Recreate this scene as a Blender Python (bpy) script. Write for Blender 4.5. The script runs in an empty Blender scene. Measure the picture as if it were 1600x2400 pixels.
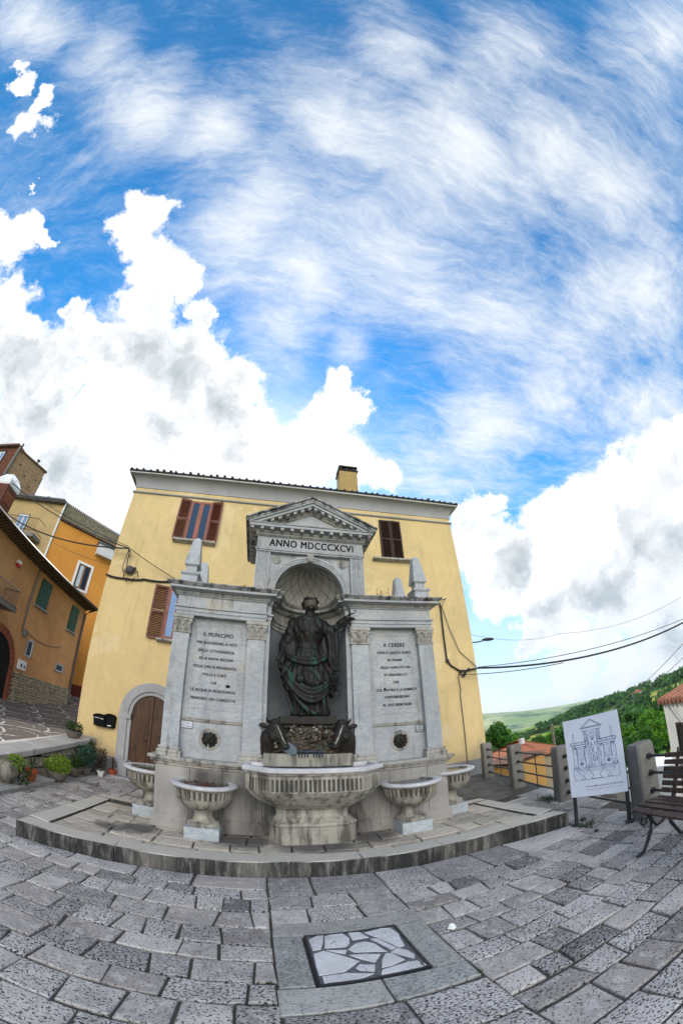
import bpy, bmesh, math, random
from mathutils import Vector, Matrix
EXPO = 0.0; SKYS = 0.12; SKYV = 2.25; CW = 9.8; CG = 4.9; CI = 8.9; CH = 9.0; CB = 40.0; SUNE = 3.5
R_ = math.radians
C = bpy.context.scene.collection
scn = bpy.context.scene

# ---------------------------------------------------------------- camera (8 mm fisheye on a portrait frame)
cd = bpy.data.cameras.new('camera'); cam = bpy.data.objects.new('camera', cd); C.objects.link(cam)
cd.type = 'PANO'; cd.panorama_type = 'FISHEYE_LENS_POLYNOMIAL'
cd.sensor_fit = 'VERTICAL'; cd.sensor_height = 36.0; cd.sensor_width = 24.0
cd.fisheye_polynomial_k0 = 0.0
cd.fisheye_polynomial_k1 = -0.08038502544572768
cd.fisheye_polynomial_k2 = -1.0518539852604858e-05
cd.fisheye_polynomial_k3 = 1.806718085033551e-05
cd.fisheye_polynomial_k4 = -2.387415109353327e-07
cd.fisheye_fov = math.pi * 1.3
cd.clip_start = 0.02; cd.clip_end = 20000
cam.matrix_world = Matrix(((0.9776081535278665, -0.09960313036201221, -0.18536859113108609, 0),
                           (-0.20904230671533114, -0.560792668948808, -0.8011322590286863, 0),
                           (-0.02415806612643451, 0.8219433063632556, -0.569056753729951, 1.6), (0, 0, 0, 1)))
scn.camera = cam
scn.view_settings.view_transform = 'Standard'; scn.view_settings.look = 'None'
scn.view_settings.exposure = EXPO; scn.view_settings.gamma = 1.0
scn.cycles.max_bounces = 6; scn.cycles.diffuse_bounces = 3; scn.cycles.glossy_bounces = 2
scn.cycles.transparent_max_bounces = 8; scn.cycles.volume_bounces = 0
scn.cycles.sample_clamp_indirect = 4.0
scn.cycles.use_denoising = True

SUN_EL, SUN_AZ = 37.0, -3.0      # degrees; azimuth from +Y towards +X: the sun stands behind the yellow house
# ---------------------------------------------------------------- sky
w = bpy.data.worlds.new('World'); scn.world = w; w.use_nodes = True
NT = w.node_tree; NT.nodes.clear()
class NB:
    """tiny node builder"""
    def __init__(s, nt): s.nt = nt
    def n(s, t, **k):
        x = s.nt.nodes.new(t)
        for a, b in k.items(): setattr(x, a, b)
        return x
    def put(s, sock, v):
        if v is None: return
        if hasattr(v, 'links') or hasattr(v, 'is_linked'): s.nt.links.new(v, sock)
        else:
            try: sock.default_value = v
            except Exception: sock.default_value = tuple(v) + (1,)
    def math(s, op, a, b=None, c=None, clamp=False):
        x = s.n('ShaderNodeMath', operation=op, use_clamp=clamp)
        s.put(x.inputs[0], a); s.put(x.inputs[1], b)
        if c is not None: s.put(x.inputs[2], c)
        return x.outputs[0]
    def vec(s, op, a, b=None, c=None, scale=None):
        x = s.n('ShaderNodeVectorMath', operation=op)
        s.put(x.inputs[0], a); s.put(x.inputs[1], b)
        if c is not None: s.put(x.inputs[2], c)
        if scale is not None: s.put(x.inputs['Scale'], scale)
        return x.outputs['Value'] if op in ('DISTANCE', 'DOT_PRODUCT', 'LENGTH') else x.outputs['Vector']
    def noise(s, v, scale, detail=4, rough=.5, dist=0, out='Fac', lac=2.0):
        x = s.n('ShaderNodeTexNoise'); s.put(x.inputs['Vector'], v)
        x.inputs['Scale'].default_value = scale; x.inputs['Detail'].default_value = detail
        x.inputs['Roughness'].default_value = rough; x.inputs['Distortion'].default_value = dist
        x.inputs['Lacunarity'].default_value = lac
        return x.outputs['Fac' if out == 'Fac' else 'Color']
    def voro(s, v, scale, feat='F1', out='Distance', rnd=1):
        x = s.n('ShaderNodeTexVoronoi', feature=feat); s.put(x.inputs['Vector'], v)
        x.inputs['Scale'].default_value = scale; x.inputs['Randomness'].default_value = rnd
        return x.outputs[out]
    def ramp(s, f, a, b, c=0., d=1., smooth=True):
        x = s.n('ShaderNodeMapRange', interpolation_type='SMOOTHSTEP' if smooth else 'LINEAR'); s.put(x.inputs[0], f)
        for i, v in enumerate((a, b, c, d)): s.put(x.inputs[i + 1], v)
        return x.outputs[0]
    def mix(s, f, a, b, mode='MIX'):
        x = s.n('ShaderNodeMix', data_type='RGBA', blend_type=mode, clamp_factor=True)
        s.put(x.inputs[0], f)
        for i, v in ((6, a), (7, b)):
            if isinstance(v, (tuple, list)): x.inputs[i].default_value = tuple(v)[:3] + (1,)
            elif isinstance(v, (int, float)): x.inputs[i].default_value = (v, v, v, 1)
            else: s.nt.links.new(v, x.inputs[i])
        return x.outputs[2]
    def mapping(s, v, scale=(1, 1, 1), rot=(0, 0, 0), loc=(0, 0, 0)):
        x = s.n('ShaderNodeMapping'); s.put(x.inputs[0], v)
        x.inputs[1].default_value = loc; x.inputs[2].default_value = rot; x.inputs[3].default_value = scale
        return x.outputs[0]
b = NB(NT)
tc = b.n('ShaderNodeTexCoord'); D = tc.outputs['Generated']
sky = b.n('ShaderNodeTexSky', sky_type='NISHITA'); sky.sun_disc = False
sky.sun_elevation = R_(SUN_EL); sky.sun_rotation = R_(SUN_AZ)
sky.air_density = 1.0; sky.dust_density = 0.6; sky.ozone_density = 2.0; sky.altitude = 600
hs = b.n('ShaderNodeHueSaturation'); hs.inputs['Saturation'].default_value = 1.62; hs.inputs['Hue'].default_value = .493
hs.inputs['Value'].default_value = SKYV; NT.links.new(sky.outputs[0], hs.inputs['Color'])
def field(v, blobs, k=.08):
    f = None
    for (x, y, z, r) in blobs:
        d = b.vec('DISTANCE', v, (x, y, z))
        g = b.math('MULTIPLY_ADD', d, -1.0 / r, 1.0)
        f = g if f is None else b.math('SMOOTH_MAX', f, g, k) if k else b.math('MAXIMUM', f, g)
    return f
CUM = [(-0.407, 0.173, 0.897, 0.064), (-0.447, 0.208, 0.87, 0.065), (-0.401, 0.279, 0.873, 0.091), (-0.323, 0.319, 0.891, 0.06), (-0.409, 0.379, 0.83, 0.088), (-0.273, 0.407, 0.872, 0.047), (-0.566, 0.352, 0.746, 0.041), (-0.54, 0.422, 0.728, 0.078), (-0.43, 0.5, 0.752, 0.148), (-0.269, 0.537, 0.8, 0.127), (-0.16, 0.6, 0.784, 0.111), (-0.079, 0.672, 0.736, 0.071), (-0.274, 0.67, 0.69, 0.177), (-0.467, 0.626, 0.624, 0.139), (-0.626, 0.473, 0.62, 0.134), (-0.643, 0.577, 0.504, 0.17), (-0.504, 0.711, 0.49, 0.174), (-0.16, 0.753, 0.638, 0.155), (-0.685, 0.133, 0.717, 0.076), (-0.65, 0.109, 0.752, 0.05), (-0.617, 0.162, 0.77, 0.029), (-0.686, 0.266, 0.677, 0.074), (-0.694, 0.352, 0.628, 0.087), (-0.622, -0.125, 0.773, 0.038), (-0.627, -0.209, 0.751, 0.026), (-0.602, -0.158, 0.783, 0.023), (-0.604, 0.038, 0.796, 0.014), (-0.652, 0.014, 0.758, 0.014), (-0.643, -0.008, 0.766, 0.012), (0.139, 0.557, 0.819, 0.049), (0.189, 0.594, 0.782, 0.05), (0.118, 0.633, 0.765, 0.089), (0.072, 0.712, 0.698, 0.102), (0.201, 0.688, 0.698, 0.084), (0.278, 0.709, 0.649, 0.046), (0.291, 0.684, 0.669, 0.019), (0.53, 0.68, 0.507, 0.074), (0.565, 0.698, 0.439, 0.1), (0.501, 0.745, 0.44, 0.059), (0.575, 0.627, 0.526, 0.03), (0.635, 0.683, 0.362, 0.128), (0.6, 0.742, 0.3, 0.082), (0.732, 0.559, 0.389, 0.15), (0.694, 0.553, 0.461, 0.047), (0.753, 0.467, 0.464, 0.086), (0.783, 0.402, 0.474, 0.069), (0.79, 0.359, 0.497, 0.046), (0.831, 0.393, 0.395, 0.146), (0.867, 0.255, 0.428, 0.1), (0.85, 0.233, 0.473, 0.042), (0.875, 0.182, 0.448, 0.066), (0.893, 0.348, 0.284, 0.166), (0.803, 0.534, 0.265, 0.136), (0.886, 0.443, 0.138, 0.121), (0.714, 0.65, 0.26, 0.103), (0.477, 0.698, 0.534, 0.019), (0.67, 0.723, 0.169, 0.046), (0.735, 0.66, 0.155, 0.068), (0.799, 0.591, 0.114, 0.056), (0.642, 0.755, 0.134, 0.029), (0.728, 0.682, 0.065, 0.067), (0.819, 0.573, 0.039, 0.066), (0.877, 0.48, 0.022, 0.065)]
GREY = [(-0.301, 0.542, 0.784, 0.086), (-0.155, 0.637, 0.755, 0.082), (-0.097, 0.707, 0.7, 0.071), (-0.403, 0.459, 0.792, 0.056), (-0.586, 0.556, 0.589, 0.068), (-0.693, 0.403, 0.598, 0.055), (-0.558, 0.655, 0.51, 0.069), (-0.039, 0.77, 0.637, 0.06), (0.851, 0.433, 0.296, 0.09), (0.803, 0.551, 0.226, 0.102), (0.9, 0.355, 0.253, 0.067), (0.626, 0.689, 0.365, 0.059), (0.714, 0.662, 0.228, 0.069), (0.882, 0.464, 0.081, 0.066), (-0.331, 0.653, 0.681, 0.058)]
CIR = [(0.17, 0.169, 0.971, 0.277), (0.006, -0.088, 0.996, 0.163), (0.293, -0.123, 0.948, 0.165), (0.45, -0.205, 0.869, 0.153), (0.583, -0.204, 0.787, 0.165), (-0.139, 0.124, 0.983, 0.145), (-0.277, -0.055, 0.959, 0.105), (0.722, 0.009, 0.691, 0.158), (0.475, 0.275, 0.836, 0.167), (0.296, 0.231, 0.927, 0.143), (0.646, 0.317, 0.695, 0.18), (0.535, 0.496, 0.684, 0.152), (0.399, 0.656, 0.641, 0.119), (-0.025, 0.302, 0.953, 0.187), (-0.412, -0.111, 0.904, 0.102), (-0.586, -0.301, 0.752, 0.075), (0.48, -0.526, 0.702, 0.092), (0.288, -0.372, 0.882, 0.104), (0.092, -0.307, 0.947, 0.096), (-0.608, -0.325, 0.724, 0.066), (0.8, 0.217, 0.559, 0.122), (0.145, 0.468, 0.872, 0.069), (-0.188, 0.227, 0.956, 0.15), (-0.059, 0.436, 0.898, 0.125), (-0.503, -0.24, 0.83, 0.078)]
# flat cloud deck coordinates: cirrus streaks are laid out on a horizontal layer
sep = b.n('ShaderNodeSeparateXYZ'); NT.links.new(D, sep.inputs[0])
zz = b.math('MAXIMUM', sep.outputs[2], .06)
deck = b.n('ShaderNodeCombineXYZ'); NT.links.new(b.math('DIVIDE', sep.outputs[0], zz), deck.inputs[0]); NT.links.new(b.math('DIVIDE', sep.outputs[1], zz), deck.inputs[1])
dk = deck.outputs[0]
wp = b.vec('SUBTRACT', b.noise(dk, 1.1, 4, .55, out='Color'), (.5, .5, .5))
wp2 = b.vec('SUBTRACT', b.noise(dk, 5, 4, .6, out='Color'), (.5, .5, .5))
dkw = b.vec('MULTIPLY_ADD', wp2, (.07, .07, 0), b.vec('MULTIPLY_ADD', wp, (.34, .34, 0), dk))
st1 = b.noise(b.mapping(dkw, (1.6, 7.0, 1), (0, 0, R_(-37))), 2.6, 14, .78)
st2 = b.noise(b.mapping(dkw, (1.5, 5.5, 1), (0, 0, R_(6))), 4.5, 13, .74)
wisp = b.noise(b.mapping(dkw, (1, 1.9, 1), (0, 0, R_(-25))), 1.7, 14, .72, .25)
cirm = b.math('MAXIMUM', field(b.vec('MULTIPLY_ADD', wp, (.16, .16, .16), D), CIR, .25), -.6)
cs = b.math('MULTIPLY_ADD', cirm, .50, .17)
cs = b.math('MULTIPLY_ADD', b.math('SUBTRACT', st1, .5), .95, cs)
cs = b.math('MULTIPLY_ADD', b.math('SUBTRACT', st2, .5), .50, cs)
cs = b.math('MULTIPLY_ADD', b.math('SUBTRACT', wisp, .5), 1.9, cs)
cirrus = b.math('MULTIPLY', b.ramp(cs, -.32, .98, 0, .96), b.ramp(sep.outputs[2], .02, .3))
# cumulus
n1 = b.vec('SUBTRACT', b.noise(D, 6, 10, .62, out='Color'), (.5, .5, .5))
Dw = b.vec('MULTIPLY_ADD', n1, (.21, .21, .21), D)
cf = field(Dw, CUM, .1)
puff = b.math('SUBTRACT', b.noise(Dw, 22, 9, .70), .5)
cf2 = b.math('MULTIPLY_ADD', puff, .80, cf)
cumu = b.ramp(cf2, -.08, .26)
gf = b.math('MAXIMUM', field(b.vec('MULTIPLY_ADD', n1, (.20, .20, .20), D), GREY, .6), -.3)
gn = b.noise(b.mapping(Dw, (1, 1, 1.6)), 3.6, 9, .58)
gn2 = b.noise(Dw, 17, 8, .62)
core = b.ramp(cf, .04, .50)
sh = b.math('MULTIPLY_ADD', b.math('SUBTRACT', gn, .5), 2.3, b.math('MULTIPLY_ADD', gf, .60, .26))
sh = b.math('MULTIPLY_ADD', b.math('SUBTRACT', gn2, .5), 1.1, sh)
shade = b.math('MULTIPLY', b.ramp(sh, -.12, 1.05), core, clamp=True)
ccol = b.mix(shade, (CW, CW, CW * 1.01), (CG * .84, CG * .95, CG))
# white vapour over the horizon
hor = b.ramp(sep.outputs[2], .62, .0, 0, .85)
colr = b.mix(hor, hs.outputs[0], (CH * .80, CH * .92, CH * 1.0))
colr = b.mix(cirrus, colr, (CI * .95, CI * .98, CI))
colr = b.mix(cumu, colr, ccol)
# unseen bright cloud bank, added behind the camera to light the fronts
back = b.vec('DOT_PRODUCT', b.vec('MULTIPLY_ADD', n1, (.25, .25, .25), D), Vector((-.05, -.93, .22)).normalized())
bk = b.ramp(back, .77, .87)
colr = b.mix(bk, colr, (CB, CB * .975, CB * .93))
bg = b.n('ShaderNodeBackground'); bg.inputs[1].default_value = SKYS; NT.links.new(colr, bg.inputs[0])
wo = b.n('ShaderNodeOutputWorld'); NT.links.new(bg.outputs[0], wo.inputs[0])
w.cycles.sampling_method = 'MANUAL'; w.cycles.sample_map_resolution = 512

# ---------------------------------------------------------------- sun
sd = bpy.data.lights.new('sun', 'SUN'); sd.energy = SUNE; sd.angle = R_(.5); sd.color = (1, .94, .84)
sun = bpy.data.objects.new('sun', sd); C.objects.link(sun)
_a, _e = R_(SUN_AZ), R_(SUN_EL)
sun.rotation_euler = Vector((math.sin(_a) * math.cos(_e), math.cos(_a) * math.cos(_e), math.sin(_e))).to_track_quat('Z', 'Y').to_euler()

# ---------------------------------------------------------------- helpers
rnd = random.Random(7)
def tag(o, label=None, cat=None, group=None, kind=None):
    if label: o['label'] = label
    if cat: o['category'] = cat
    if group: o['group'] = group
    if kind: o['kind'] = kind
    return o
def root(name, loc, label, cat, group=None, rotz=0):
    o = bpy.data.objects.new(name, None); C.objects.link(o); o.empty_display_size = .1
    o.location = loc; o.rotation_euler = (0, 0, rotz)
    return tag(o, label, cat, group)
def worldpos(o):
    v = Vector((0, 0, 0))
    while o is not None: v = v + Vector(o.location); o = o.parent
    return v
class MB:
    """collects shapes in world coordinates and links them as ONE mesh object"""
    def __init__(s): s.v = []; s.f = []; s.m = []; s.mi = 0; s.sm = []; s.smooth = False
    def add(s, vs, fs, mi=None):
        n = len(s.v); s.v += [tuple(p) for p in vs]
        for f in fs: s.f.append([n + i for i in f]); s.m.append(s.mi if mi is None else mi); s.sm.append(s.smooth)
    def box(s, x0, x1, y0, y1, z0, z1, M=None):
        vs = [Vector((x, y, z)) for z in (z0, z1) for y in (y0, y1) for x in (x0, x1)]
        if M is not None: vs = [M @ p for p in vs]
        s.add(vs, [(0, 2, 3, 1), (4, 5, 7, 6), (0, 1, 5, 4), (2, 6, 7, 3), (0, 4, 6, 2), (1, 3, 7, 5)]); return s
    def taper(s, cx, cy, hx0, hy0, hx1, hy1, z0, z1):
        vs = [(cx + sx * hx, cy + sy * hy, z) for (hx, hy, z) in ((hx0, hy0, z0), (hx1, hy1, z1)) for sy in (-1, 1) for sx in (-1, 1)]
        s.add(vs, [(0, 2, 3, 1), (4, 5, 7, 6), (0, 1, 5, 4), (2, 6, 7, 3), (0, 4, 6, 2), (1, 3, 7, 5)]); return s
    def prism(s, poly, z0, z1, M=None, cap=True):
        n = len(poly); vs = [Vector((x, y, z0)) for x, y in poly] + [Vector((x, y, z1)) for x, y in poly]
        if M is not None: vs = [M @ p for p in vs]
        fs = [(i, (i + 1) % n, n + (i + 1) % n, n + i) for i in range(n)]
        if cap: fs += [tuple(range(n - 1, -1, -1)), tuple(range(n, 2 * n))]
        s.add(vs, fs); return s
    def prism_y(s, poly, y0, y1):    # poly in (x, z)
        M = Matrix(((1, 0, 0, 0), (0, 0, 1, 0), (0, 1, 0, 0), (0, 0, 0, 1)))
        return s.prism(poly, y0, y1, M)
    def prism_x(s, poly, x0, x1):    # poly in (y, z)
        M = Matrix(((0, 0, 1, 0), (1, 0, 0, 0), (0, 1, 0, 0), (0, 0, 0, 1)))
        return s.prism(poly, x0, x1, M)
    def lathe(s, prof, c, seg=32, a0=0, a1=2 * math.pi, closed=True):
        n = len(prof); k = seg if closed else seg + 1; vs = []
        for i in range(k):
            a = a0 + (a1 - a0) * i / seg
            for r, z in prof: vs.append((c[0] + r * math.cos(a), c[1] + r * math.sin(a), c[2] + z))
        fs = []
        for i in range(seg):
            j = (i + 1) % k
            for q in range(n - 1): fs.append((i * n + q, j * n + q, j * n + q + 1, i * n + q + 1))
        s.add(vs, fs); return s
    def tube(s, pts, r, seg=6, cap=True):
        pts = [Vector(p) for p in pts]; n = len(pts); vs = []
        rs = r if isinstance(r, (list, tuple)) else [r] * n
        up = Vector((0, 0, 1))
        for i, p in enumerate(pts):
            t = (pts[min(i + 1, n - 1)] - pts[max(i - 1, 0)]).normalized()
            a = t.cross(up); a = t.cross(Vector((1, 0, 0))) if a.length < .05 else a
            a.normalize(); b_ = t.cross(a)
            for k in range(seg):
                q = 2 * math.pi * k / seg; vs.append(p + rs[i] * (a * math.cos(q) + b_ * math.sin(q)))
        fs = [(i * seg + k, i * seg + (k + 1) % seg, (i + 1) * seg + (k + 1) % seg, (i + 1) * seg + k) for i in range(n - 1) for k in range(seg)]
        if cap: fs += [tuple(range(seg - 1, -1, -1)), tuple(range((n - 1) * seg, n * seg))]
        s.add(vs, fs); return s
    def loft(s, rings, cap=True):
        k = len(rings[0]); vs = [p for r in rings for p in r]
        fs = [(i * k + j, i * k + (j + 1) % k, (i + 1) * k + (j + 1) % k, (i + 1) * k + j) for i in range(len(rings) - 1) for j in range(k)]
        if cap: fs += [tuple(range(k - 1, -1, -1)), tuple(range((len(rings) - 1) * k, len(rings) * k))]
        s.add(vs, fs); return s
    def ball(s, c, r, seg=12, rings=8, M=None):
        rx, ry, rz = (r, r, r) if not isinstance(r, (tuple, list)) else r
        R = []
        for i in range(rings + 1):
            t = math.pi * i / rings; t = max(.02, min(math.pi - .02, t))
            R.append([Vector((rx * math.sin(t) * math.cos(2 * math.pi * k / seg), ry * math.sin(t) * math.sin(2 * math.pi * k / seg), -rz * math.cos(t))) for k in range(seg)])
        c = Vector(c)
        R = [[(M @ p if M is not None else p) + c for p in r_] for r_ in R]
        return s.loft(R)
    def build(s, name, mats, parent=None, smooth=False, bevel=0, fix=True, origin=None, auto=None):
        if not isinstance(mats, (list, tuple)): mats = [mats]
        me = bpy.data.meshes.new(name)
        if parent is not None and parent.rotation_euler[2] == 0:
            off = worldpos(parent)
        elif parent is not None: off = Vector((0, 0, 0))
        else: off = Vector(origin) if origin is not None else Vector((0, 0, 0))
        me.from_pydata([(x - off[0], y - off[1], z - off[2]) for x, y, z in s.v], [], s.f)
        for m in mats: me.materials.append(m)
        for p, mi, sm in zip(me.polygons, s.m, s.sm): p.material_index = mi; p.use_smooth = smooth or sm
        if fix:
            bm = bmesh.new(); bm.from_mesh(me); bmesh.ops.recalc_face_normals(bm, faces=bm.faces); bm.to_mesh(me); bm.free()
        me.update()
        if auto: me.set_sharp_from_angle(angle=R_(auto))
        o = bpy.data.objects.new(name, me); C.objects.link(o); o.parent = parent
        if parent is None and origin is not None: o.location = origin
        if bevel:
            bv = o.modifiers.new('bevel', 'BEVEL'); bv.width = bevel; bv.segments = 1; bv.limit_method = 'ANGLE'; bv.harden_normals = False
        return o
def copy_tree(o, parent=None):
    c = o.copy(); C.objects.link(c); c.parent = parent
    for ch in list(o.children): copy_tree(ch, c)
    return c
def text_mesh(name, lines, mat, parent, face='front', condense=.8, depth=.004, weight=0.0, bold=0.0):
    """lines: (string, xcentre, zbase, height, width) flat lettering; standing in the XZ plane at y"""
    mb = MB()
    for (t, M, h, wd) in lines:
        cu = bpy.data.curves.new('t', 'FONT'); cu.body = t; cu.size = 1; cu.align_x = 'CENTER'; cu.offset = weight; cu.extrude = .01
        cu.resolution_u = 3; cu.space_character = 1.12
        ob = bpy.data.objects.new('t', cu); C.objects.link(ob)
        dg = bpy.context.evaluated_depsgraph_get(); me = bpy.data.meshes.new_from_object(ob.evaluated_get(dg))
        xs = [v.co.x for v in me.vertices]; ys = [v.co.y for v in me.vertices]
        w0 = max(xs) - min(xs); cx = (max(xs) + min(xs)) / 2; capz = .70
        sx = wd / w0; sy = h / capz
        for kb, bx in enumerate((-bold, 0, bold) if bold else (0,)):
            vs = [M @ Vector(((v.co.x - cx) * sx + bx, -(v.co.z + .01) * depth / .02 - kb * .0002, v.co.y * sy)) for v in me.vertices]
            mb.add(vs, [tuple(p.vertices) for p in me.polygons])
        bpy.data.objects.remove(ob); bpy.data.curves.remove(cu); bpy.data.meshes.remove(me)
    return mb.build(name, mat, parent, fix=False)

# ---------------------------------------------------------------- materials
def newmat(name, rough=.8, spec=.3, metal=0):
    m = bpy.data.materials.new(name); m.use_nodes = True; nb = NB(m.node_tree)
    bs = m.node_tree.nodes['Principled BSDF']; bs.inputs['Roughness'].default_value = rough
    bs.inputs['Specular IOR Level'].default_value = spec; bs.inputs['Metallic'].default_value = metal
    nb.bs = bs; nb.mat = m
    t = nb.n('ShaderNodeTexCoord'); nb.obj = t.outputs['Object']; g = nb.n('ShaderNodeNewGeometry'); nb.geo = g
    nb.pos = g.outputs['Position']
    return nb
def fin(nb, col, bump=None, bs=.3, bd=.01, rough=None):
    if isinstance(col, tuple): nb.bs.inputs['Base Color'].default_value = tuple(col) + (1,)
    else: nb.nt.links.new(col, nb.bs.inputs['Base Color'])
    if rough is not None: nb.put(nb.bs.inputs['Roughness'], rough)
    if bump is not None:
        bp = nb.n('ShaderNodeBump'); bp.inputs['Strength'].default_value = bs; bp.inputs['Distance'].default_value = bd
        nb.nt.links.new(bump, bp.inputs['Height']); nb.nt.links.new(bp.outputs[0], nb.bs.inputs['Normal'])
    return nb.mat
def plain(name, col, rough=.6, var=.15, scale=9, spec=.3, metal=0, bump=.0):
    nb = newmat(name, rough, spec, metal)
    n = nb.ramp(nb.noise(nb.pos, scale, 5, .6), .3, .7)
    c = nb.mix(n, tuple(x * (1 - var) for x in col), tuple(min(1, x * (1 + var)) for x in col))
    return fin(nb, c, nb.noise(nb.pos, scale * 6, 3), bump, .01) if bump else fin(nb, c)
def marble(name, base, ochre=.35, grime=.5, vein=.5, dark=(.10, .10, .095), gt=.58):
    nb = newmat(name, .55, .35)
    p = nb.pos
    n1 = nb.noise(p, 1.6, 6, .6, .8)
    v = nb.noise(nb.mapping(p, (1.2, 1.2, 2.6), (0, R_(32), 0)), 2.6, 7, .62, 1.6)
    va = nb.ramp(nb.math('ABSOLUTE', nb.math('SUBTRACT', v, .5)), .0, .05, 1, 0)
    c = nb.mix(nb.ramp(n1, .3, .72), tuple(x * .84 for x in base), tuple(min(1, x * 1.12) for x in base))
    c = nb.mix(nb.math('MULTIPLY', va, vein), c, (base[0] * .58, base[1] * .64, base[2] * .74))
    fine = nb.noise(nb.mapping(p, (1, 1, 3), (0, R_(32), 0)), 14, 5, .7)
    c = nb.mix(nb.math('MULTIPLY', nb.ramp(fine, .45, .75), .35 * vein), c, (base[0] * .66, base[1] * .7, base[2] * .76))
    oc = nb.ramp(nb.noise(nb.vec('ADD', p, (5, 2, 9)), 2.1, 6, .62, .5), .55, .75)
    c = nb.mix(nb.math('MULTIPLY', oc, ochre), c, (.50, .37, .20))
    # rain streaks and black crust
    sp = nb.noise(nb.mapping(p, (7, 7, .8)), 1.6, 6, .65)
    gr = nb.ramp(nb.math('ADD', nb.math('MULTIPLY', sp, .75), nb.math('MULTIPLY', nb.noise(p, 3.1, 5, .6), .35)), gt, gt + .2)
    c = nb.mix(nb.math('MULTIPLY', gr, grime), c, dark)
    h = nb.math('ADD', nb.noise(p, 60, 4, .6), nb.math('MULTIPLY', nb.noise(p, 9, 5, .6), 1.2))
    return fin(nb, c, h, .35, .006)
M_marble = marble('marble', (.375, .38, .385), .45, .75, .55)
M_marble_trim = marble('marble_weathered', (.38, .355, .315), .5, .9, .3, (.05, .045, .04), .52)
M_marble_top = marble('marble_crust', (.36, .35, .34), .25, 1.0, .2, (.022, .022, .022), .46)
M_plinth = marble('plinth_stone', (.32, .30, .275), .3, .75, .15, (.07, .066, .06))
def wet_shade_plinth():  # wet algae and contact shade, both painted dark behind the basins
    m = marble('plinth_stone_wet_shade', (.33, .31, .285), .3, .7, .15, (.06, .056, .05)); nb = NB(m.node_tree); bs = m.node_tree.nodes['Principled BSDF']
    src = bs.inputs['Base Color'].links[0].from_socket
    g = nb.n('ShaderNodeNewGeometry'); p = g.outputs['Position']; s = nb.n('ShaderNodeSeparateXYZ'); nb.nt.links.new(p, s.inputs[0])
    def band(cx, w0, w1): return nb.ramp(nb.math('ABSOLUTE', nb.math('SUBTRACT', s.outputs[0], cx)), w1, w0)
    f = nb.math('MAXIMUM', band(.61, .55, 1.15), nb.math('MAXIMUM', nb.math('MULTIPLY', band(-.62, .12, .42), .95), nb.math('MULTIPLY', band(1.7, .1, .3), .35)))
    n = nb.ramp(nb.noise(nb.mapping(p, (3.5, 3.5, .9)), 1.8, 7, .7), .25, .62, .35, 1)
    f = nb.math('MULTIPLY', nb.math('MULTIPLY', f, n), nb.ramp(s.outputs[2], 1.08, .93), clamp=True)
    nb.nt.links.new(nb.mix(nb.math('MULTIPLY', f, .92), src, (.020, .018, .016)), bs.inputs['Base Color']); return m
M_plinth = wet_shade_plinth()
M_basin = marble('basin_marble', (.36, .335, .28), .3, .9, .25, (.07, .062, .05), .47)
M_groove = marble('groove_shade', (.13, .12, .10), .2, .8, .1, (.03, .028, .025), .4)  # darker marble: shade painted into the flute recesses of the basins
M_basin_rim = marble('basin_rim', (.55, .53, .53), .12, .3, .3)
M_pedestal = marble('pedestal_marble', (.42, .45, .46), .1, .4, .6)
M_letter = plain('letter_paint', (.012, .013, .015), .8, spec=.05)
def stucco(name, col, alt, stain=.5, scale=1):
    nb = newmat(name, .92, .12); p = nb.pos
    c = nb.mix(nb.ramp(nb.noise(p, .55 * scale, 6, .65, .6), .32, .70), col, alt)
    c = nb.mix(nb.math('MULTIPLY', nb.ramp(nb.noise(nb.mapping(p, (3.2, 3.2, .35)), 1.2, 6, .65), .52, .8), stain), c, tuple(x * .62 for x in col))
    c = nb.mix(nb.math('MULTIPLY', nb.ramp(nb.noise(p, 48, 3, .7), .45, .75), .35), c, tuple(x * .72 for x in col))
    h = nb.math('ADD', nb.noise(p, 70, 3, .6), nb.math('MULTIPLY', nb.noise(p, 16, 4, .6), .7))
    return fin(nb, c, h, .55, .015)
M_yellow = stucco('yellow_render', (.74, .55, .27), (.60, .45, .225), .75)
def damp(m):
    nb = NB(m.node_tree); bs = m.node_tree.nodes['Principled BSDF']; src = bs.inputs['Base Color'].links[0].from_socket
    g = nb.n('ShaderNodeNewGeometry'); p = g.outputs['Position']; q = nb.n('ShaderNodeSeparateXYZ'); nb.nt.links.new(p, q.inputs[0])
    edge = nb.math('MULTIPLY_ADD', nb.noise(nb.mapping(p, (1.3, 1.3, .6)), 1.5, 7, .68), 2.6, -.75)
    f = nb.ramp(nb.math('SUBTRACT', edge, q.outputs[2]), -.35, .25, 0, .55)
    c = nb.mix(f, src, (.36, .29, .19))
    # pale repair patches and hairline cracks
    pt = nb.ramp(nb.noise(nb.vec('ADD', p, (3, 1, 7)), .75, 5, .55, .4), .60, .63, 0, .30)
    c = nb.mix(pt, c, (.80, .66, .42))
    ck = nb.ramp(nb.math('ABSOLUTE', nb.math('SUBTRACT', nb.noise(nb.mapping(p, (1, 1, .55)), .9, 9, .62, .6), .5)), .0, .0022, 1, 0)
    c = nb.mix(nb.math('MULTIPLY', ck, .45), c, (.25, .19, .11))
    nb.nt.links.new(c, bs.inputs['Base Color'])
damp(M_yellow)
M_cove = stucco('grey_cove', (.40, .39, .40), (.33, .325, .34), .5)
M_greybase = stucco('grey_skirting', (.28, .27, .28), (.22, .215, .22), .4)
M_ochre = stucco('ochre_render', (.64, .34, .145), (.48, .25, .11), .8)
M_orange = stucco('orange_render', (.68, .30, .06), (.58, .25, .05), .45)
M_beige = stucco('beige_render', (.50, .35, .17), (.42, .30, .15), .4)
M_darkred = stucco('dark_red_render', (.16, .035, .022), (.12, .03, .02), .4)
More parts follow.
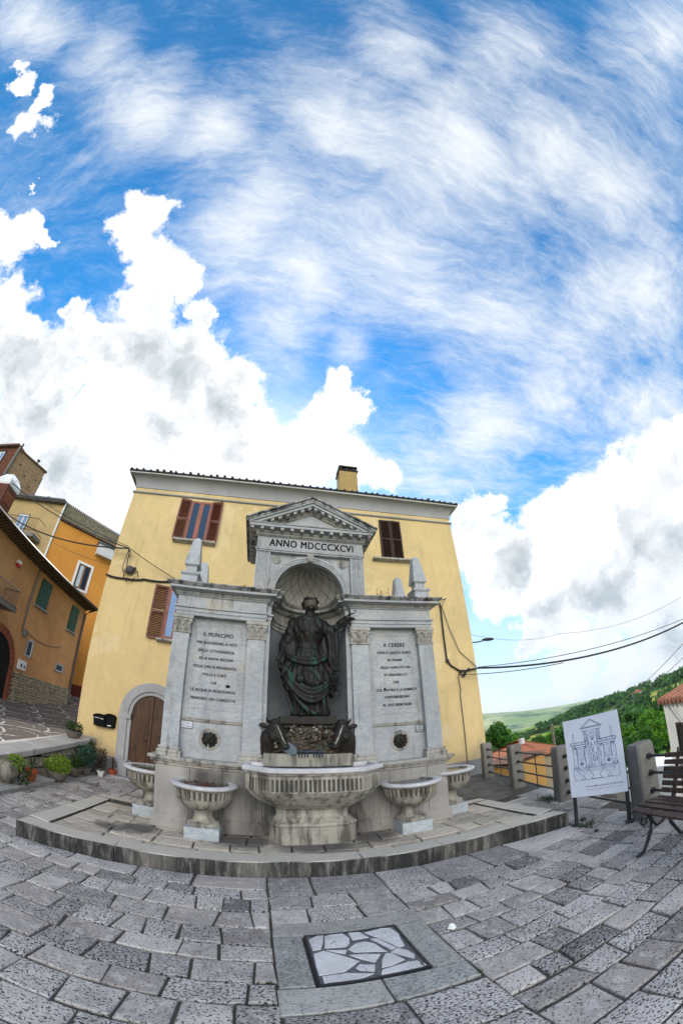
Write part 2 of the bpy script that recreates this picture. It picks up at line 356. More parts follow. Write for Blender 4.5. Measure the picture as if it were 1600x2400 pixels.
M_white = stucco('white_render', (.72, .71, .68), (.62, .61, .58), .3)
M_whitebay = stucco('white_plaster', (.66, .64, .66), (.58, .56, .58), .2)
M_concrete = stucco('concrete', (.24, .225, .20), (.16, .15, .135), .7, 3)
M_roofgrey = plain('grey_sheet', (.10, .10, .11), .5)
M_darkmetal = plain('dark_iron', (.022, .022, .025), .45, .3, 14, .5)
M_rust = plain('rusty_iron', (.06, .03, .022), .6, .4, 20)
M_gutter = plain('brown_gutter', (.035, .02, .018), .4, .3, 6, .5)
M_cable = plain('black_cable', (.03, .028, .028), .6)
M_cable2 = plain('grey_cable', (.16, .14, .12), .7)
M_greenshut = plain('green_shutter', (.010, .075, .040), .5, .3)
M_shut = plain('brown_shutter', (.13, .032, .020), .5, .35, 11, .4)
M_shutdark = plain('old_dark_shutter', (.045, .020, .014), .6, .5, 15, .3)
M_frame = plain('varnished_frame', (.23, .055, .022), .4, .3, 12, .4)
M_gap = plain('dark_gap', (.008, .006, .006), .9, .1)
M_whiteframe = plain('white_frame', (.75, .74, .72), .5, .06)
M_mail = plain('black_letterbox', (.004, .004, .006), .6, .2, 10, .1)
M_terra = plain('terracotta', (.40, .085, .030), .7, .25, 9)
M_terrad = plain('grey_pot', (.16, .14, .115), .85, .3, 12, .2, 0, .4)
M_whitepaint = plain('white_paint', (.80, .80, .78), .6, .05)
M_blue = plain('blue_tarp', (.02, .06, .40), .6, .2)
M_ink = plain('drawing_ink', (.13, .16, .36), .7, .4, 40)
M_ink2 = plain('print_ink', (.10, .10, .14), .7, .1)
M_water = plain('standing_water', (.05, .06, .055), .08, .2, 5, .6)
def glass(name, col):
    nb = newmat(name, .25, .12); return fin(nb, nb.mix(nb.noise(nb.pos, 1.3, 2), tuple(x * .7 for x in col), col))
M_glass = glass('window_glass', (.010, .055, .13)); M_glass2 = glass('curtained_glass', (.23, .36, .60)); M_glass3 = glass('dark_glass', (.02, .03, .05))
def wood(name, c1, c2):
    nb = newmat(name, .5, .35)
    g = nb.noise(nb.mapping(nb.pos, (9, 9, .7)), 3, 6, .65, .6)
    return fin(nb, nb.mix(nb.ramp(g, .32, .68), c1, c2), g, .3, .004)
M_door = wood('old_door_wood', (.022, .009, .004), (.11, .045, .014))
M_bench = wood('bench_wood', (.028, .018, .014), (.10, .060, .045))
def brick(name, c1, c2, mort, scale=1, w=.26, h=.075, axis='xz', mix3=None):
    nb = newmat(name, .9, .15)
    s = nb.n('ShaderNodeSeparateXYZ'); nb.nt.links.new(nb.pos, s.inputs[0])
    q = nb.n('ShaderNodeCombineXYZ')
    u = nb.math('ADD', s.outputs[0], s.outputs[1])
    nb.nt.links.new(u, q.inputs[0]); nb.nt.links.new(s.outputs[2], q.inputs[1])
    dv = nb.vec('MULTIPLY_ADD', nb.vec('SUBTRACT', nb.noise(nb.pos, 6, 3, .5, out='Color'), (.5, .5, .5)), (.05 * scale, .05 * scale, 0), q.outputs[0])
    t = nb.n('ShaderNodeTexBrick'); nb.nt.links.new(dv, t.inputs['Vector'])
    t.inputs['Scale'].default_value = 1; t.inputs['Brick Width'].default_value = w; t.inputs['Row Height'].default_value = h
    t.inputs['Mortar Size'].default_value = .012 * scale; t.inputs['Mortar Smooth'].default_value = .4
    for k, v in (('Color1', c1), ('Color2', c2), ('Mortar', mort)): t.inputs[k].default_value = tuple(v) + (1,)
    c = nb.mix(nb.ramp(nb.noise(nb.pos, 5, 5, .6), .4, .7, 0, .5), t.outputs[0], mix3 or tuple(x * .5 for x in c1))
    return fin(nb, c, nb.math('ADD', nb.math('MULTIPLY', t.outputs['Fac'], -1), nb.noise(nb.pos, 30, 3)), .8, .02)
M_towerbrick = brick('pale_tower_brick', (.46, .31, .17), (.30, .16, .085), (.24, .17, .11), 1.2, .34, .10)
M_redbrick = brick('red_brick', (.22, .075, .045), (.15, .05, .032), (.13, .09, .07), .8)
M_rubble = brick('rubble_stone', (.36, .30, .205), (.24, .20, .14), (.05, .042, .032), 2.2, .30, .16)
M_stonegable = brick('field_stone', (.33, .29, .19), (.22, .19, .13), (.12, .10, .07), 1.8, .28, .14)
M_block = brick('cut_stone', (.38, .34, .26), (.30, .27, .21), (.035, .03, .025), 1.4, .17, .24)
def tiles(name, c1, c2):
    nb = newmat(name, .85, .15)
    c = nb.mix(nb.noise(nb.pos, 9, 4, .7), c1, c2); c = nb.mix(nb.ramp(nb.noise(nb.pos, 3, 5, .6), .5, .75), c, tuple(x * .35 for x in c1))
    return fin(nb, c, nb.noise(nb.pos, 25, 3), .5, .02)
M_tiles_l = tiles('weathered_red_tiles', (.42, .20, .12), (.28, .12, .075))
M_tiles = tiles('roof_tiles', (.42, .14, .065), (.30, .12, .07))
M_tiles_old = tiles('old_roof_tiles', (.20, .10, .065), (.12, .075, .055))
M_tiles_dark = tiles('dark_roof_tiles', (.055, .045, .045), (.035, .03, .03))  # dark tiles for the yellow house roof and chimney cap
def bronze(name, amt=.5, warm=(.013, .010, .009), green=(.035, .17, .12), pale=None):
    nb = newmat(name, .5, .22, .0)
    n = nb.ramp(nb.noise(nb.mapping(nb.pos, (3, 3, 1.1)), 3.2, 6, .65, .7), .50, .66)
    up = nb.n('ShaderNodeSeparateXYZ'); nb.nt.links.new(nb.geo.outputs['Normal'], up.inputs[0])
    pt = nb.ramp(nb.geo.outputs['Pointiness'], .49, .56)
    f = nb.math('MULTIPLY', nb.math('MULTIPLY', n, nb.math('MULTIPLY_ADD', pt, .7, .3)), amt, clamp=True)
    c = nb.mix(f, warm, green)
    if pale: c = nb.mix(nb.ramp(nb.noise(nb.pos, 22, 4, .7), .50, .66), c, pale)
    return fin(nb, c, nb.noise(nb.pos, 45, 4), .3, .004)
M_bronze = bronze('bronze', .55, green=(.03, .11, .08)); M_bronze2 = bronze('dark_bronze', .2, (.020, .015, .012))
M_bronze3 = bronze('bronze_relief', .5, (.035, .023, .017), (.04, .11, .08), (.15, .11, .07))
M_bronze4 = bronze('bronze_flowers', .3, (.07, .06, .04), (.03, .09, .06), (.42, .40, .32))
def pave(name, light, dk, pit=.5, tone=1.0, warm=0, lv=.3, pitscale=55):
    nb = newmat(name, .85, .22); p = nb.pos
    r = nb.geo.outputs['Random Per Island']
    rc = nb.n('ShaderNodeTexWhiteNoise', noise_dimensions='1D'); nb.nt.links.new(nb.math('MULTIPLY', r, 71.3), rc.inputs['W'])
    r2 = nb.n('ShaderNodeSeparateColor'); nb.nt.links.new(rc.outputs['Color'], r2.inputs[0])
    mid = tuple((a + b_) / 2 for a, b_ in zip(light, dk))
    c = nb.mix(nb.ramp(r2.outputs[0], .15, .95), light, mid)
    c = nb.mix(nb.ramp(r2.outputs[1], .80, 1.0, 0, .8), c, dk)
    c = nb.mix(nb.math('MULTIPLY', r2.outputs[2], .35), c, (light[0], light[1] * .9, light[2] * .82))
    c = nb.mix(nb.ramp(nb.noise(p, 2.2, 6, .6, .6), .40, .75, 0, .55), c, tuple(x * .55 for x in mid))
    c = nb.mix(nb.ramp(nb.noise(p, 9, 7, .7, .4), .50, .64, 0, .5), c, tuple(x * 1.12 for x in light))
    # pock marks: the stones are punch-dressed
    off = nb.n('ShaderNodeCombineXYZ'); nb.nt.links.new(nb.math('MULTIPLY', r, 13.0), off.inputs[0]); nb.nt.links.new(nb.math('MULTIPLY', r, 7.0), off.inputs[1])
    pp = nb.vec('ADD', p, off.outputs[0])
    a = nb.noise(nb.mapping(pp, (1, 1.6, 1), (0, 0, .5)), pitscale, 3, .55, .3)
    thr = nb.math('MULTIPLY_ADD', r2.outputs[2], .09, .535)
    pits = nb.ramp(nb.math('SUBTRACT', a, thr), -.015, .045)
    c = nb.mix(nb.math('MULTIPLY', pits, pit), c, tuple(x * .16 for x in dk))
    c = nb.mix(nb.ramp(nb.noise(pp, 190, 2, .7), .42, .68, 0, .35), c, tuple(x * .40 for x in mid))
    crk = nb.ramp(nb.math('ABSOLUTE', nb.math('SUBTRACT', nb.noise(pp, 2.6, 5, .55, .4), .5)), .0, .006, 1, 0)
    c = nb.mix(nb.math('MULTIPLY', crk, .55), c, tuple(x * .2 for x in dk))
    h = nb.math('SUBTRACT', nb.math('MULTIPLY', nb.noise(pp, 18, 4, .6), .8), nb.math('MULTIPLY', pits, 1.0))
    return fin(nb, c, h, .75, .008)
M_pave = pave('paving_stone', (.62, .575, .54), (.085, .082, .084), 1.0)
M_slab = pave('platform_slab', (.62, .55, .455), (.30, .265, .22), .30, pitscale=40)
def wet_shade_floor(m):  # dark patches round the basins: wet stains plus painted contact shade
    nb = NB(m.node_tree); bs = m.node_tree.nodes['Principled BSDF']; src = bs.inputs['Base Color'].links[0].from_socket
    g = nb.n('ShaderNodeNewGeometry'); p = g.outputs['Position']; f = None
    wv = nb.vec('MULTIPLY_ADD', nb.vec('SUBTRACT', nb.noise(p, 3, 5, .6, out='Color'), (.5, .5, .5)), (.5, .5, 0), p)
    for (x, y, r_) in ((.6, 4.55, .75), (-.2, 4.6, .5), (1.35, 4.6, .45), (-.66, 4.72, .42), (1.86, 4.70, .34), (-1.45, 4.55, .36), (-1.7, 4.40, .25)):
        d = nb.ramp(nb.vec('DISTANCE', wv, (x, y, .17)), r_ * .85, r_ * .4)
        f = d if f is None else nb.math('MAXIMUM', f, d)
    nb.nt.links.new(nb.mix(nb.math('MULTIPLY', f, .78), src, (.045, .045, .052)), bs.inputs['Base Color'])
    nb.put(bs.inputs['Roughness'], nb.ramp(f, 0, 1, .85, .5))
wet_shade_floor(M_slab)
M_framestone = pave('frame_stone', (.46, .45, .42), (.24, .24, .225), .45, pitscale=45)
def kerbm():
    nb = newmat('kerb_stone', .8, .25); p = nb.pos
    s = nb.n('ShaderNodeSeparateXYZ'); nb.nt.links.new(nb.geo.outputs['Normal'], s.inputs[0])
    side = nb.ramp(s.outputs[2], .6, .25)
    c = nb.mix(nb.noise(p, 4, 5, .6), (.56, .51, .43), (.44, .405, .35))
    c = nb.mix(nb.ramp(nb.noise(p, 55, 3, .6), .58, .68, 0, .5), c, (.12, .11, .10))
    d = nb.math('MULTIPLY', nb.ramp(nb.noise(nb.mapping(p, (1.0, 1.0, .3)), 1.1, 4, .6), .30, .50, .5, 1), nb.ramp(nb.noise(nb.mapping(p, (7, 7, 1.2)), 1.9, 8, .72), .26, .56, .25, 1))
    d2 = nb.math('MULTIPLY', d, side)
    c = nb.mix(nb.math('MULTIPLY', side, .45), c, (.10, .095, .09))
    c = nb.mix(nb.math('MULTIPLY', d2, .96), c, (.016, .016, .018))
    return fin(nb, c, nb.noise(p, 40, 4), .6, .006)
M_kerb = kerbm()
def groutm():
    nb = newmat('joint_dirt', .95, .1); p = nb.pos
    c = nb.mix(nb.noise(p, 30, 4, .7), (.05, .046, .04), (.15, .135, .115))
    c = nb.mix(nb.ramp(nb.noise(p, 3.0, 5, .6), .60, .70, 0, .8), c, (.045, .075, .015))
    return fin(nb, c, nb.noise(p, 60, 3), .6, .01)
M_grout = groutm()
def asphaltm():
    nb = newmat('worn_concrete_paving', .9, .15); p = nb.pos
    c = nb.mix(nb.ramp(nb.noise(p, 2.3, 6, .65), .35, .65), (.10, .095, .085), (.20, .19, .17))
    c = nb.mix(nb.ramp(nb.noise(p, 120, 3, .7), .45, .6, 0, .7), c, (.05, .045, .04))
    return fin(nb, c, nb.noise(p, 80, 4), .7, .01)
M_asph = asphaltm()
def leafm(name, c1, c2):
    nb = newmat(name, .6, .3)
    r = nb.geo.outputs['Random Per Island']
    c = nb.mix(r, c1, c2)
    nb.bs.inputs['Transmission Weight'].default_value = 0
    tr = nb.n('ShaderNodeBsdfTranslucent'); nb.nt.links.new(c, tr.inputs[0])
    mx = nb.n('ShaderNodeMixShader'); mx.inputs[0].default_value = .3
    out = [n for n in nb.nt.nodes if n.type == 'OUTPUT_MATERIAL'][0]
    nb.nt.links.new(nb.bs.outputs[0], mx.inputs[1]); nb.nt.links.new(tr.outputs[0], mx.inputs[2]); nb.nt.links.new(mx.outputs[0], out.inputs[0])
    return fin(nb, c)
M_leaf = leafm('leaf_bright', (.10, .20, .015), (.24, .34, .02)); M_leafd = leafm('leaf_dark', (.018, .05, .012), (.05, .10, .02))
M_leafb = leafm('leaf_bluegreen', (.03, .085, .055), (.06, .13, .08)); M_leafr = leafm('leaf_reddish', (.06, .05, .02), (.10, .06, .03))
M_leaft = leafm('tree_leaf', (.016, .075, .008), (.07, .20, .015)); M_leaft2 = leafm('tree_leaf_light', (.05, .17, .012), (.16, .34, .02))
M_twig = plain('dry_twig', (.16, .10, .04), .8); M_bark = plain('bark', (.07, .055, .04), .9)

# ================================================================ ground and paving
ZP = .17                                       # platform height
XC = .61                                       # monument axis
def fence_x(y): return 3.75 + .297 * (y - 2.6)
def smooth01(t): t = max(0, min(1, t)); return t * t * (3 - 2 * t)
def street_z(x, y):
    pts = [(-6, -.05), (2, .0), (3.6, .15), (5, .33), (8.5, .60), (12.2, .86), (16.4, 1.30), (26, 2.1), (60, 5), (200, 8)]
    for (a, za), (b_, zb) in zip(pts, pts[1:]):
        if y <= b_: return za + (zb - za) * max(0, (y - a)) / (b_ - a)
    return 8
def lerp_pts(pts, t):
    if t <= pts[0][0]: return pts[0][1]
    for (a, za), (b_, zb) in zip(pts, pts[1:]):
        if t <= b_: return za + (zb - za) * (t - a) / (b_ - a)
    return pts[-1][1]
def hsh(x, y): return math.sin(x * 1.7 + y * .6) * .5 + math.sin(x * .43 - y * 1.31 + 2) * .5
def terrain_z(x, y):
    d = math.hypot(x, y); az = math.degrees(math.atan2(x, y))
    s = (x - fence_x(min(y, 14))) * .96
    if y > 14: s = min(s, (x - 7.2 + 0) * 1.0)
    if s < .45: base = -.35
    else: base = lerp_pts([(.45, -.5), (1.3, -3.5), (3, -3.6), (16, -4.0), (22, -7), (40, -13), (70, -18), (130, -21)], s)
    if x > 0 and 20 < az < 130:
        el = lerp_pts([(20, 3.4), (30, 3.4), (38, 3.6), (42, 3.0), (48, 2.45), (56, 2.15), (64, 1.95), (90, 1.8), (130, 1.5)], az)
        zr = 1.6 - 300 * math.tan(R_(el))
        if d > 120: base = base + (zr - base) * smooth01((d - 120) / 170)
        if d > 300: base = base + (-75 - base) * smooth01((d - 300) / 350)
        base += hsh(x / 38, y / 38) * .9 * smooth01((d - 80) / 120)
        if d > 900:
            ef = lerp_pts([(20, .8), (30, .5), (34, .25), (39, -.4), (44, -.85), (50, -1.25), (56, -1.8), (66, -2.3)], az)
            zf = 1.6 + 2600 * math.tan(R_(ef))
            base = base + (zf - base) * smooth01((d - 1100) / 1500) + hsh(x / 210, y / 260) * 14 * smooth01((d - 900) / 700) * (1 - smooth01((d - 1900) / 600))
        if d > 2700: base -= (d - 2700) * .3
    elif d > 40: base = base + min(60, (d - 40) * .03) * (0 if x > 0 else 1)
    return base
mb = MB(); mb.smooth = True
radii = [0, 2, 3.5, 5, 6, 7, 8, 9, 10, 11, 12, 14, 16, 18, 21, 24, 28, 33, 39, 46, 55, 66, 80, 95, 110, 130, 150, 175, 200, 225, 250, 275, 300, 330, 370, 430, 520, 640, 800, 950, 1100, 1300, 1500, 1700, 1900, 2100, 2300, 2500, 2700, 3000, 3600]
azs = [i * 1.0 for i in range(20, 90)] + [90 + i * 5 for i in range(0, 58)]
rings = []
for r in radii[1:]:
    rings.append([(r * math.sin(R_(a)), r * math.cos(R_(a)), terrain_z(r * math.sin(R_(a)), r * math.cos(R_(a)))) for a in azs])
nb = newmat('grassland', .95, .1); p = nb.pos
s_ = nb.n('ShaderNodeSeparateXYZ'); nb.nt.links.new(p, s_.inputs[0])
dist = nb.vec('LENGTH', p)
fld = nb.voro(nb.mapping(p, (1, 2.2, 0), (0, 0, .5)), .017, out='Color'); fs = nb.n('ShaderNodeSeparateColor'); nb.nt.links.new(fld, fs.inputs[0])
c = nb.mix(fs.outputs[0], (.10, .22, .018), (.30, .42, .035))
c = nb.mix(nb.ramp(fs.outputs[1], .72, .8), c, (.30, .30, .06))
c = nb.mix(nb.ramp(nb.noise(p, .035, 6, .65), .50, .58), c, (.035, .10, .014))
fv = nb.voro(nb.mapping(p, (1, 1.5, 0)), .008, out='Color'); fvs = nb.n('ShaderNodeSeparateColor'); nb.nt.links.new(fv, fvs.inputs[0])
cf_ = nb.mix(nb.ramp(nb.noise(p, .0045, 7, .7), .50, .60), nb.mix(fvs.outputs[0], (.16, .26, .07), (.42, .44, .20)), (.03, .08, .035))
c = nb.mix(nb.ramp(dist, 500, 900), c, cf_)
c = nb.mix(nb.ramp(dist, 22, 14), c, (.20, .19, .17))
M_grass = fin(nb, c)
mb.loft(rings, cap=True)
tag(mb.build('ground', M_grass), kind='structure')

# lower road beyond the railing
mb = MB()
for i in range(12):
    a0, a1 = 38 + i * 4, 42 + i * 4
    q = []
    for a, r in ((a0, 10.5), (a1, 10.5), (a1, 24), (a0, 24)):
        x, y = r * math.sin(R_(a)), r * math.cos(R_(a)); q.append((x, y, max(terrain_z(x, y), -4.35) + .06))
    mb.add(q, [(0, 1, 2, 3)])
M_road = plain('pale_concrete_road', (.40, .39, .36), .9, .12, 1.5, .1)
tag(mb.build('road', M_road), kind='structure')

# plaza sheet (joint mortar) and the flat worn patch at the back right
mb = MB()
mb.add([(-4.3, -4, -.022), (fence_x(-4) + .4, -4, -.022), (fence_x(8.9) + .45, 9.4, -.022), (-4.3, 9.4, -.022)], [(0, 1, 2, 3)])
mb.add([(-4.3, -4, -.4), (fence_x(-4) + .4, -4, -.4), (fence_x(8.9) + .45, 9.4, -.4), (-4.3, 9.4, -.4)], [(0, 1, 2, 3)])
mb.add([(fence_x(-4) + .4, -4, -.022), (fence_x(8.9) + .45, 9.4, -.022), (fence_x(8.9) + .45, 9.4, -3.9), (fence_x(-4) + .4, -4, -3.9)], [(0, 1, 2, 3)])
tag(mb.build('plaza', M_grout, fix=False), kind='structure')
mb = MB()
def patch(poly, z): mb.add([(x, y, z) for x, y in poly], [tuple(range(len(poly)))])
patch([(2.55, 5.62), (3.15, 5.52), (4.2, 5.75), (fence_x(6.2) - .2, 6.2), (fence_x(8.8) + .2, 8.85), (2.55, 8.85)], -.004)
tag(mb.build('pavement_patch', M_asph, fix=False), kind='structure')
mb = MB()
n = 34
P_ = []
for i in range(n + 1):
    y = -6 + (i / n) ** 1.3 * 51
    P_.append([(-32, y, street_z(-32, y)), (-14, y, street_z(-14, y)), (-9, y, street_z(-9, y)), (-6, y, street_z(-6, y)), (-4.42, y, street_z(-4.4, y)), (-4.30, y, street_z(-4.4, y) if y < 8.95 else street_z(-4.4, y))])
for i in range(n):
    for j in range(5):
        mb.add([P_[i][j], P_[i][j + 1], P_[i + 1][j + 1], P_[i + 1][j]], [(0, 1, 2, 3)])
nb = newmat('cobbled_street', .85, .25); p = nb.pos
s_ = nb.n('ShaderNodeSeparateXYZ'); nb.nt.links.new(p, s_.inputs[0])
# fan pattern: dark cobbles with rows of white stones along overlapping arcs
row = nb.math('FLOOR', nb.math('DIVIDE', s_.outputs[1], .95))
ux = nb.math('ADD', nb.math('DIVIDE', s_.outputs[0], 1.5), nb.math('MULTIPLY', nb.math('FLOORED_MODULO', row, 2.0), .5))
fx = nb.math('SUBTRACT', nb.math('FLOORED_MODULO', ux, 1.0), .5)
fy = nb.math('SUBTRACT', nb.math('DIVIDE', s_.outputs[1], .95), row)
rr = nb.math('SQRT', nb.math('ADD', nb.math('POWER', nb.math('MULTIPLY', fx, 2.0), 2.0), nb.math('POWER', fy, 2.0)))
arc = nb.ramp(nb.math('ABSOLUTE', nb.math('SUBTRACT', rr, .97)), .02, .055, 1, 0)
arc2 = nb.ramp(nb.math('ABSOLUTE', nb.math('SUBTRACT', rr, .50)), .012, .035, .55, 0)
sett = nb.voro(p, 11, 'DISTANCE_TO_EDGE'); gap = nb.ramp(sett, .015, .06)
c = nb.mix(nb.noise(p, 8, 4, .7), (.085, .072, .068), (.15, .125, .11))
brk = nb.ramp(nb.noise(p, 4.5, 3, .6), .40, .52)
wht = nb.math('MULTIPLY', nb.math('MAXIMUM', arc, arc2), brk)
c = nb.mix(wht, c, (.62, .62, .60)); c = nb.mix(gap, (.03, .027, .025), c)
M_cob = fin(nb, c, sett, .5, .02)
tag(mb.build('street', M_cob, fix=False), kind='structure')

def stone(mb, poly, z, inset=.008, drop=.007, depth=.05, jz=0):
    cx = sum(p[0] for p in poly) / len(poly); cy = sum(p[1] for p in poly) / len(poly)
    n = len(poly); tx, ty = rnd.uniform(-jz, jz), rnd.uniform(-jz, jz); dz = rnd.uniform(-.5, .5) * jz
    def zz(x, y): return z + dz + (x - cx) * tx + (y - cy) * ty
    def sh(q, k):
        v = Vector((cx - q[0], cy - q[1])); l = v.length or 1; v = v / l * k; return q[0] + v.x, q[1] + v.y
    A = [sh(q, inset * 1.5) for q in poly]
    vs = [(x, y, zz(x, y)) for x, y in A] + [(x, y, zz(x, y) - drop) for x, y in poly] + [(x, y, z - depth) for x, y in poly]
    fs = [tuple(range(n))] + [(n + i, n + (i + 1) % n, (i + 1) % n, i) for i in range(n)] + [(2 * n + i, 2 * n + (i + 1) % n, n + (i + 1) % n, n + i) for i in range(n)]
    mb.add(vs, fs)
def rough(poly, k=.012, seg=.14):
    """break the straight edges of a slab into a slightly worn outline"""
    out = []
    for i, a in enumerate(poly):
        b_ = poly[(i + 1) % len(poly)]; L = math.hypot(b_[0] - a[0], b_[1] - a[1]); m = max(1, int(L / seg))
        for q in range(m):
            t = q / m
            jx, jy = rnd.uniform(-k, k), rnd.uniform(-k, k)
            if q == 0:
                c_ = (sum(p[0] for p in poly) / len(poly), sum(p[1] for p in poly) / len(poly)); jx += (c_[0] - a[0]) * .018; jy += (c_[1] - a[1]) * .018
            out.append((a[0] + (b_[0] - a[0]) * t + jx, a[1] + (b_[1] - a[1]) * t + jy))
    return out
def row_fill(mb, y0, y1, x0f, x1f, wmin, wmax, z, gap=.0065, jit=.022, skip=None, jz=.008, k=.009):
    """one course of slabs between y0 and y1, both may bend: x0f/x1f give the ends"""
    x = x0f
    prev = 0
    while x < x1f - .04:
        wd = rnd.uniform(wmin, wmax)
        if x1f - (x + wd) < wmin * .7: wd = x1f - x
        nj = rnd.uniform(-jit, jit) if x + wd < x1f - .01 else 0
        poly = [(x + gap + prev, y0 + gap), (x + wd - gap + nj, y0 + gap), (x + wd - gap - nj * .5, y1 - gap), (x + gap - prev * .5, y1 - gap)]
        if rnd.random() < .10 and (y1 - y0) > .26 and wd > .3:      # a course split in two small stones
            ym = (y0 + y1) / 2
            polys = [[poly[0], poly[1], (poly[1][0], ym - gap), (poly[0][0], ym - gap)], [(poly[0][0], ym + gap), (poly[1][0], ym + gap), poly[2], poly[3]]]
        else: polys = [poly]
        for q in polys:
            c_ = ((q[0][0] + q[2][0]) / 2, (q[0][1] + q[2][1]) / 2)
            if not (skip and skip(*c_)): stone(mb, rough(q, k), z, jz=jz)
        prev = nj; x += wd
KERB = [(-2.46, 3.60), (-1.85, 3.70), (-1.23, 3.77), (-.53, 3.81), (.26, 3.85), (.98, 3.81), (1.55, 3.79), (2.3, 3.76), (3.0, 3.66), (3.40, 3.50)]
def kerb_y(x): return lerp_pts(KERB, x)
def skip(x, y):
    if -2.40 < x < 3.36 and y > kerb_y(x) - .02 and y < 5.75: return True
    if -2.35 < x < 2.6 and 5.5 < y < 5.98: return True
    if -1.3 < x < 2.5 and y > 5.8 and y < 7.2: return True
    if x > fence_x(y) + .12: return True
    if y > 5.5 and x > 2.55 and y > 5.62 - (x - 2.55) * .15: return True
    if x < -3.98 and y > 4.5: return True
    return False
mb = MB()
XL, XR = .055, 1.095                            # the band that holds the drain cover
y = -2.2
while y < 3.30:                                 # left field
    h = rnd.uniform(.17, .28); row_fill(mb, y, y + h, -4.9 + rnd.uniform(0, .3), XL, .16, .44, 0, skip=skip); y += h
ytopL = y
y = -2.2
while y < 3.10:                                 # right field
    h = rnd.uniform(.18, .29); row_fill(mb, y, y + h, XR, 4.6, .17, .42, 0, skip=skip); y += h
y2 = y
for h in (.24, .25):                            # band above the drain frame
    pass
row_fill(mb, 2.83, 3.10, XL, XR, .2, .42, 0); row_fill(mb, 3.10, y2 if y2 > 3.25 else 3.36, XL, XR, .2, .42, 0)
row_fill(mb, 1.38, 1.745, XL, XR, .28, .8, 0); row_fill(mb, 1.0, 1.38, XL, XR, .2, .6, 0)
y = -2.2
while y < .99: h = min(.32, 1.0 - y); row_fill(mb, y, y + h, XL, XR, .25, .6, 0); y += h
# courses that follow the kerb
def bent(x0, x1, ylo, yhi, wmin, wmax):
    x = x0
    while x < x1 - .05:
        wd = rnd.uniform(wmin, wmax)
        if x1 - x - wd < wmin: wd = x1 - x
        g = .008
        q = [(x + g, ylo(x) + g), (x + wd - g, ylo(x + wd) + g), (x + wd - g, yhi(x + wd) - g), (x + g, yhi(x) - g)]
        if not skip((q[0][0] + q[2][0]) / 2, (q[0][1] + q[2][1]) / 2 - .05): stone(mb, rough(q, .005), 0, jz=.005)
        x += wd
bent(-2.46, XL, lambda x: ytopL, lambda x: kerb_y(x) - .012, .38, .72)
bent(XL, XR, lambda x: max(y2, 3.25) if y2 > 3.25 else 3.36, lambda x: kerb_y(x) - .012, .35, .5)
bent(XR, 3.40, lambda x: y2, lambda x: kerb_y(x) - .012, .38, .72)
y = ytopL
while y < 8.8:                                  # left of the platform
    h = rnd.uniform(.20, .34); row_fill(mb, y, y + h, -4.2, -2.455, .2, .5, 0, skip=skip, jit=.03, k=.012); y += h
y = 5.93
while y < 8.8:
    h = rnd.uniform(.20, .34); row_fill(mb, y, y + h, -2.455, 2.55, .2, .5, 0, skip=skip, jit=.03, k=.012); y += h
y = y2
while y < 5.75:                                 # right of the platform
    h = rnd.uniform(.26, .40); row_fill(mb, y, y + h, 3.44, 6, .35, .7, 0, skip=skip); y += h
tag(mb.build('paving', M_pave, fix=False), kind='structure')

# ---- stone platform (raised kerb, inner slabs)
mb = MB()
xs = [-2.46, -1.42, -.52, .27, 1.0, 1.86, 2.72, 3.40]
for a, b_ in zip(xs, xs[1:]):
    pts = [a + (b_ - a) * i / 6 for i in range(7)]
    g = .004; pts[0] += g; pts[-1] -= g
    outer = [(x, kerb_y(x)) for x in pts]; inner = [(x, kerb_y(x) + .25) for x in reversed(pts)]
    stone(mb, outer + inner, ZP, inset=.006, drop=.010, depth=.30)
for x0, x1 in ((-2.46, -2.22), (3.17, 3.41)):
    ys = [kerb_y((x0 + x1) / 2) + .26, 4.55, 5.28] if x0 > 0 else [kerb_y(-2.4) + .26, 4.75, 5.68]
    for a, b_ in zip(ys, ys[1:]): stone(mb, [(x0, a + .004), (x1, a + .004), (x1, b_ - .004), (x0, b_ - .004)], ZP + .012, drop=.01, depth=.3)
for a, b_ in ((-2.46, -1.9), (-1.9, -1.25)): stone(mb, [(a + .004, 5.70), (b_ - .004, 5.74), (b_ - .004, 5.93), (a + .004, 5.90)], ZP + .01, drop=.01, depth=.3)
for a, b_ in ((2.45, 2.9), (2.9, 3.41)): stone(mb, [(a + .004, 5.42 - (a - 2.45) * .12), (b_ - .004, 5.42 - (b_ - 2.45) * .12), (b_ - .004, 5.62 - (b_ - 2.45) * .12), (a + .004, 5.62 - (a - 2.45) * .12)], ZP + .012, drop=.01, depth=.3)
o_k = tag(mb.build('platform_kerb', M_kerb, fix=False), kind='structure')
mb = MB()
mb.box(-2.44, 3.39, 3.85, 5.6, .0, ZP - .03); mb.box(-2.40, 2.5, 5.5, 5.88, 0, ZP - .03)
tag(mb.build('platform_bed', M_grout), kind='structure')
mb = MB()
y = 3.86
def inpl(x, yy): return not (yy < kerb_y(x) + .24)
for h in (.29, .26, .31, .25, .30, .27, .25, .2):
    row_fill(mb, y, min(y + h, 5.9), -2.215, 3.165, .26, .58, ZP - .003, gap=.007, jit=.02, jz=.004, k=.003,
             skip=lambda x, yy: (x > 2.5 and yy > 5.35) or (yy > 5.66)); y += h
o_s = mb.build('platform_slabs', M_slab, fix=False); tag(o_s, kind='structure')

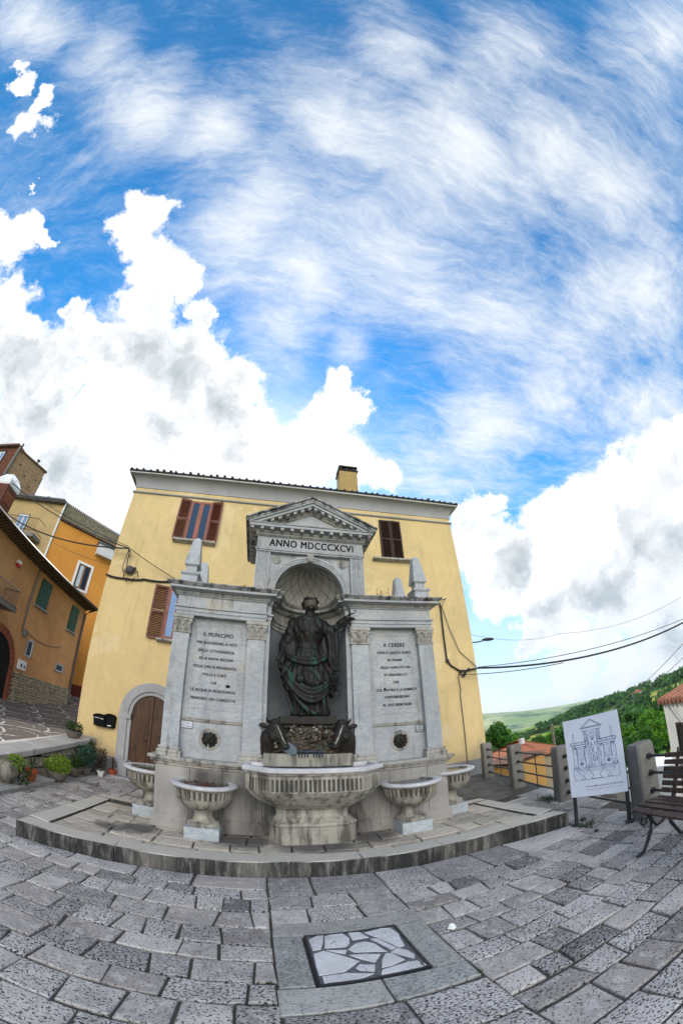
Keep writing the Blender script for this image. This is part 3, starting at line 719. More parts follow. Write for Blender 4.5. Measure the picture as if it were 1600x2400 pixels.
# ---- drain cover: stone frame (setting) and a lid of broken marble pieces
mb = MB()
for q in ([(.06, 2.63), (1.10, 2.63), (1.12, 2.82), (.07, 2.83)], [(.06, 2.0), (.25, 2.0), (.25, 2.62), (.06, 2.62)],
          [(.905, 1.98), (1.09, 1.96), (1.10, 2.62), (.905, 2.62)], [(.05, 1.75), (.60, 1.755), (.60, 1.985), (.05, 1.985)], [(.61, 1.755), (1.085, 1.77), (1.09, 1.95), (.905, 1.975), (.61, 1.985)]):
    stone(mb, q, .002, jz=.002)
tag(mb.build('drain_surround', M_framestone, fix=False), kind='structure')
lid = root('drain_cover', (.58, 2.30, 0), 'square drain cover filled with broken white marble pieces, set in the paving', 'drain cover')
x0, x1, y0, y1 = .266, .898, 1.996, 2.628
mb = MB()
for q in ((x0, x0 + .014, y0, y1), (x1 - .014, x1, y0, y1), (x0 + .014, x1 - .014, y0, y0 + .014), (x0 + .014, x1 - .014, y1 - .014, y1)): mb.box(q[0], q[1], q[2], q[3], -.03, .004)
mb.build('frame', M_darkmetal, lid)
mb = MB(); mb.box(x0 + .014, x1 - .014, y0 + .014, y1 - .014, -.03, -.004)
mb.build('mortar_bed', plain('dark_mortar', (.15, .145, .15), .95, .3, 60, .1, 0, .6), lid)
pieces = [[(0.294, 2.564), (0.356, 2.627), (0.395, 2.613), (0.376, 2.519), (0.347, 2.427), (0.299, 2.417)], [(0.408, 2.604), (0.479, 2.622), (0.525, 2.611), (0.552, 2.536), (0.537, 2.469), (0.507, 2.427), (0.379, 2.439)], [(0.567, 2.613), (0.638, 2.606), (0.675, 2.51), (0.571, 2.504), (0.568, 2.565)], [(0.676, 2.579), (0.793, 2.607), (0.853, 2.588), (0.877, 2.489), (0.862, 2.412), (0.853, 2.316), (0.815, 2.308), (0.754, 2.446), (0.723, 2.499)], [(0.384, 2.402), (0.502, 2.38), (0.481, 2.333), (0.438, 2.361)], [(0.518, 2.388), (0.574, 2.445), (0.64, 2.456), (0.686, 2.414), (0.725, 2.285), (0.666, 2.309), (0.542, 2.339)], [(0.685, 2.48), (0.726, 2.471), (0.796, 2.311), (0.762, 2.294), (0.712, 2.423)], [(0.507, 2.308), (0.597, 2.298), (0.679, 2.262), (0.622, 2.18), (0.552, 2.249)], [(0.299, 2.365), (0.363, 2.394), (0.46, 2.309), (0.536, 2.221), (0.431, 2.129), (0.336, 2.121), (0.291, 2.114), (0.291, 2.225)], [(0.646, 2.106), (0.674, 2.194), (0.717, 2.259), (0.75, 2.244), (0.791, 2.143), (0.71, 2.112)], [(0.751, 2.262), (0.802, 2.295), (0.847, 2.248), (0.867, 2.176), (0.846, 2.132), (0.815, 2.178)], [(0.502, 2.145), (0.534, 2.183), (0.613, 2.151), (0.59, 2.08), (0.521, 2.113)], [(0.62, 2.032), (0.643, 2.08), (0.804, 2.107), (0.837, 2.096), (0.858, 2.016), (0.742, 2.026)], [(0.839, 2.101), (0.852, 2.106), (0.862, 2.071), (0.854, 2.058)], [(0.872, 2.052), (0.879, 2.048), (0.882, 2.025), (0.87, 2.021)], [(0.303, 2.098), (0.319, 2.097), (0.329, 2.031), (0.302, 2.023)], [(0.327, 2.098), (0.445, 2.105), (0.576, 2.057), (0.504, 2.028), (0.333, 2.03)]]
Mw = pave('white_marble_piece', (.72, .71, .71), (.60, .60, .62), .15, pitscale=70)
for q in pieces:
    cu_, cv_ = sum(a for a, _ in q) / len(q), sum(a for _, a in q) / len(q); q = [(min(max(cu_ + (a - cu_) * 1.05, x0 + .018), x1 - .016), min(max(cv_ + (e_ - cv_) * 1.05, y0 + .018), y1 - .004)) for a, e_ in q]
    mb = MB(); stone(mb, q, .001, inset=.002, drop=.003, depth=.02)
    mb.build('marble_piece', Mw, lid, fix=False)

# ================================================================ the monument
mon = root('fountain_monument', (XC, 4.82, ZP), 'tall grey marble fountain front with inscriptions, arched niche, pediment and obelisks', 'monument')
def ringblock(mb, x0, x1, y0, y1, prof, mi=0):
    mb.loft([[(x0 - p, y0 - p, z), (x1 + p, y0 - p, z), (x1 + p, y1 + p, z), (x0 - p, y1 + p, z)] for p, z in prof])
mb = MB(); ringblock(mb, -1.32, 2.505, 4.85, 6.30, [(0, ZP), (0, 1.0)]); mb.box(-.24, 1.46, 4.835, 4.85, ZP, 1.0); mb.mi = 1
for x in (-.88, -.47, .02, .55, 1.2, 1.66, 2.2): mb.box(x, x + .005, 4.832 if -.24 < x < 1.46 else 4.847, 4.86, .35, .985)
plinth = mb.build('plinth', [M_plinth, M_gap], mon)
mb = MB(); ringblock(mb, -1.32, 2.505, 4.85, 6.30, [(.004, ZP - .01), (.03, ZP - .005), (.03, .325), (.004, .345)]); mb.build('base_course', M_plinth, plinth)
mb = MB(); ringblock(mb, -1.32, 2.505, 4.85, 6.30, [(.0, .985), (.02, 1.0), (.022, 1.02), (.05, 1.035), (.06, 1.065), (.085, 1.07), (.09, 1.10), (.08, 1.112), (-.2, 1.114)]); mb.build('ledge', M_marble_trim, plinth)
# joints in the plinth
mb = MB()
mb.box(-1.26, .065, 4.98, 6.22, 1.11, 3.06); mb.box(1.155, 2.48, 4.98, 6.22, 1.11, 3.06); mb.box(.065, 1.155, 5.56, 6.22, 1.11, 3.5)
mb.box(.0, .065, 4.945, 4.98, 1.66, 3.06); mb.box(1.155, 1.22, 4.945, 4.98, 1.66, 3.06)
mb.build('wall', M_marble, mon)
mb = MB(); mb.box(.0, 1.22, 4.95, 5.57, 1.11, 1.658); mb.build('statue_base', M_pedestal, mon)
# niche: half drum
def arcpts(cx, cy, r, a0, a1, n): return [(cx + r * math.cos(a0 + (a1 - a0) * i / n), cy + r * math.sin(a0 + (a1 - a0) * i / n)) for i in range(n + 1)]
NY = 4.985
def drum(mb, prof, n=28, cap=False):
    """profile (r, z) turned through the half circle behind the opening"""
    rings = [[(XC + r * math.cos(math.pi * i / n), NY + r * math.sin(math.pi * i / n), z) for r, z in prof] for i in range(n + 1)]
    k = len(prof)
    for a, b_ in zip(rings, rings[1:]):
        mb.add(list(a) + list(b_), [(q, k + q, k + q + 1, q + 1) for q in range(k - 1)])
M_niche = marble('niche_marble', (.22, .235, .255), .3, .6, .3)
mb = MB(); mb.smooth = True; drum(mb, [(.545, 1.62), (.545, 3.06)]); mb.smooth = False
mb.add([(XC + x, NY + y, 1.662) for x, y in arcpts(0, 0, .56, 0, math.pi, 24)], [tuple(range(25))])
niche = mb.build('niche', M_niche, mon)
mb = MB(); mb.smooth = True
drum(mb, [(.545, 3.05), (.53, 3.05), (.53, 3.10), (.515, 3.105), (.515, 3.15), (.495, 3.155), (.495, 3.18), (.54, 3.185), (.54, 3.33), (.50, 3.335), (.50, 3.345), (.48, 3.39), (.40, 3.40), (.395, 3.44), (.36, 3.46), (.345, 3.49), (.54, 3.492)])
mb.build('niche_cornice', M_marble_trim, niche, auto=35)
mb = MB()
for i in range(1, 58):
    a = math.pi * i / 58; r = .485
    M = Matrix.Translation((XC + r * math.cos(a), NY + r * math.sin(a), 0)) @ Matrix.Rotation(a, 4, 'Z')
    mb.box(-.012, .02, -.008, .008, 3.35, 3.385, M)
mb.build('dentils', M_marble_trim, niche)
# semi-dome with a net of leaf shaped lozenges
mb = MB(); mb.smooth = True
n, m = 30, 14
G_ = [[(XC + .52 * math.cos(math.pi * i / n) * math.cos(math.pi / 2 * j / m), NY + .52 * math.sin(math.pi * i / n) * math.cos(math.pi / 2 * j / m), 3.54 + .52 * math.sin(math.pi / 2 * j / m)) for i in range(n + 1)] for j in range(m + 1)]
for j in range(m):
    for i in range(n): mb.add([G_[j][i], G_[j][i + 1], G_[j + 1][i + 1], G_[j + 1][i]], [(0, 1, 2, 3)])
drum(mb, [(.52, 3.485), (.52, 3.545)])
dome = mb.build('half_dome', marble('dome_marble', (.29, .27, .24), .3, .6, .1), mon)
mb = MB()
# the lozenges radiate from the crown of the arch (y = NY, top)
def dome_pt(t, f, r=.519):      # f: 0 at the crown pole, pi/2 at the horizontal rim; t: 0..pi fan angle
    # pole axis = +Z; fan in azimuth, latitude f
    return (XC + r * math.sin(f) * math.cos(t), NY + r * math.sin(f) * math.sin(t), 3.54 + r * math.cos(f))
for k in range(-8, 22, 2):
    for sgn in (1, -1):
        pts = []
        for q in range(0, 25):
            f = .22 + q / 24 * (math.pi / 2 - .22); t = math.pi * k / 16 + sgn * (q / 24) * math.pi * 5 / 16
            if 0.02 < t < math.pi - .02: pts.append(dome_pt(t, f))
            elif len(pts) > 1: break
        if len(pts) > 2: mb.tube(pts, .0055, 4, cap=False)
mb.build('lozenge_ribs', plain('rib_dark_stone', (.11, .10, .085), .8), dome)  # rib stone is darker than the dome marble

# pilasters
def pilaster(x0, x1):
    mb = MB(); mb.box(x0, x1, 4.88, 4.985, 1.24, 2.80); p_ = mb.build('pilaster', M_marble, mon)
    mb = MB(); ringblock(mb, x0, x1, 4.88, 5.0, [(.045, 1.112), (.045, 1.150), (.040, 1.152), (.048, 1.165), (.042, 1.185), (.022, 1.192), (.020, 1.205), (.032, 1.215), (.024, 1.232), (.004, 1.24)]); mb.build('base', M_marble_trim, p_)
    mb = MB(); ringblock(mb, x0, x1, 4.88, 5.0, [(.004, 2.785), (.018, 2.792), (.018, 2.805), (.004, 2.812), (.006, 2.9), (.02, 2.98), (.022, 2.995), (.034, 3.0), (.034, 3.03), (.026, 3.045)])
    w_ = x1 - x0; cx = (x0 + x1) / 2
    for sx in (-1, 1):                         # corner volutes and acanthus tongues
        mb.ball((cx + sx * (w_ / 2 + .004), 4.865, 2.955), (.026, .03, .028), 8, 6)
        mb.ball((cx + sx * (w_ / 2 - .012), 4.862, 2.915), (.016, .02, .03), 7, 5)
        mb.tube([(cx + sx * .015, 4.866, 2.90), (cx + sx * .03, 4.85, 2.95), (cx + sx * .055, 4.845, 2.975), (cx + sx * .08, 4.855, 2.965), (cx + sx * .072, 4.858, 2.94)], [.010, .011, .011, .010, .006], 6)
    for i in range(4):
        x = x0 + w_ * (i + .5) / 4
        mb.tube([(x, 4.872, 2.815), (x, 4.862, 2.85), (x, 4.85, 2.872), (x, 4.856, 2.862)], [.018, .020, .013, .006], 6)
    for i in range(3):
        x = x0 + w_ * (i + 1) / 4
        mb.tube([(x, 4.872, 2.84), (x, 4.86, 2.89), (x, 4.845, 2.915)], [.014, .015, .008], 6)
    mb.ball((cx, 4.852, 3.008), (.022, .02, .022), 8, 6)
    mb.build('capital', M_marble_trim, p_)
for a in ((-1.28, -1.05), (-.235, .0), (1.22, 1.465), (2.255, 2.49)): pilaster(*a)

# inscription panels, frames, lower fields with medallions
def wing(x0, x1, lines, side):
    mb = MB(); mb.box(x0 + .003, x1 - .003, 4.968, 4.98, 1.655, 3.048); p_ = mb.build('inscription_panel', M_marble, mon)
    mb = MB(); a, b_, z0, z1 = x0 + .055, x1 - .075, 1.78, 2.965
    for q in ((a, b_, z1 - .006, z1), (a, b_, z0, z0 + .006), (a, a + .006, z0, z1), (b_ - .006, b_, z0, z1), (a + .03, b_ - .03, z1 - .034, z1 - .03), (a + .03, a + .034, z0 + .03, z1 - .03), (b_ - .034, b_ - .03, z0 + .03, z1 - .03)): mb.box(q[0], q[1], 4.963, 4.969, q[2], q[3])
    mb.build('panel_border', M_marble_trim, p_)
    mb = MB(); ringblock(mb, x0 + .002, x1 - .002, 4.972, 5.0, [(0, 1.60), (.014, 1.612), (.02, 1.632), (.03, 1.64), (.03, 1.652), (.0, 1.656)]); mb.build('panel_sill', M_marble_trim, mon)
    text_mesh('inscription', [(t, Matrix.Translation((cx, 4.9665, z)), h, wd) for (t, cx, z, h, wd) in lines], M_letter, p_, weight=.0, bold=.0013)
    return p_
LL = [('IL MUNICIPIO', -.655, 2.795, .056, .425), ('PER SODDISFARE AI VOTI', -.662, 2.681, .038, .56), ('DELLA CITTADINANZA', -.66, 2.570, .038, .50), ('ED AI NUOVI BISOGNI', -.655, 2.460, .038, .465),
      ('DELLA CIVILTÀ PROGREDITA', -.662, 2.345, .038, .585), ('VOLLE E CURÒ', -.655, 2.238, .038, .33), ('CHE', -.66, 2.128, .038, .082), ('LE ACQUE DI MONTEVERDE', -.66, 2.018, .038, .60), ('VENISSERO QUI CONDOTTE', -.655, 1.905, .038, .60)]
LR = [('A CERERE', 1.89, 2.775, .056, .335), ('DEDICÒ QUESTA FONTE', 1.884, 2.665, .038, .525), ('IN ONORE', 1.885, 2.554, .038, .225), ('DEGLI AGRICOLTORI', 1.888, 2.442, .038, .457), ('DI BARANELLO', 1.883, 2.332, .038, .35),
      ('CHE', 1.879, 2.220, .038, .086), ('COL LAVORO E LA SOBRIETÀ', 1.884, 2.108, .038, .618), ('CONTRIBUIRONO', 1.881, 2.004, .038, .377), ('AL SUO BENESSERE', 1.878, 1.89, .038, .44)]
pl = wing(-1.05, -.235, LL, -1); pr_ = wing(1.465, 2.255, LR, 1)
mb = MB(); mb.ball((-.464, 4.968, 2.118), (.034, .006, .022), 9, 5); mb.build('hole', M_gap, pl)
mb = MB(); mb.ball((1.70, 4.968, 2.145), (.016, .006, .018), 9, 5); mb.build('hole', M_gap, pr_)
def lion(cx):
    cz = 1.385
    mb = MB(); mb.smooth = True
    M = Matrix(((1, 0, 0, cx), (0, 0, -1, 4.98), (0, 1, 0, cz), (0, 0, 0, 1)))
    seg = 36
    prof = [(.10, .002), (.122, .003), (.128, .012), (.138, .014), (.146, .006), (.150, .0)]
    R = [[M @ Vector((r * math.cos(2 * math.pi * k / seg), r * math.sin(2 * math.pi * k / seg), h)) for k in range(seg)] for r, h in prof]
    mb.loft(R, cap=False); md = mb.build('medallion_ring', M_marble_trim, mon, auto=40)
    mb = MB(); mb.smooth = True; y = 4.955
    mb.ball((cx, y, cz), (.085, .05, .088), 14, 10)
    for k in range(11):                        # mane
        a = 2 * math.pi * (k + .5) / 11; mb.ball((cx + .078 * math.cos(a), y + .005, cz - .004 + .078 * math.sin(a)), (.028, .032, .028), 8, 6)
    mb.ball((cx - .062, y - .02, cz + .062), (.022, .018, .024), 8, 6); mb.ball((cx + .062, y - .02, cz + .062), (.022, .018, .024), 8, 6)     # ears
    mb.ball((cx, y - .045, cz + .028), (.045, .03, .03), 10, 7)         # brow
    mb.ball((cx, y - .06, cz - .006), (.018, .03, .034), 8, 6)          # nose
    mb.ball((cx - .022, y - .055, cz - .032), (.026, .028, .02), 8, 6); mb.ball((cx + .022, y - .055, cz - .032), (.026, .028, .02), 8, 6)
    mb.ball((cx, y - .035, cz - .066), (.028, .03, .018), 8, 6)
    for s in (-1, 1): mb.ball((cx + s * .028, y - .062, cz + .018), .008, 6, 5)
    l_ = mb.build('lion_mask', M_bronze2, mon)
    mb = MB(); mb.tube([(cx, y - .05, cz - .05), (cx, y - .10, cz - .055)], .009, 8); mb.build('spout', M_darkmetal, l_)
lion(-.66); lion(1.885)
# entablatures
EP = [(-.005, 3.05), (0, 3.05), (0, 3.095), (.012, 3.10), (.012, 3.145), (.032, 3.155), (.034, 3.178), (.0, 3.185), (.0, 3.325), (.02, 3.335), (.022, 3.348), (.022, 3.388), (.055, 3.395), (.06, 3.402), (.125, 3.408), (.128, 3.44)]
EP2 = [(.128, 3.44), (.14, 3.445), (.165, 3.47), (.175, 3.475), (.178, 3.492), (.0, 3.50)]
for (x0, x1, y0) in ((-1.285, .0, 4.862), (1.22, 2.495, 4.862), (.01, .068, 4.935), (1.152, 1.21, 4.935)):
    y1 = 6.24 if x1 - x0 > .2 else 5.1
    mb = MB(); ringblock(mb, x0, x1, y0, y1, EP); e_ = mb.build('entablature', M_marble, mon)
    mb = MB(); ringblock(mb, x0, x1, y0, y1, EP2); mb.build('cornice', M_marble_top if x1 - x0 > .2 else M_marble_trim, e_)
    if x1 - x0 > .2:
        mb = MB(); n = 36
        for i in range(n + 1):
            x = x0 - .03 + (x1 - x0 + .06) * i / n; mb.box(x - .010, x + .010, y0 - .048, y0 - .02, 3.352, 3.386)
        for sx in (-1, 1):
            for i in range(1, 36):
                y = y0 + i * .036; xx = x0 - .048 if sx < 0 else x1 + .02; mb.box(xx, xx + .028, y - .010, y + .010, 3.352, 3.386)
        mb.build('dentils', M_marble_trim, e_)
# roof of the two wings
mb = MB(); mb.box(-1.27, .06, 4.9, 6.2, 3.45, 3.508); mb.box(1.16, 2.48, 4.9, 6.2, 3.45, 3.508); mb.build('wing_roof', M_marble_top, mon)

# ---- upper storey
mb = MB()
mb.box(-.21, .09, 5.0, 6.0, 3.495, 4.5); mb.box(1.13, 1.445, 5.0, 6.0, 3.495, 4.5); mb.box(.09, 1.13, 5.53, 6.0, 3.495, 4.5); mb.box(.09, 1.13, 5.0, 5.53, 4.075, 4.5)
for s in (-1, 1):                              # spandrels
    n = 16; arc = [(XC + s * .60 * math.sin(math.pi / 2 * i / n), 3.54 + .60 * math.cos(math.pi / 2 * i / n)) for i in range(n + 1)]
    poly = arc + [(XC + s * .62, 3.495), (XC + s * .66, 3.495), (XC + s * .66, 4.195), (XC, 4.195)]
    mb.prism_y(poly, 4.94, 5.0)
up_ = mb.build('upper_storey', M_marble, mon)
mb = MB(); n = 40                              # archivolt
prof = [(.52, 4.985), (.52, 4.905), (.545, 4.90), (.55, 4.892), (.575, 4.892), (.58, 4.88), (.612, 4.88), (.622, 4.895), (.622, 4.95)]
R = [[(XC + r * math.cos(math.pi * i / n), y, 3.54 + r * math.sin(math.pi * i / n)) for r, y in prof] for i in range(n + 1)]
k = len(prof)
for a, b_ in zip(R, R[1:]): mb.add(list(a) + list(b_), [(q, k + q, k + q + 1, q + 1) for q in range(k - 1)])
for s in (-1, 1):
    xs_ = sorted((XC + s * .52, XC + s * .622)); mb.box(xs_[0], xs_[1], 4.885, 5.0, 3.495, 3.54)
mb.build('archivolt', M_marble, up_)
mb = MB()
mb.prism_y([(.575, 4.05), (.645, 4.05), (.665, 4.195), (.555, 4.195)], 4.85, 4.98)
for i in range(3): mb.box(.578 + i * .024, .592 + i * .024, 4.842, 4.852, 4.075, 4.17)
mb.tube([(.57, 4.85, 4.06), (.65, 4.85, 4.06)], .014, 8)
mb.build('keystone', M_marble_trim, up_)
for cx in (.098, 1.135):                        # rosettes
    mb = MB(); cz = 4.082
    for k in range(10):
        a = 2 * math.pi * k / 10; mb.ball((cx + .046 * math.cos(a), 4.936, cz + .046 * math.sin(a)), (.016, .010, .016), 7, 5)
    mb.ball((cx, 4.935, cz), (.018, .014, .018), 8, 6)
    pts = [(cx + .073 * math.cos(2 * math.pi * k / 28), 4.938, cz + .073 * math.sin(2 * math.pi * k / 28)) for k in range(29)]
    mb.tube(pts, .006, 5, cap=False)
    mb.build('rosette', M_marble_trim, up_)
for x0, x1 in ((-.225, -.012), (1.245, 1.462)):   # fluted pilasters
    w_ = x1 - x0; poly = [(x0, 4.985), (x0, 4.88)]
    for i in range(5):
        a = x0 + .018 + (w_ - .036) * i / 5; b_ = a + (w_ - .036) / 5
        poly += [(a + .006, 4.88), (a + .012, 4.894), (b_ - .012, 4.894), (b_ - .006, 4.88)]
    poly += [(x1, 4.88), (x1, 4.985)]
    mb = MB(); mb.prism(poly, 3.50, 4.185); mb.build('fluted_pilaster', M_marble, up_)
mb = MB()
ringblock(mb, -.228, 1.462, 4.875, 6.0, [(-.01, 4.18), (.006, 4.185), (.006, 4.205), (.02, 4.21), (.024, 4.24), (.0, 4.247), (.0, 4.44), (.015, 4.447), (.02, 4.455), (.02, 4.492), (.035, 4.497), (.045, 4.505), (.045, 4.548), (.148, 4.552), (.15, 4.592), (.165, 4.60), (.168, 4.612), (0, 4.62)])
ent = mb.build('entablature', M_marble, up_)
text_mesh('inscription', [('ANNO MDCCCXCVI', Matrix.Translation((.63, 4.872, 4.287)), .122, 1.335)], M_letter, ent, weight=.0, bold=.004)
mb = MB()
n = 44
for i in range(n + 1):
    x = -.245 + 1.724 * i / n; mb.box(x - .011, x + .011, 4.828, 4.858, 4.457, 4.490)
for sx in (-1, 1):
    for i in range(1, 26):
        y = 4.86 + i * .043; xx = -.275 if sx < 0 else 1.479; mb.box(xx, xx + .03, y - .011, y + .011, 4.457, 4.490)
mb.build('dentils', M_marble_trim, ent)
mb = MB(); n = 12
for i in range(n + 1):
    x = -.33 + 1.88 * i / n; mb.box(x - .026, x + .026, 4.735, 4.832, 4.507, 4.550)
for sx in (-1, 1):
    for i in range(0, 9):
        y = 4.86 + i * .135; xx = -.365 if sx < 0 else 1.504; mb.box(xx, xx + .095, y - .026, y + .026, 4.507, 4.550)
mb.build('modillions', M_marble_trim, ent)
# pediment
ped = None
sl = .478; xa = XC + .005
def rake(mb, zoff0, zoff1, hw, y0, y1):
    """both slopes of one raking band: vertical offsets from the apex line, half width at the foot"""
    zt = 5.175
    for s in (-1, 1):
        poly = [(xa, zt - zoff0), (xa + s * hw, zt - zoff0 - sl * hw), (xa + s * hw, zt - zoff1 - sl * hw), (xa, zt - zoff1)]
        mb.prism_y(poly, y0, y1)
mb = MB(); rake(mb, .0, .028, 1.06, 4.662, 6.2); rake(mb, .028, .075, 1.045, 4.69, 6.19); 
pd_ = mb.build('pediment', M_marble_top, up_)
mb = MB(); rake(mb, .075, .10, 1.00, 4.70, 6.15); rake(mb, .10, .150, .985, 4.73, 6.14); mb.build('raking_cornice', M_marble, pd_)
mb = MB(); rake(mb, .15, .205, .88, 4.835, 6.0)
for s in (-1, 1):
    for i in range(8):
        u = .05 + i * .118
        poly = [(xa + s * (u - .026), 5.175 - .152 - sl * (u - .026)), (xa + s * (u + .026), 5.175 - .152 - sl * (u + .026)), (xa + s * (u + .026), 5.175 - .20 - sl * (u + .026)), (xa + s * (u - .026), 5.175 - .20 - sl * (u - .026))]
        mb.prism_y(poly, 4.745, 4.833)
mb.build('modillions', M_marble_trim, pd_)
mb = MB(); rake(mb, .205, .25, .80, 4.855, 5.9)
for s in (-1, 1):
    for i in range(22):
        u = .02 + i * .036; z = 5.175 - .205 - sl * u; mb.box(xa + s * u - .009, xa + s * u + .009, 4.838, 4.857, z - .035, z - .004)
mb.build('dentils', M_marble_trim, pd_)
mb = MB(); mb.prism_y([(xa - .72, 4.60), (xa + .72, 4.60), (xa, 4.60 + .72 * sl)], 4.875, 5.9); mb.prism_y([(xa - 1.0, 4.62), (xa + 1.0, 4.62), (xa, 5.09)], 4.90, 6.1)
mb.build('tympanum', M_marble, pd_)
# ---- obelisks on the corners
for cx, cy in ((-1.215, 5.12), (2.475, 5.12), (-1.20, 6.0), (2.46, 6.0)):
    mb = MB()
    mb.taper(cx, cy, .125, .125, .125, .125, 3.50, 3.71)
    mb.taper(cx, cy, .13, .13, .150, .150, 3.71, 3.735); mb.taper(cx, cy, .150, .150, .150, .150, 3.735, 3.762); mb.taper(cx, cy, .145, .145, .085, .085, 3.762, 3.79)
    mb.taper(cx, cy, .085, .085, .085, .085, 3.79, 3.875); mb.taper(cx, cy, .09, .09, .118, .118, 3.875, 3.90); mb.taper(cx, cy, .118, .118, .118, .118, 3.90, 3.925)
    mb.taper(cx, cy, .116, .116, .062, .062, 3.925, 4.36); mb.taper(cx, cy, .062, .062, .004, .004, 4.36, 4.425)
    mb.build('obelisk', marble('obelisk_marble', (.42, .43, .45), .15, .8, .3) if cx < -1.21 else bpy.data.materials['obelisk_marble'], mon)
# slab behind the large basin (part of the masonry)
mb = MB(); mb.box(.035, 1.145, 4.70, 4.95, 1.112, 1.272); mb.build('trough_block', M_basin, mon)

# ---- basins
def basin_flutes(mb, cx, cy, r0, r1, z0, z1, n, w_):
    for i in range(n):
        a = 2 * math.pi * i / n
        M = Matrix.Translation((cx, cy, 0)) @ Matrix.Rotation(a, 4, 'Z')
        vs = [M @ Vector(p) for p in ((r0 - .01, -w_, z0), (r0 + .010, -w_ * .7, z0), (r0 + .010, w_ * .7, z0), (r0 - .01, w_, z0), (r1 - .01, -w_, z1), (r1 + .010, -w_ * .7, z1), (r1 + .010, w_ * .7, z1), (r1 - .01, w_, z1))]
        mb.add(vs, [(0, 1, 5, 4), (1, 2, 6, 5), (2, 3, 7, 6), (0, 3, 2, 1), (4, 5, 6, 7)])
def round_basin(cx, cy, label, group='marble urn basins of the fountain'):
    r = root('urn_basin', (cx, cy, ZP), label, 'basin', group)
    z = ZP
    mb = MB(); mb.box(cx - .20, cx + .20, cy - .20, cy + .20, z - .01, z + .145); mb.build('pedestal', M_pedestal, r, bevel=.004)
    mb = MB(); mb.smooth = True
    mb.lathe([(.0, .145), (.195, .145), (.20, .165), (.195, .19), (.175, .20), (.165, .205), (.13, .225), (.115, .26), (.108, .30), (.115, .325), (.13, .335), (.13, .345), (.0, .35)], (cx, cy, z), 36); mb.build('foot', M_basin, r, auto=50)
    mb = MB(); mb.smooth = True
    mb.lathe([(.0, .345), (.13, .345), (.20, .365), (.265, .405), (.31, .455), (.33, .49), (.333, .50), (.318, .503), (.310, .51), (.318, .55), (.328, .60), (.345, .615), (.352, .62), (.372, .625), (.385, .635), (.40, .645), (.405, .66), (.400, .672), (.385, .678), (.32, .678), (.30, .672), (.29, .655), (.25, .62), (.0, .60)], (cx, cy, z), 48); bl = mb.build('bowl', M_basin, r, auto=45)
    mb = MB(); basin_flutes(mb, cx, cy, .322, .338, z + .508, z + .612, 34, .016); mb.build('flutes', M_basin, bl)
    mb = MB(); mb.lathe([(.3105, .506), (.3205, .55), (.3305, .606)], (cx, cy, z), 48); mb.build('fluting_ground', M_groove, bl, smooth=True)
    mb = MB(); mb.smooth = True; mb.lathe([(.372, .6265), (.388, .636), (.402, .645), (.408, .66), (.403, .674), (.387, .681), (.32, .681), (.30, .675)], (cx, cy, z), 48); mb.build('rim', M_basin_rim, bl)
    mb = MB(); mb.lathe([(.0, .655), (.288, .655)], (cx, cy, z), 32); mb.build('water', M_water, bl, fix=False)
    return r
rb = round_basin(-.66, 4.655, 'round fluted marble basin on a block in front of the left lion mask')
b2 = round_basin(1.865, 4.655, 'round fluted marble basin on a block in front of the right lion mask')
b3 = round_basin(-1.50, 5.36, 'round fluted marble basin at the monument side near the arched house door')
b4 = round_basin(2.665, 5.15, 'round fluted marble basin at the monument side towards the railing')
# soft debris in the left basin
mb = MB()
for i in range(34):
    a = rnd.uniform(0, 6.28); q = rnd.uniform(0, .27); mb.ball((-.66 + q * math.cos(a), 4.655 + q * math.sin(a), ZP + .662), (rnd.uniform(.008, .02), rnd.uniform(.008, .02), .008), 5, 4)
tag(mb.build('leaf_litter', plain('red_leaf_litter', (.10, .03, .02), .8, .6, 60)), kind='stuff')

cb = root('large_basin', (XC, 4.5, ZP), 'large eight-sided fluted marble basin at the foot of the statue', 'basin')
def oct_(z, hc, yf, hw, yc, yb=4.832, off=0):
    return [(XC - hw - off, yb, z), (XC - hw - off, yc - off * .4, z), (XC - hc - off * .4, yf - off, z), (XC + hc + off * .4, yf - off, z), (XC + hw + off, yc - off * .4, z), (XC + hw + off, yb, z)]
PD = (.375, 4.43, .505, 4.555)
mb = MB(); mb.loft([oct_(z, *PD, off=o) for z, o in ((ZP - .01, 0), (.385, 0))])
mb.loft([oct_(z, *PD, off=o) for z, o in ((.385, -.02), (.39, .008), (.41, .012), (.43, .004), (.445, -.02), (.455, -.035), (.50, -.075), (.54, -.085), (.58, -.08), (.605, -.055), (.62, -.05))]); mb.build('pedestal', M_basin, cb, bevel=.003)
mb = MB(); mb.loft([oct_(.62, .37, 4.45, .43, 4.53), oct_(.635, .40, 4.41, .47, 4.51), oct_(.68, .435, 4.34, .56, 4.47), oct_(.74, .465, 4.27, .65, 4.44), oct_(.80, .485, 4.21, .715, 4.415), oct_(.85, .497, 4.17, .748, 4.405), oct_(.862, .50, 4.165, .752, 4.403)])
bw = mb.build('bowl', M_basin, cb)
FB = (.505, 4.155, .760, 4.40)
mb = MB(); mb.loft([oct_(.862, *FB, off=-.012), oct_(1.045, *FB, off=-.012)]); mb.mi = 0; mb.build('fluting_ground', M_groove, bw); mb = MB(); mb.loft([oct_(.858, *FB, off=.002), oct_(.872, *FB, off=.002)])
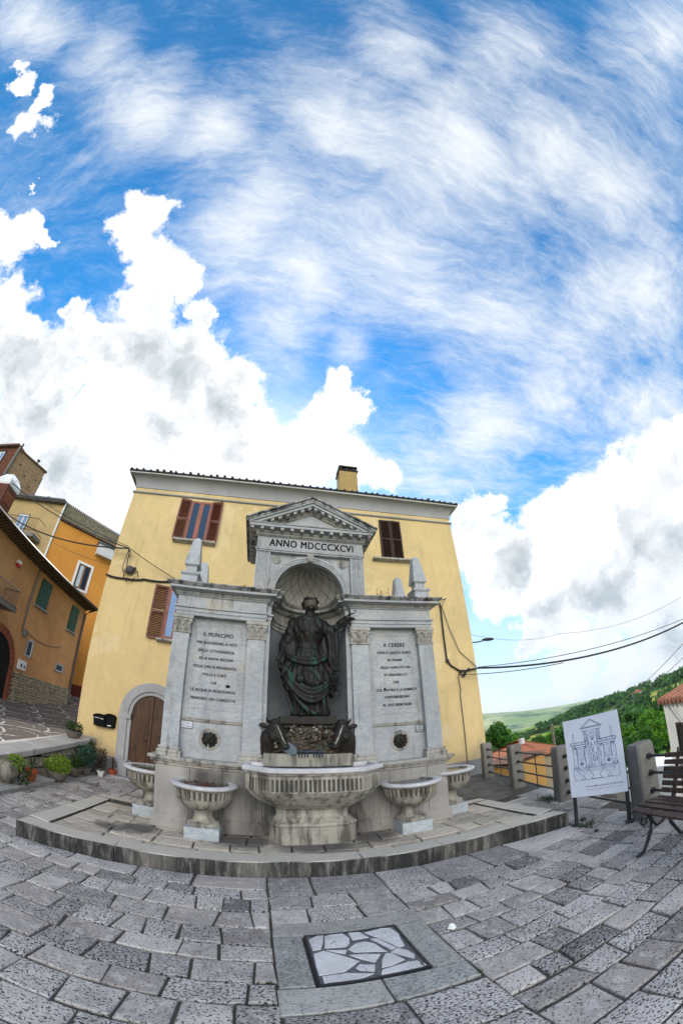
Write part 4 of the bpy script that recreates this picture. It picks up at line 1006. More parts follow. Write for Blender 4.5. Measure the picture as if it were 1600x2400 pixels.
def wallbars(p0, p1, n, z0, z1):
    dx, dy = p1[0] - p0[0], p1[1] - p0[1]; L = math.hypot(dx, dy); ang = math.atan2(dy, dx)
    for i in range(n + 1):
        t = i / n; M = Matrix.Translation((p0[0] + dx * t, p0[1] + dy * t, 0)) @ Matrix.Rotation(ang, 4, 'Z')
        mb.box(-.009, .009, -.010, .02, z0, z1, M)
        if i < n:
            M2 = Matrix.Translation((p0[0] + dx * (t + .5 / n), p0[1] + dy * (t + .5 / n), 0)) @ Matrix.Rotation(ang, 4, 'Z')
            mb.box(-L / n * .5, L / n * .5, -.0085, .02, z1 - .021, z1 + .008, M2)
q = oct_(0, *FB)
wallbars((q[0][0], q[0][1] - .05), (q[1][0], q[1][1]), 9, .872, 1.035); wallbars(q[1], q[2], 8, .872, 1.035); wallbars(q[2], q[3], 20, .872, 1.035); wallbars(q[3], q[4], 8, .872, 1.035); wallbars(q[4], (q[5][0], q[5][1] - .05), 9, .872, 1.035)
mb.build('fluted_band', M_basin, bw)
mb = MB(); mb.loft([oct_(z, *FB, off=o) for z, o in ((1.04, .008), (1.055, .014), (1.065, .028), (1.08, .032), (1.088, .045))], cap=True)
mb.build('moulding', M_basin, bw)
mb = MB(); mb.loft([oct_(z, *FB, off=o, yb=yb) for z, o, yb in ((1.088, .045, 4.832), (1.10, .055, 4.832), (1.135, .055, 4.832), (1.145, .045, 4.832), (1.146, -.03, 4.77), (1.12, -.04, 4.76), (1.05, -.05, 4.75))], cap=False)
mb.build('rim', M_basin_rim, bw)
mb = MB(); mb.add(oct_(1.10, *FB, off=-.042, yb=4.757), [(0, 1, 2, 3, 4, 5)]); mb.build('water', M_water, bw, fix=False)

# ================================================================ buildings
def frame_matrix(origin, theta):
    """local x runs along the facade, local -y points out of it"""
    return Matrix.Translation(origin) @ Matrix.Rotation(R_(theta), 4, 'Z')
def louvre_shutter(parent, M, u0, u1, z0, z1, mat, hinge=None, ang=0, pitch=.045, name='shutter'):
    """louvred leaf; hinge = 'L' or 'R' edge, ang = degrees opened towards the viewer"""
    w_ = u1 - u0
    hx = u0 if hinge == 'L' else u1
    S = M @ Matrix.Translation((hx, 0, 0)) @ Matrix.Rotation(R_(ang if hinge == 'R' else -ang), 4, 'Z') @ Matrix.Translation((-hx, 0, 0))
    mb = MB(); t = .045
    for q in ((u0, u0 + t, z0, z1), (u1 - t, u1, z0, z1), (u0 + t, u1 - t, z0, z0 + .06), (u0 + t, u1 - t, z1 - .05, z1), (u0 + t, u1 - t, (z0 + z1) / 2 - .025, (z0 + z1) / 2 + .025)):
        mb.box(q[0], q[1], -.045, -.012, q[2], q[3], S)
    o = mb.build(name, mat, parent)
    mb = MB(); z = z0 + .075
    while z < z1 - .06:
        if abs(z - (z0 + z1) / 2) > .035:
            T_ = S @ Matrix.Translation(((u0 + u1) / 2, -.028, z)) @ Matrix.Rotation(R_(-38), 4, 'X')
            mb.box(-w_ / 2 + t, w_ / 2 - t, -.018, .018, -.004, .004, T_)
        z += pitch
    mb.build('slats', mat, o)
    return o
def opening(parent, M, u0, u1, z0, z1, frame, glassm, depth=.12, fw=.045, leaves=2, surround=None, sw=.08, name='window'):
    mb = MB()
    mb.box(u0, u1, -.004 if surround else .0, .01, z0, z1, M @ Matrix.Translation((0, -.004, 0)))
    o = mb.build(name, M_gap, parent)
    mb = MB(); zf = -.012
    for q in ((u0, u0 + fw, z0, z1), (u1 - fw, u1, z0, z1), (u0 + fw, u1 - fw, z0, z0 + fw), (u0 + fw, u1 - fw, z1 - fw, z1)): mb.box(q[0], q[1], zf - .02, zf + .004, q[2], q[3], M)
    if leaves == 2: c_ = (u0 + u1) / 2; mb.box(c_ - fw * .9, c_ + fw * .9, zf - .02, zf + .004, z0 + fw, z1 - fw, M)
    mb.build('frame', frame, o)
    mb = MB(); mb.box(u0 + fw, u1 - fw, zf - .004, zf, z0 + fw, z1 - fw, M); mb.build('pane', glassm, o)
    if surround:
        mb = MB()
        for q in ((u0 - sw, u0, z0 - sw * .4, z1 + sw), (u1, u1 + sw, z0 - sw * .4, z1 + sw), (u0, u1, z1, z1 + sw), (u0 - sw * 1.2, u1 + sw * 1.2, z0 - sw * .8, z0)): mb.box(q[0], q[1], -.05, .002, q[2], q[3], M)
        mb.build('surround', surround, o)
    return o
def sill(parent, M, u0, u1, z, d=.16, t=.06, mat=None):
    mb = MB(); mb.prism_x([(0, z - t * 1.6), (-d * .6, z - t), (-d, z - t * .8), (-d, z), (0, z)], u0, u1)
    mb.v = [tuple(M @ Vector(v)) for v in mb.v]; return mb.build('sill', mat or M_marble_trim, parent)

# ---- the yellow house
yh = root('yellow_house', (.66, 8.9, 0), 'large pale yellow rendered house with grey coved eaves, right behind the fountain', 'house')
Y0 = 8.9
mb = MB(); mb.box(-4.53, 5.85, Y0, 15.5, -1.2, 8.46); yw = mb.build('wall', M_yellow, yh)
mb = MB()
ringblock(mb, -4.53, 5.85, Y0, 15.5, [(.004, -4.0), (.018, -3.9), (.018, .42), (.004, .425)])
mb.build('skirting', M_greybase, yw)
mb = MB(); ringblock(mb, -4.53, 5.85, Y0, 15.5, [(.002, 7.85), (.05, 7.87), (.06, 7.89), (.05, 7.91), (.002, 7.915)]); mb.build('string_course', M_cove, yw)
mb = MB(); prof = [(.002, 8.06), (.02, 8.07)]
for i in range(9):
    a = R_(90) * i / 8; prof.append((.02 + .24 * (1 - math.cos(a)), 8.08 + .36 * math.sin(a)))
prof += [(.275, 8.44), (.275, 8.49), (.0, 8.50)]
ringblock(mb, -4.53, 5.85, Y0, 15.5, prof); cv = mb.build('cove', M_cove, yw)
mb = MB(); ringblock(mb, -4.53, 5.85, Y0, 15.5, [(.277, 8.447), (.290, 8.452), (.290, 8.487), (.27, 8.494)]); mb.build('eaves_lip', stucco('pale_lip', (.62, .61, .60), (.5, .49, .48), .2), cv)
# roof with a wavy tile edge, hipped
rf = MB()
ex0, ex1, ey0, ey1, ez = -4.53 - .31, 5.85 + .31, Y0 - .31, 15.8, 8.50
rf.add([(ex0, ey0, ez), (ex1, ey0, ez), (ex1, ey1, ez), (ex0, ey1, ez), (ex0, ey0, ez + .06), (ex1, ey0, ez + .06), (ex1, ey1, ez + .06), (ex0, ey1, ez + .06), (-1.2, 12.2, ez + 1.05), (2.5, 12.2, ez + 1.05)],
       [(0, 1, 2, 3), (0, 1, 5, 4), (1, 2, 6, 5), (2, 3, 7, 6), (3, 0, 4, 7), (4, 5, 9, 8), (5, 6, 9), (6, 7, 8, 9), (7, 4, 8)])
n = 50
for i in range(n):
    x = rnd.uniform(-.04, .04) + ex0 + .06 + (ex1 - ex0 - .12) * i / (n - 1); h = rnd.uniform(-.045, -.025) if rnd.random() < (.45 if i < 18 else .85) else rnd.uniform(-.02, .012)
    L = min(2.6, .25 + min(x - ex0, ex1 - x) * .9)
    rf.tube([(x, ey0 - .02, ez + .075 + h), (x, ey0 + .3, ez + .175 + h), (x, ey0 + .3 + L, ez + .175 + h + L * .285)], .044, 8)
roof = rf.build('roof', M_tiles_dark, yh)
mb = MB(); mb.box(2.27, 2.96, 9.95, 10.5, 8.8, 10.62); ch = mb.build('chimney', stucco('stained_chimney', (.50, .34, .13), (.36, .25, .11), .9), roof)
mb = MB(); mb.box(2.23, 3.0, 9.91, 10.54, 10.62, 10.68)
for x in (2.33, 2.58, 2.84): mb.box(x - .04, x + .04, 9.97, 10.48, 10.68, 10.82)
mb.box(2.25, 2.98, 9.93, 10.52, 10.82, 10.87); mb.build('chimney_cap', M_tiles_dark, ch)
MI = Matrix.Translation((0, Y0, 0))
# windows
w1 = opening(yh, MI, -2.56, -1.90, 6.38, 7.75, M_frame, M_glass, fw=.075)
sill(w1, MI, -2.84, -1.60, 6.375)
louvre_shutter(w1, MI, -2.90, -2.56, 6.39, 7.77, M_shut, 'R', 14); louvre_shutter(w1, MI, -1.90, -1.56, 6.39, 7.77, M_shut, 'L', 14)
w2 = opening(yh, MI, -2.63, -1.97, 3.52, 4.92, M_frame, M_glass2, fw=.08)
sill(w2, MI, -2.72, -1.8, 3.515)
louvre_shutter(w2, MI, -3.02, -2.63, 3.50, 4.94, M_shut, 'R', 10); louvre_shutter(w2, MI, -1.97, -1.60, 3.50, 4.94, M_shut, 'L', 10)
w3 = opening(yh, MI, 3.25, 3.96, 6.36, 7.75, M_shutdark, M_gap, fw=.03)
sill(w3, MI, 2.95, 4.19, 6.35)
louvre_shutter(w3, MI, 3.26, 3.605, 6.37, 7.74, M_shutdark, 'L', 0, .055); louvre_shutter(w3, MI, 3.61, 3.955, 6.37, 7.74, M_shutdark, 'R', 3, .055)
# arched door
dx = -2.60; sp = 1.58; ri, ro = .49, .79
mb = MB(); n = 20
def archring(mb, cx, sp, r0, r1, y0, y1, zb, M=None):
    pts_o = [(cx - r1, zb)] + [(cx + r1 * math.cos(math.pi - math.pi * i / 20), sp + r1 * math.sin(math.pi * i / 20)) for i in range(21)] + [(cx + r1, zb)]
    pts_i = [(cx - r0, zb)] + [(cx + r0 * math.cos(math.pi - math.pi * i / 20), sp + r0 * math.sin(math.pi * i / 20)) for i in range(21)] + [(cx + r0, zb)]
    for i in range(len(pts_o) - 1):
        a, b_, c_, d_ = pts_o[i], pts_o[i + 1], pts_i[i + 1], pts_i[i]
        vs = [Vector((q[0], y, q[1])) for y in (y0, y1) for q in (a, b_, c_, d_)]
        if M is not None: vs = [M @ v for v in vs]
        mb.add(vs, [(0, 1, 2, 3), (4, 7, 6, 5), (0, 4, 5, 1), (3, 2, 6, 7)])
archring(mb, dx, sp, ri + .09, ro, Y0 - .10, Y0 + .02, .22); archring(mb, dx, sp, ri, ri + .092, Y0 - .06, Y0 + .02, .22)
for s in (-1, 1):
    a, b_ = sorted((dx + s * (ri - .01), dx + s * (ro + .025))); mb.box(a, b_, Y0 - .13, Y0 + .02, -.1, .42); mb.box(a + .01, b_ - .01, Y0 - .115, Y0 + .01, 1.42, 1.56)
M_gstone = marble('door_limestone', (.36, .355, .36), .15, .45, .1)
arch = mb.build('arch_surround', M_gstone, yh)
mb = MB()
pts = [(dx - ri, -.02)] + [(dx + ri * math.cos(math.pi - math.pi * i / 20), sp + ri * math.sin(math.pi * i / 20)) for i in range(21)] + [(dx + ri, -.02)]
mb.prism_y(pts, Y0 - .015, Y0 + .0)
door = mb.build('door', M_door, yh)
mb = MB()
for s in (0, 1):
    a = dx - ri + .03 + s * ri * .98; b_ = a + ri * .92
    for z0, z1 in ((.08, .62), (.70, 1.02), (1.08, 1.62)):
        mb.box(a + .04, b_ - .05, Y0 - .030, Y0 - .014, z0, z1); mb.box(a + .075, b_ - .085, Y0 - .042, Y0 - .029, z0 + .04, z1 - .04)
mb.box(dx - .03, dx + .03, Y0 - .05, Y0 - .014, 0, sp + ri * .96)
mb.build('door_panels', M_door, door)
mb = MB(); mb.ball((dx - .10, Y0 - .06, .98), (.025, .02, .025)); mb.build('door_handle', M_rust, door)
mb = MB(); mb.box(-3.45, -1.75, Y0 - .36, Y0 + .0, -.05, .035); mb.build('doorstep', M_gstone, yh)

# letterboxes on the wall
def letterbox(x0, x1, z0, z1, tilt, label, line=None):
    r = root('letterbox', ((x0 + x1) / 2, Y0 - .07, z0), label, 'letterbox', 'letterboxes on the yellow wall')
    cx = (x0 + x1) / 2; hw = (x1 - x0) / 2; M = Matrix.Translation((cx, Y0, z0)) @ Matrix.Rotation(R_(tilt), 4, 'Y')
    mb = MB(); H_ = z1 - z0
    poly = [(-hw * .82, 0), (hw * .82, 0), (hw, H_ * .72)] + [(hw * math.cos(math.pi * i / 10), H_ * .72 + H_ * .28 * math.sin(math.pi * i / 10)) for i in range(1, 10)] + [(-hw, H_ * .72)]
    mb.prism_y(poly, -.13, -.005); mb.v = [tuple(M @ Vector(v)) for v in mb.v]; bd = mb.build('box', M_mail, r)
    mb = MB(); poly = [(hw * 1.08, H_ * .70)] + [(hw * 1.08 * math.cos(math.pi * i / 10), H_ * .74 + H_ * .29 * math.sin(math.pi * i / 10)) for i in range(0, 11)] + [(-hw * 1.08, H_ * .70)] + [(-hw * .98, H_ * .70)] + [(hw * .98 * math.cos(math.pi - math.pi * i / 10), H_ * .72 + H_ * .27 * math.sin(math.pi * i / 10)) for i in range(0, 11)] + [(hw * .98, H_ * .70)]
    mb.prism_y(poly, -.155, -.005); mb.v = [tuple(M @ Vector(v)) for v in mb.v]; mb.build('lid', M_mail, r)
    mb = MB()
    if line == 'top':
        mb.box(-hw * .75, -hw * .15, -.1335, -.13, H_ * .64, H_ * .68, M); mb.box(hw * .0, hw * .55, -.1335, -.13, H_ * .63, H_ * .67, M)
    else: mb.box(-hw * .35, hw * .35, -.1335, -.13, H_ * .12, H_ * .18, M)
    mb.build('name_strip', M_whitepaint, bd)
letterbox(-4.045, -3.70, 1.095, 1.39, 2, 'wider black letterbox left of the narrow one, with a pale strip under its curved lid', 'top')
letterbox(-3.735, -3.465, 1.11, 1.44, -4, 'narrow black letterbox next to the arched door surround, pale strip near its bottom', 'bottom')

# ---- cables on and around the yellow house
def cable(pts, r, name, label, cat='cable', mat=None, sag=0, group=None, seg=5, n=14):
    mb = MB(); P = [Vector(p) for p in pts]; out = []
    for a, b_ in zip(P, P[1:]):
        m = n if (b_ - a).length > .8 else 4
        for i in range(m):
            t = i / m; q = a.lerp(b_, t); q.z -= sag * 4 * t * (1 - t); out.append(q)
    out.append(P[-1]); mb.tube(out, r, seg)
    return tag(mb.build(name, mat or M_cable, None, origin=P[0]), label, cat, group)
def dirp(az, el, d): return (d * math.sin(R_(az)) * math.cos(R_(el)), d * math.cos(R_(az)) * math.cos(R_(el)), 1.6 + d * math.sin(R_(el)))
cable([(-4.56, 8.86, 5.03), (-3.9, 8.86, 5.0), (-3.4, 8.86, 5.05), (-2.6, 8.86, 5.09), (-1.6, 8.86, 5.06), (2, 8.86, 5.0), (4.9, 8.86, 4.98)], .028, 'wall_cable', 'thick dark cable running level across the yellow wall under the upper windows', sag=.03)
jb = root('junction_box', (-3.86, 8.84, 5.2), 'round dark junction box with looped cables on the yellow wall', 'junction box')
mb = MB(); mb.smooth = True; mb.ball((-3.86, 8.80, 5.24), (.13, .09, .12), 14, 10); mb.ball((-3.72, 8.80, 5.30), (.05, .06, .04), 8, 6); mb.build('box', plain('grey_plastic', (.07, .06, .065), .6), jb)
mb = MB(); mb.tube([(-3.99, 8.8, 5.2), (-4.0, 8.82, 5.0), (-3.86, 8.8, 4.9), (-3.7, 8.82, 5.0), (-3.66, 8.84, 5.08)], .014, 5); mb.tube([(-3.76, 8.8, 5.25), (-3.62, 8.8, 5.22), (-3.58, 8.83, 5.06)], .014, 5); mb.build('loop', M_cable, jb)
wb = root('wall_bracket', (-4.0, 8.88, 5.7), 'small iron bracket holding the overhead cables on the yellow wall', 'bracket')
mb = MB(); mb.tube([(-4.0, 8.89, 5.80), (-4.0, 8.62, 5.80)], .014, 5); mb.tube([(-4.0, 8.89, 5.66), (-4.0, 8.64, 5.79)], .010, 5); mb.build('arm', M_rust, wb)
mb = MB(); mb.ball((-4.0, 8.62, 5.80), .03, 8, 6); mb.build('insulator', M_cable, wb)
cable([(-4.0, 8.68, 5.78), (-4.10, 8.80, 5.3), (-4.05, 8.80, 5.15), (-3.95, 8.8, 5.2)], .014, 'drop_cable', 'grey cable dropping from the bracket to the junction box', mat=M_cable2)
cable([(-3.97, 8.68, 5.78), (-3.99, 8.80, 5.4), (-3.93, 8.8, 5.24)], .014, 'drop_cable', 'dark cable dropping from the bracket, the inner of the two drops')
e1 = dirp(-49.5, 25.6, 16); e2 = dirp(-47.6, 21.3, 14)
cable([(-4.0, 8.62, 5.80), e1], .018, 'overhead_cable', 'upper black overhead cable crossing the left houses from the wall bracket', sag=.25, group=None)
cable([(-4.0, 8.60, 5.84), (e1[0], e1[1] + .2, e1[2] + .22)], .010, 'overhead_cable', 'thin overhead wire just above the upper black cable on the left', sag=.2)
cable([(-4.0, 8.62, 5.79), e2], .022, 'overhead_cable', 'lower thick overhead cable crossing in front of the orange house', sag=.35)
cable([(-3.96, 8.62, 5.80), (-2.4, 8.80, 5.10)], .012, 'overhead_cable', 'thin cable slanting down from the bracket behind the left obelisk', sag=.02)
cable([(-3.98, 8.78, 5.22), dirp(-38.2, 20.6, 21)], .008, 'overhead_cable', 'thinnest wire from the junction box to the downpipe of the beige house', sag=.1)
# right part
rbk = root('wall_bracket', (4.95, 8.86, 4.95), 'rusty triangular iron bracket on the yellow wall right of the obelisk', 'bracket')
mb = MB(); mb.tube([(4.95, 8.89, 5.0), (4.95, 8.5, 5.0), (4.95, 8.89, 4.82)], .014, 5); mb.tube([(4.6, 8.86, 5.0), (4.98, 8.55, 5.0)], .012, 5); mb.build('arm', M_rust, rbk)
cable([(4.93, 8.86, 4.95), (4.90, 8.86, 4.0), (4.90, 8.86, 3.3), (5.0, 8.86, 3.12), (5.25, 8.86, 2.95), (5.45, 8.85, 2.93), (5.86, 8.82, 2.97)], .026, 'wall_cable', 'bundle of black cables bending down the yellow wall near its right corner')
cable([(4.98, 8.86, 4.85), (5.12, 8.86, 4.2), (5.35, 8.86, 3.5), (5.84, 8.86, 3.02)], .012, 'wall_cable', 'thin wire slanting across the yellow wall to its right corner', mat=M_cable2)
mb = MB()
for p in ((4.91, 8.84, 3.25), (5.28, 8.84, 2.90), (5.42, 8.84, 2.86), (5.36, 8.84, 2.80), (5.55, 8.84, 2.95)): mb.ball(p, (.05, .04, .05), 8, 6)
tag(mb.build('cable_clamps', M_cable, None, origin=(5.3, 8.84, 2.9)), 'cluster of black cable clamps near the right corner of the yellow wall', 'cable clamp')
cable([(5.20, 8.86, 2.80), (5.235, 8.875, 2.4), (5.20, 8.875, 2.3), (5.21, 8.87, .3)], .014, 'wall_pipe', 'thin grey conduit running straight down the yellow wall', 'pipe', M_cable2)
far = dirp(66, 4.9, 15)
cable([(5.86, 8.82, 2.97), far], .030, 'overhead_cable', 'thick black overhead cable leaving the yellow house towards the right', sag=.26)
cable([(5.86, 8.84, 3.0), (far[0], far[1], far[2] + .10)], .011, 'overhead_cable', 'thin wire running just above the thick right-hand cable', sag=.12)
cable([(5.18, 8.84, 2.83), dirp(46.5, 5.25, 11.6)], .012, 'overhead_cable', 'thin wire below the thick cable, joining it over the railing', sag=.04)
cable([dirp(32, 13.3, 13), dirp(47, 9.6, 15), dirp(66, 8.2, 15)], .006, 'overhead_cable', 'faint high wire against the clouds at the right', sag=.25)
cable([dirp(66.5, 3.4, 12), dirp(50.8, -3.5, 26)], .012, 'overhead_cable', 'first of two thin wires dropping over the hillside at the right', sag=.15, mat=M_cable2)
cable([dirp(68, 2.3, 12), dirp(51, -4.0, 26)], .012, 'overhead_cable', 'second of two thin wires dropping over the hillside, nearer the white house', sag=.15, mat=M_cable2)
lamp = root('street_lamp', (5.85, 10.0, 3.95), 'dark street lamp on a short arm sticking out beyond the yellow house', 'street lamp')
mb = MB(); mb.tube([(5.85, 10, 4.0), (6.8, 10, 4.03), (7.0, 10, 4.06)], .022, 6); mb.build('arm', M_darkmetal, lamp)
mb = MB(); mb.smooth = True; mb.ball((7.22, 10, 4.10), (.26, .09, .055), 12, 8); mb.build('lamp_head', M_darkmetal, lamp)

# ---- house A: ochre, low tiled eaves, at the left
ha = root('ochre_house', (-9, 12, .8), 'low ochre house with green shutters, brick arch and stone base at the left edge', 'house')
MA = frame_matrix((-9, 0, 0), 90)
mb = MB(); mb.box(-16, -9, 2.0, 16.42, -.5, 6.0); hw_ = mb.build('wall', M_ochre, ha)
mb = MB(); mb.prism([(11.86, .0), (16.46, .0), (16.46, -.03), (11.86, -.03)], 0, 1, M=None)
mb = MB(); n = 10
for i in range(n):
    u0, u1 = 11.86 + 4.6 * i / n, 11.86 + 4.6 * (i + 1) / n
    mb.box(u0, u1, -.045, .0, .3, 1.99 - .1 * i / n, MA)
stn = mb.build('stone_base', M_rubble, hw_)
# projecting stones so that the base is not flat
mb = MB(); z = .85
while z < 1.95:
    u = 11.9 + rnd.uniform(0, .1)
    while u < 16.35:
        w_ = rnd.uniform(.16, .30)
        if z + .05 > .75 + (u - 12) * .11: mb.box(u, u + w_ - .035, -.045 - rnd.uniform(.015, .05), -.04, z + .012, z + .088, MA)
        u += w_
    z += .105
mb.build('base_stones', plain('pale_field_stone', (.34, .29, .20), .9, .45, 9, .15), stn)
# brick arch and dark doorway (drawn in facade coordinates)
mb = MB(); archring(mb, 10.55, 2.05, 1.0, 1.26, -.03, .0, .8, MA)
ab = mb.build('brick_arch', M_redbrick, ha)
mb = MB()
for i in range(26):
    a = math.pi * (i + .5) / 26
    T_ = MA @ Matrix.Translation((10.55 + 1.13 * math.cos(a), -.03, 2.05 + 1.13 * math.sin(a))) @ Matrix.Rotation(-(a), 4, 'Y')
    mb.box(-.14, .14, -.02, .0, -.045, .045, T_)
z = .85
while z < 2.0: mb.box(11.54, 11.82, -.05, -.03, z, z + .055, MA); z += .075
mb.build('bricks', plain('single_bricks', (.30, .095, .05), .9, .5, 11), ab)
mb = MB(); pts = [(9.55, .8)] + [(10.55 + 1.0 * math.cos(math.pi - math.pi * i / 20), 2.05 + 1.0 * math.sin(math.pi * i / 20)) for i in range(21)] + [(11.55, .8)]
mb.prism_y(pts, -.012, .0); mb.v = [tuple(MA @ Vector(v)) for v in mb.v]; dr = mb.build('dark_doorway', M_gap, ha)
mb = MB(); mb.ball(MA @ Vector((11.0, -.03, 1.75)), .022, 8, 6); mb.build('door_knob', plain('brass', (.6, .4, .08), .3, metal=1), dr)
mb = MB(); mb.box(9.3, 12.25, -.28, 0, .72, .885, MA); mb.build('doorstep', M_concrete, ha)
mb = MB(); mb.box(14.85, 16.25, -.35, 0, .95, 1.16, MA); mb.build('doorstep', M_concrete, ha)
def flat_shutter(u0, u1, z0, z1):
    mb = MB(); mb.box(u0, u1, -.05, -.003, z0, z1, MA); o = mb.build('green_shutter', M_greenshut, ha)
    mb = MB(); z = z0 + .05
    while z < z1 - .03: mb.box(u0 + .02, u1 - .02, -.060, -.049, z, z + .022, MA); z += .05
    mb.build('slats', M_greenshut, o); sill(o, MA, u0 - .08, u1 + .12, z0, .12, .045, M_gstone)
flat_shutter(12.17, 12.95, 4.62, 5.72); flat_shutter(14.99, 15.70, 4.52, 5.68)
opening(ha, MA, 12.38, 12.70, 2.68, 3.26, M_whiteframe, M_glass3, fw=.02, leaves=1, surround=M_gstone, sw=.055)
opening(ha, MA, 14.80, 15.38, 2.62, 2.88, M_whiteframe, M_glass3, fw=.02, leaves=1, surround=M_gstone, sw=.055)
mb = MB()                                      # eaves: sloping boarded soffit with rafters, gutter
mb.add([MA @ Vector(p) for p in ((2.0, 0, 5.93), (16.5, 0, 5.93), (16.5, -.52, 6.05), (2.0, -.52, 6.05), (2.0, 0, 6.06), (16.5, 0, 6.06), (16.5, -.52, 6.14), (2.0, -.52, 6.14))], [(0, 1, 2, 3), (4, 5, 6, 7), (0, 4, 5, 1), (3, 2, 6, 7), (1, 2, 6, 5), (0, 3, 7, 4)])
mb.add([(-8.45, 2.0, 6.16), (-8.45, 16.5, 6.16), (-13.4, 16.5, 7.5), (-13.4, 2.0, 7.5), (-8.45, 2.0, 6.1), (-8.45, 16.5, 6.1), (-13.4, 16.5, 7.4), (-13.4, 2.0, 7.4)], [(0, 1, 2, 3), (4, 5, 6, 7), (0, 1, 5, 4), (1, 2, 6, 5), (2, 3, 7, 6), (3, 0, 4, 7)])
rfa = mb.build('roof', plain('dark_soffit', (.06, .035, .028), .9, .4, 8), ha)
mb = MB()
for i in range(90):
    u = 2.1 + i * .16; mb.add([MA @ Vector(p) for p in ((u, -.02, 5.925), (u + .05, -.02, 5.925), (u + .05, -.50, 6.04), (u, -.50, 6.04), (u, -.02, 5.885), (u + .05, -.02, 5.885), (u + .05, -.50, 6.0), (u, -.50, 6.0))], [(4, 5, 6, 7), (0, 1, 5, 4), (1, 2, 6, 5), (2, 3, 7, 6), (3, 0, 4, 7)])
mb.build('rafter_ends', plain('ochre_eave_tiles', (.16, .11, .055), .9, .3), rfa)
mb = MB(); mb.tube([MA @ Vector((2.0, -.58, 6.07)), MA @ Vector((16.5, -.58, 6.07))], .075, 8); mb.tube([MA @ Vector((16.40, -.56, 6.03)), MA @ Vector((16.38, -.25, 5.86)), MA @ Vector((16.36, -.07, 5.72)), MA @ Vector((16.34, -.06, .9))], .05, 7)
mb.build('gutter', M_gutter, ha)
mb = MB(); mb.tube([MA @ Vector((11.75, -.04, 5.9)), MA @ Vector((11.75, -.04, 4.4)), MA @ Vector((11.77, -.04, 3.5))], .035, 6); mb.build('pipe', M_cable2, ha)
mb = MB(); mb.box(11.88, 12.08, -.12, 0, 3.30, 3.56, MA); mb.build('grey_box', M_concrete, ha)
mb = MB(); mb.box(12.04, 12.50, -.10, 0, 2.10, 2.45, MA); mx = mb.build('meter_cabinet', M_whiteframe, ha)
mb = MB(); mb.box(12.14, 12.22, -.105, -.099, 2.18, 2.32, MA); mb.box(12.34, 12.42, -.105, -.099, 2.18, 2.28, MA); mb.build('meter_window', M_gap, mx)
al = root('alarm_box', (-8.9, 10.38, 5.4), 'small white and red alarm box high on the ochre wall', 'alarm box')
mb = MB(); mb.box(10.28, 10.48, -.1, 0, 5.44, 5.56, MA); mb.build('cover', M_whitepaint, al)
mb = MB(); mb.box(10.28, 10.48, -.11, 0, 5.34, 5.44, MA); mb.build('lens', plain('red_plastic', (.5, .02, .02), .4), al)
mb = MB(); pts = [MA @ Vector((12.0 + 2.9 * i / 10, -.02, 3.55 - .35 * 4 * (i / 10) * (1 - i / 10) * .6 + .12 * i / 10)) for i in range(11)]; mb.tube(pts, .014, 4); mb.build('wall_wire', M_cable2, ha)
mb = MB()                                       # balcony railing at the very edge
for z in (4.42, 3.86): mb.tube([MA @ Vector((8.0, -.75, z)), MA @ Vector((10.2, -.75, z)), MA @ Vector((10.2, 0, z))], .018, 5)
for i in range(20): mb.tube([MA @ Vector((8.0 + i * .11, -.75, 3.86)), MA @ Vector((8.0 + i * .11, -.75, 4.42))], .010, 4)
for i in range(6): mb.tube([MA @ Vector((10.2, -.12 * i - .05, 3.86)), MA @ Vector((10.2, -.12 * i - .05, 4.42))], .010, 4)
blc = mb.build('balcony_railing', M_darkmetal, ha)
mb = MB(); mb.box(8.0, 10.22, -.78, 0, 3.70, 3.83, MA); mb.build('balcony_slab', M_concrete, blc)
# brick chimney on its roof
mb = MB(); mb.box(-10.55, -9.95, 9.15, 9.80, 6.3, 7.85); chb = mb.build('brick_chimney', M_redbrick, rfa)
mb = MB(); mb.box(-9.95, -9.93, 9.25, 9.70, 7.2, 7.6); [mb.box(-9.95, -9.90, 9.25, 9.70, 7.24 + .09 * i, 7.28 + .09 * i) for i in range(4)]; mb.build('tile_slats', M_tiles, chb)
mb = MB(); ringblock(mb, -10.5, -10.0, 9.2, 9.75, [(.06, 7.85), (.08, 7.9), (.08, 8.1), (-.05, 8.35), (-.12, 8.4)]); mb.build('white_cap', M_whitepaint, chb)

# ---- orange house and beige house behind it
hb = root('orange_house', (-11.0, 19.5, 1.3), 'tall bright orange house with a white framed window and field stone gable strip', 'house')
MBm = frame_matrix((-13.4, 17.5, 0), 42)
def lbox(M, *a): m_ = MB(); m_.box(*a, M); return m_
lbox(MBm, .03, 13, .0, 4.5, .2, 11.36).build('wall', M_orange, hb)
lbox(MBm, 2.6, 13, -.03, .0, .2, 2.42).build('dark_plinth', M_darkred, hb)
lbox(MBm, 3.35, 4.3, -.3, .0, 1.1, 1.75).build('step_block', M_concrete, hb)
mb = MB(); mb.prism_y([(.03, 11.50), (8.3, 11.50), (8.3, 12.0), (.03, 12.58)], .10, 4.4); mb.v = [tuple(MBm @ Vector(v)) for v in mb.v]; gs = mb.build('stone_gable', M_stonegable, hb)
mb = MB()
for i in range(54):
    u = .1 + i * .15; zt = 12.62 - (u - .03) * .07; mb.tube([MBm @ Vector((u, .02, zt + .02)), MBm @ Vector((u, .6, zt + .06))], .062, 6)
mb.build('tile_edge', M_tiles_old, gs)
mb = MB(); mb.box(0, 8.2, -.14, .11, 11.46, 11.52, MBm); tl = mb.build('tile_course', M_tiles_old, hb)
mb = MB()
for i in range(54): mb.tube([MBm @ Vector((.1 + i * .15, -.20, 11.41)), MBm @ Vector((.1 + i * .15, .08, 11.52))], .055, 6)
mb.build('tile_noses', plain('pale_tile_noses', (.40, .28, .19), .9, .4), tl)
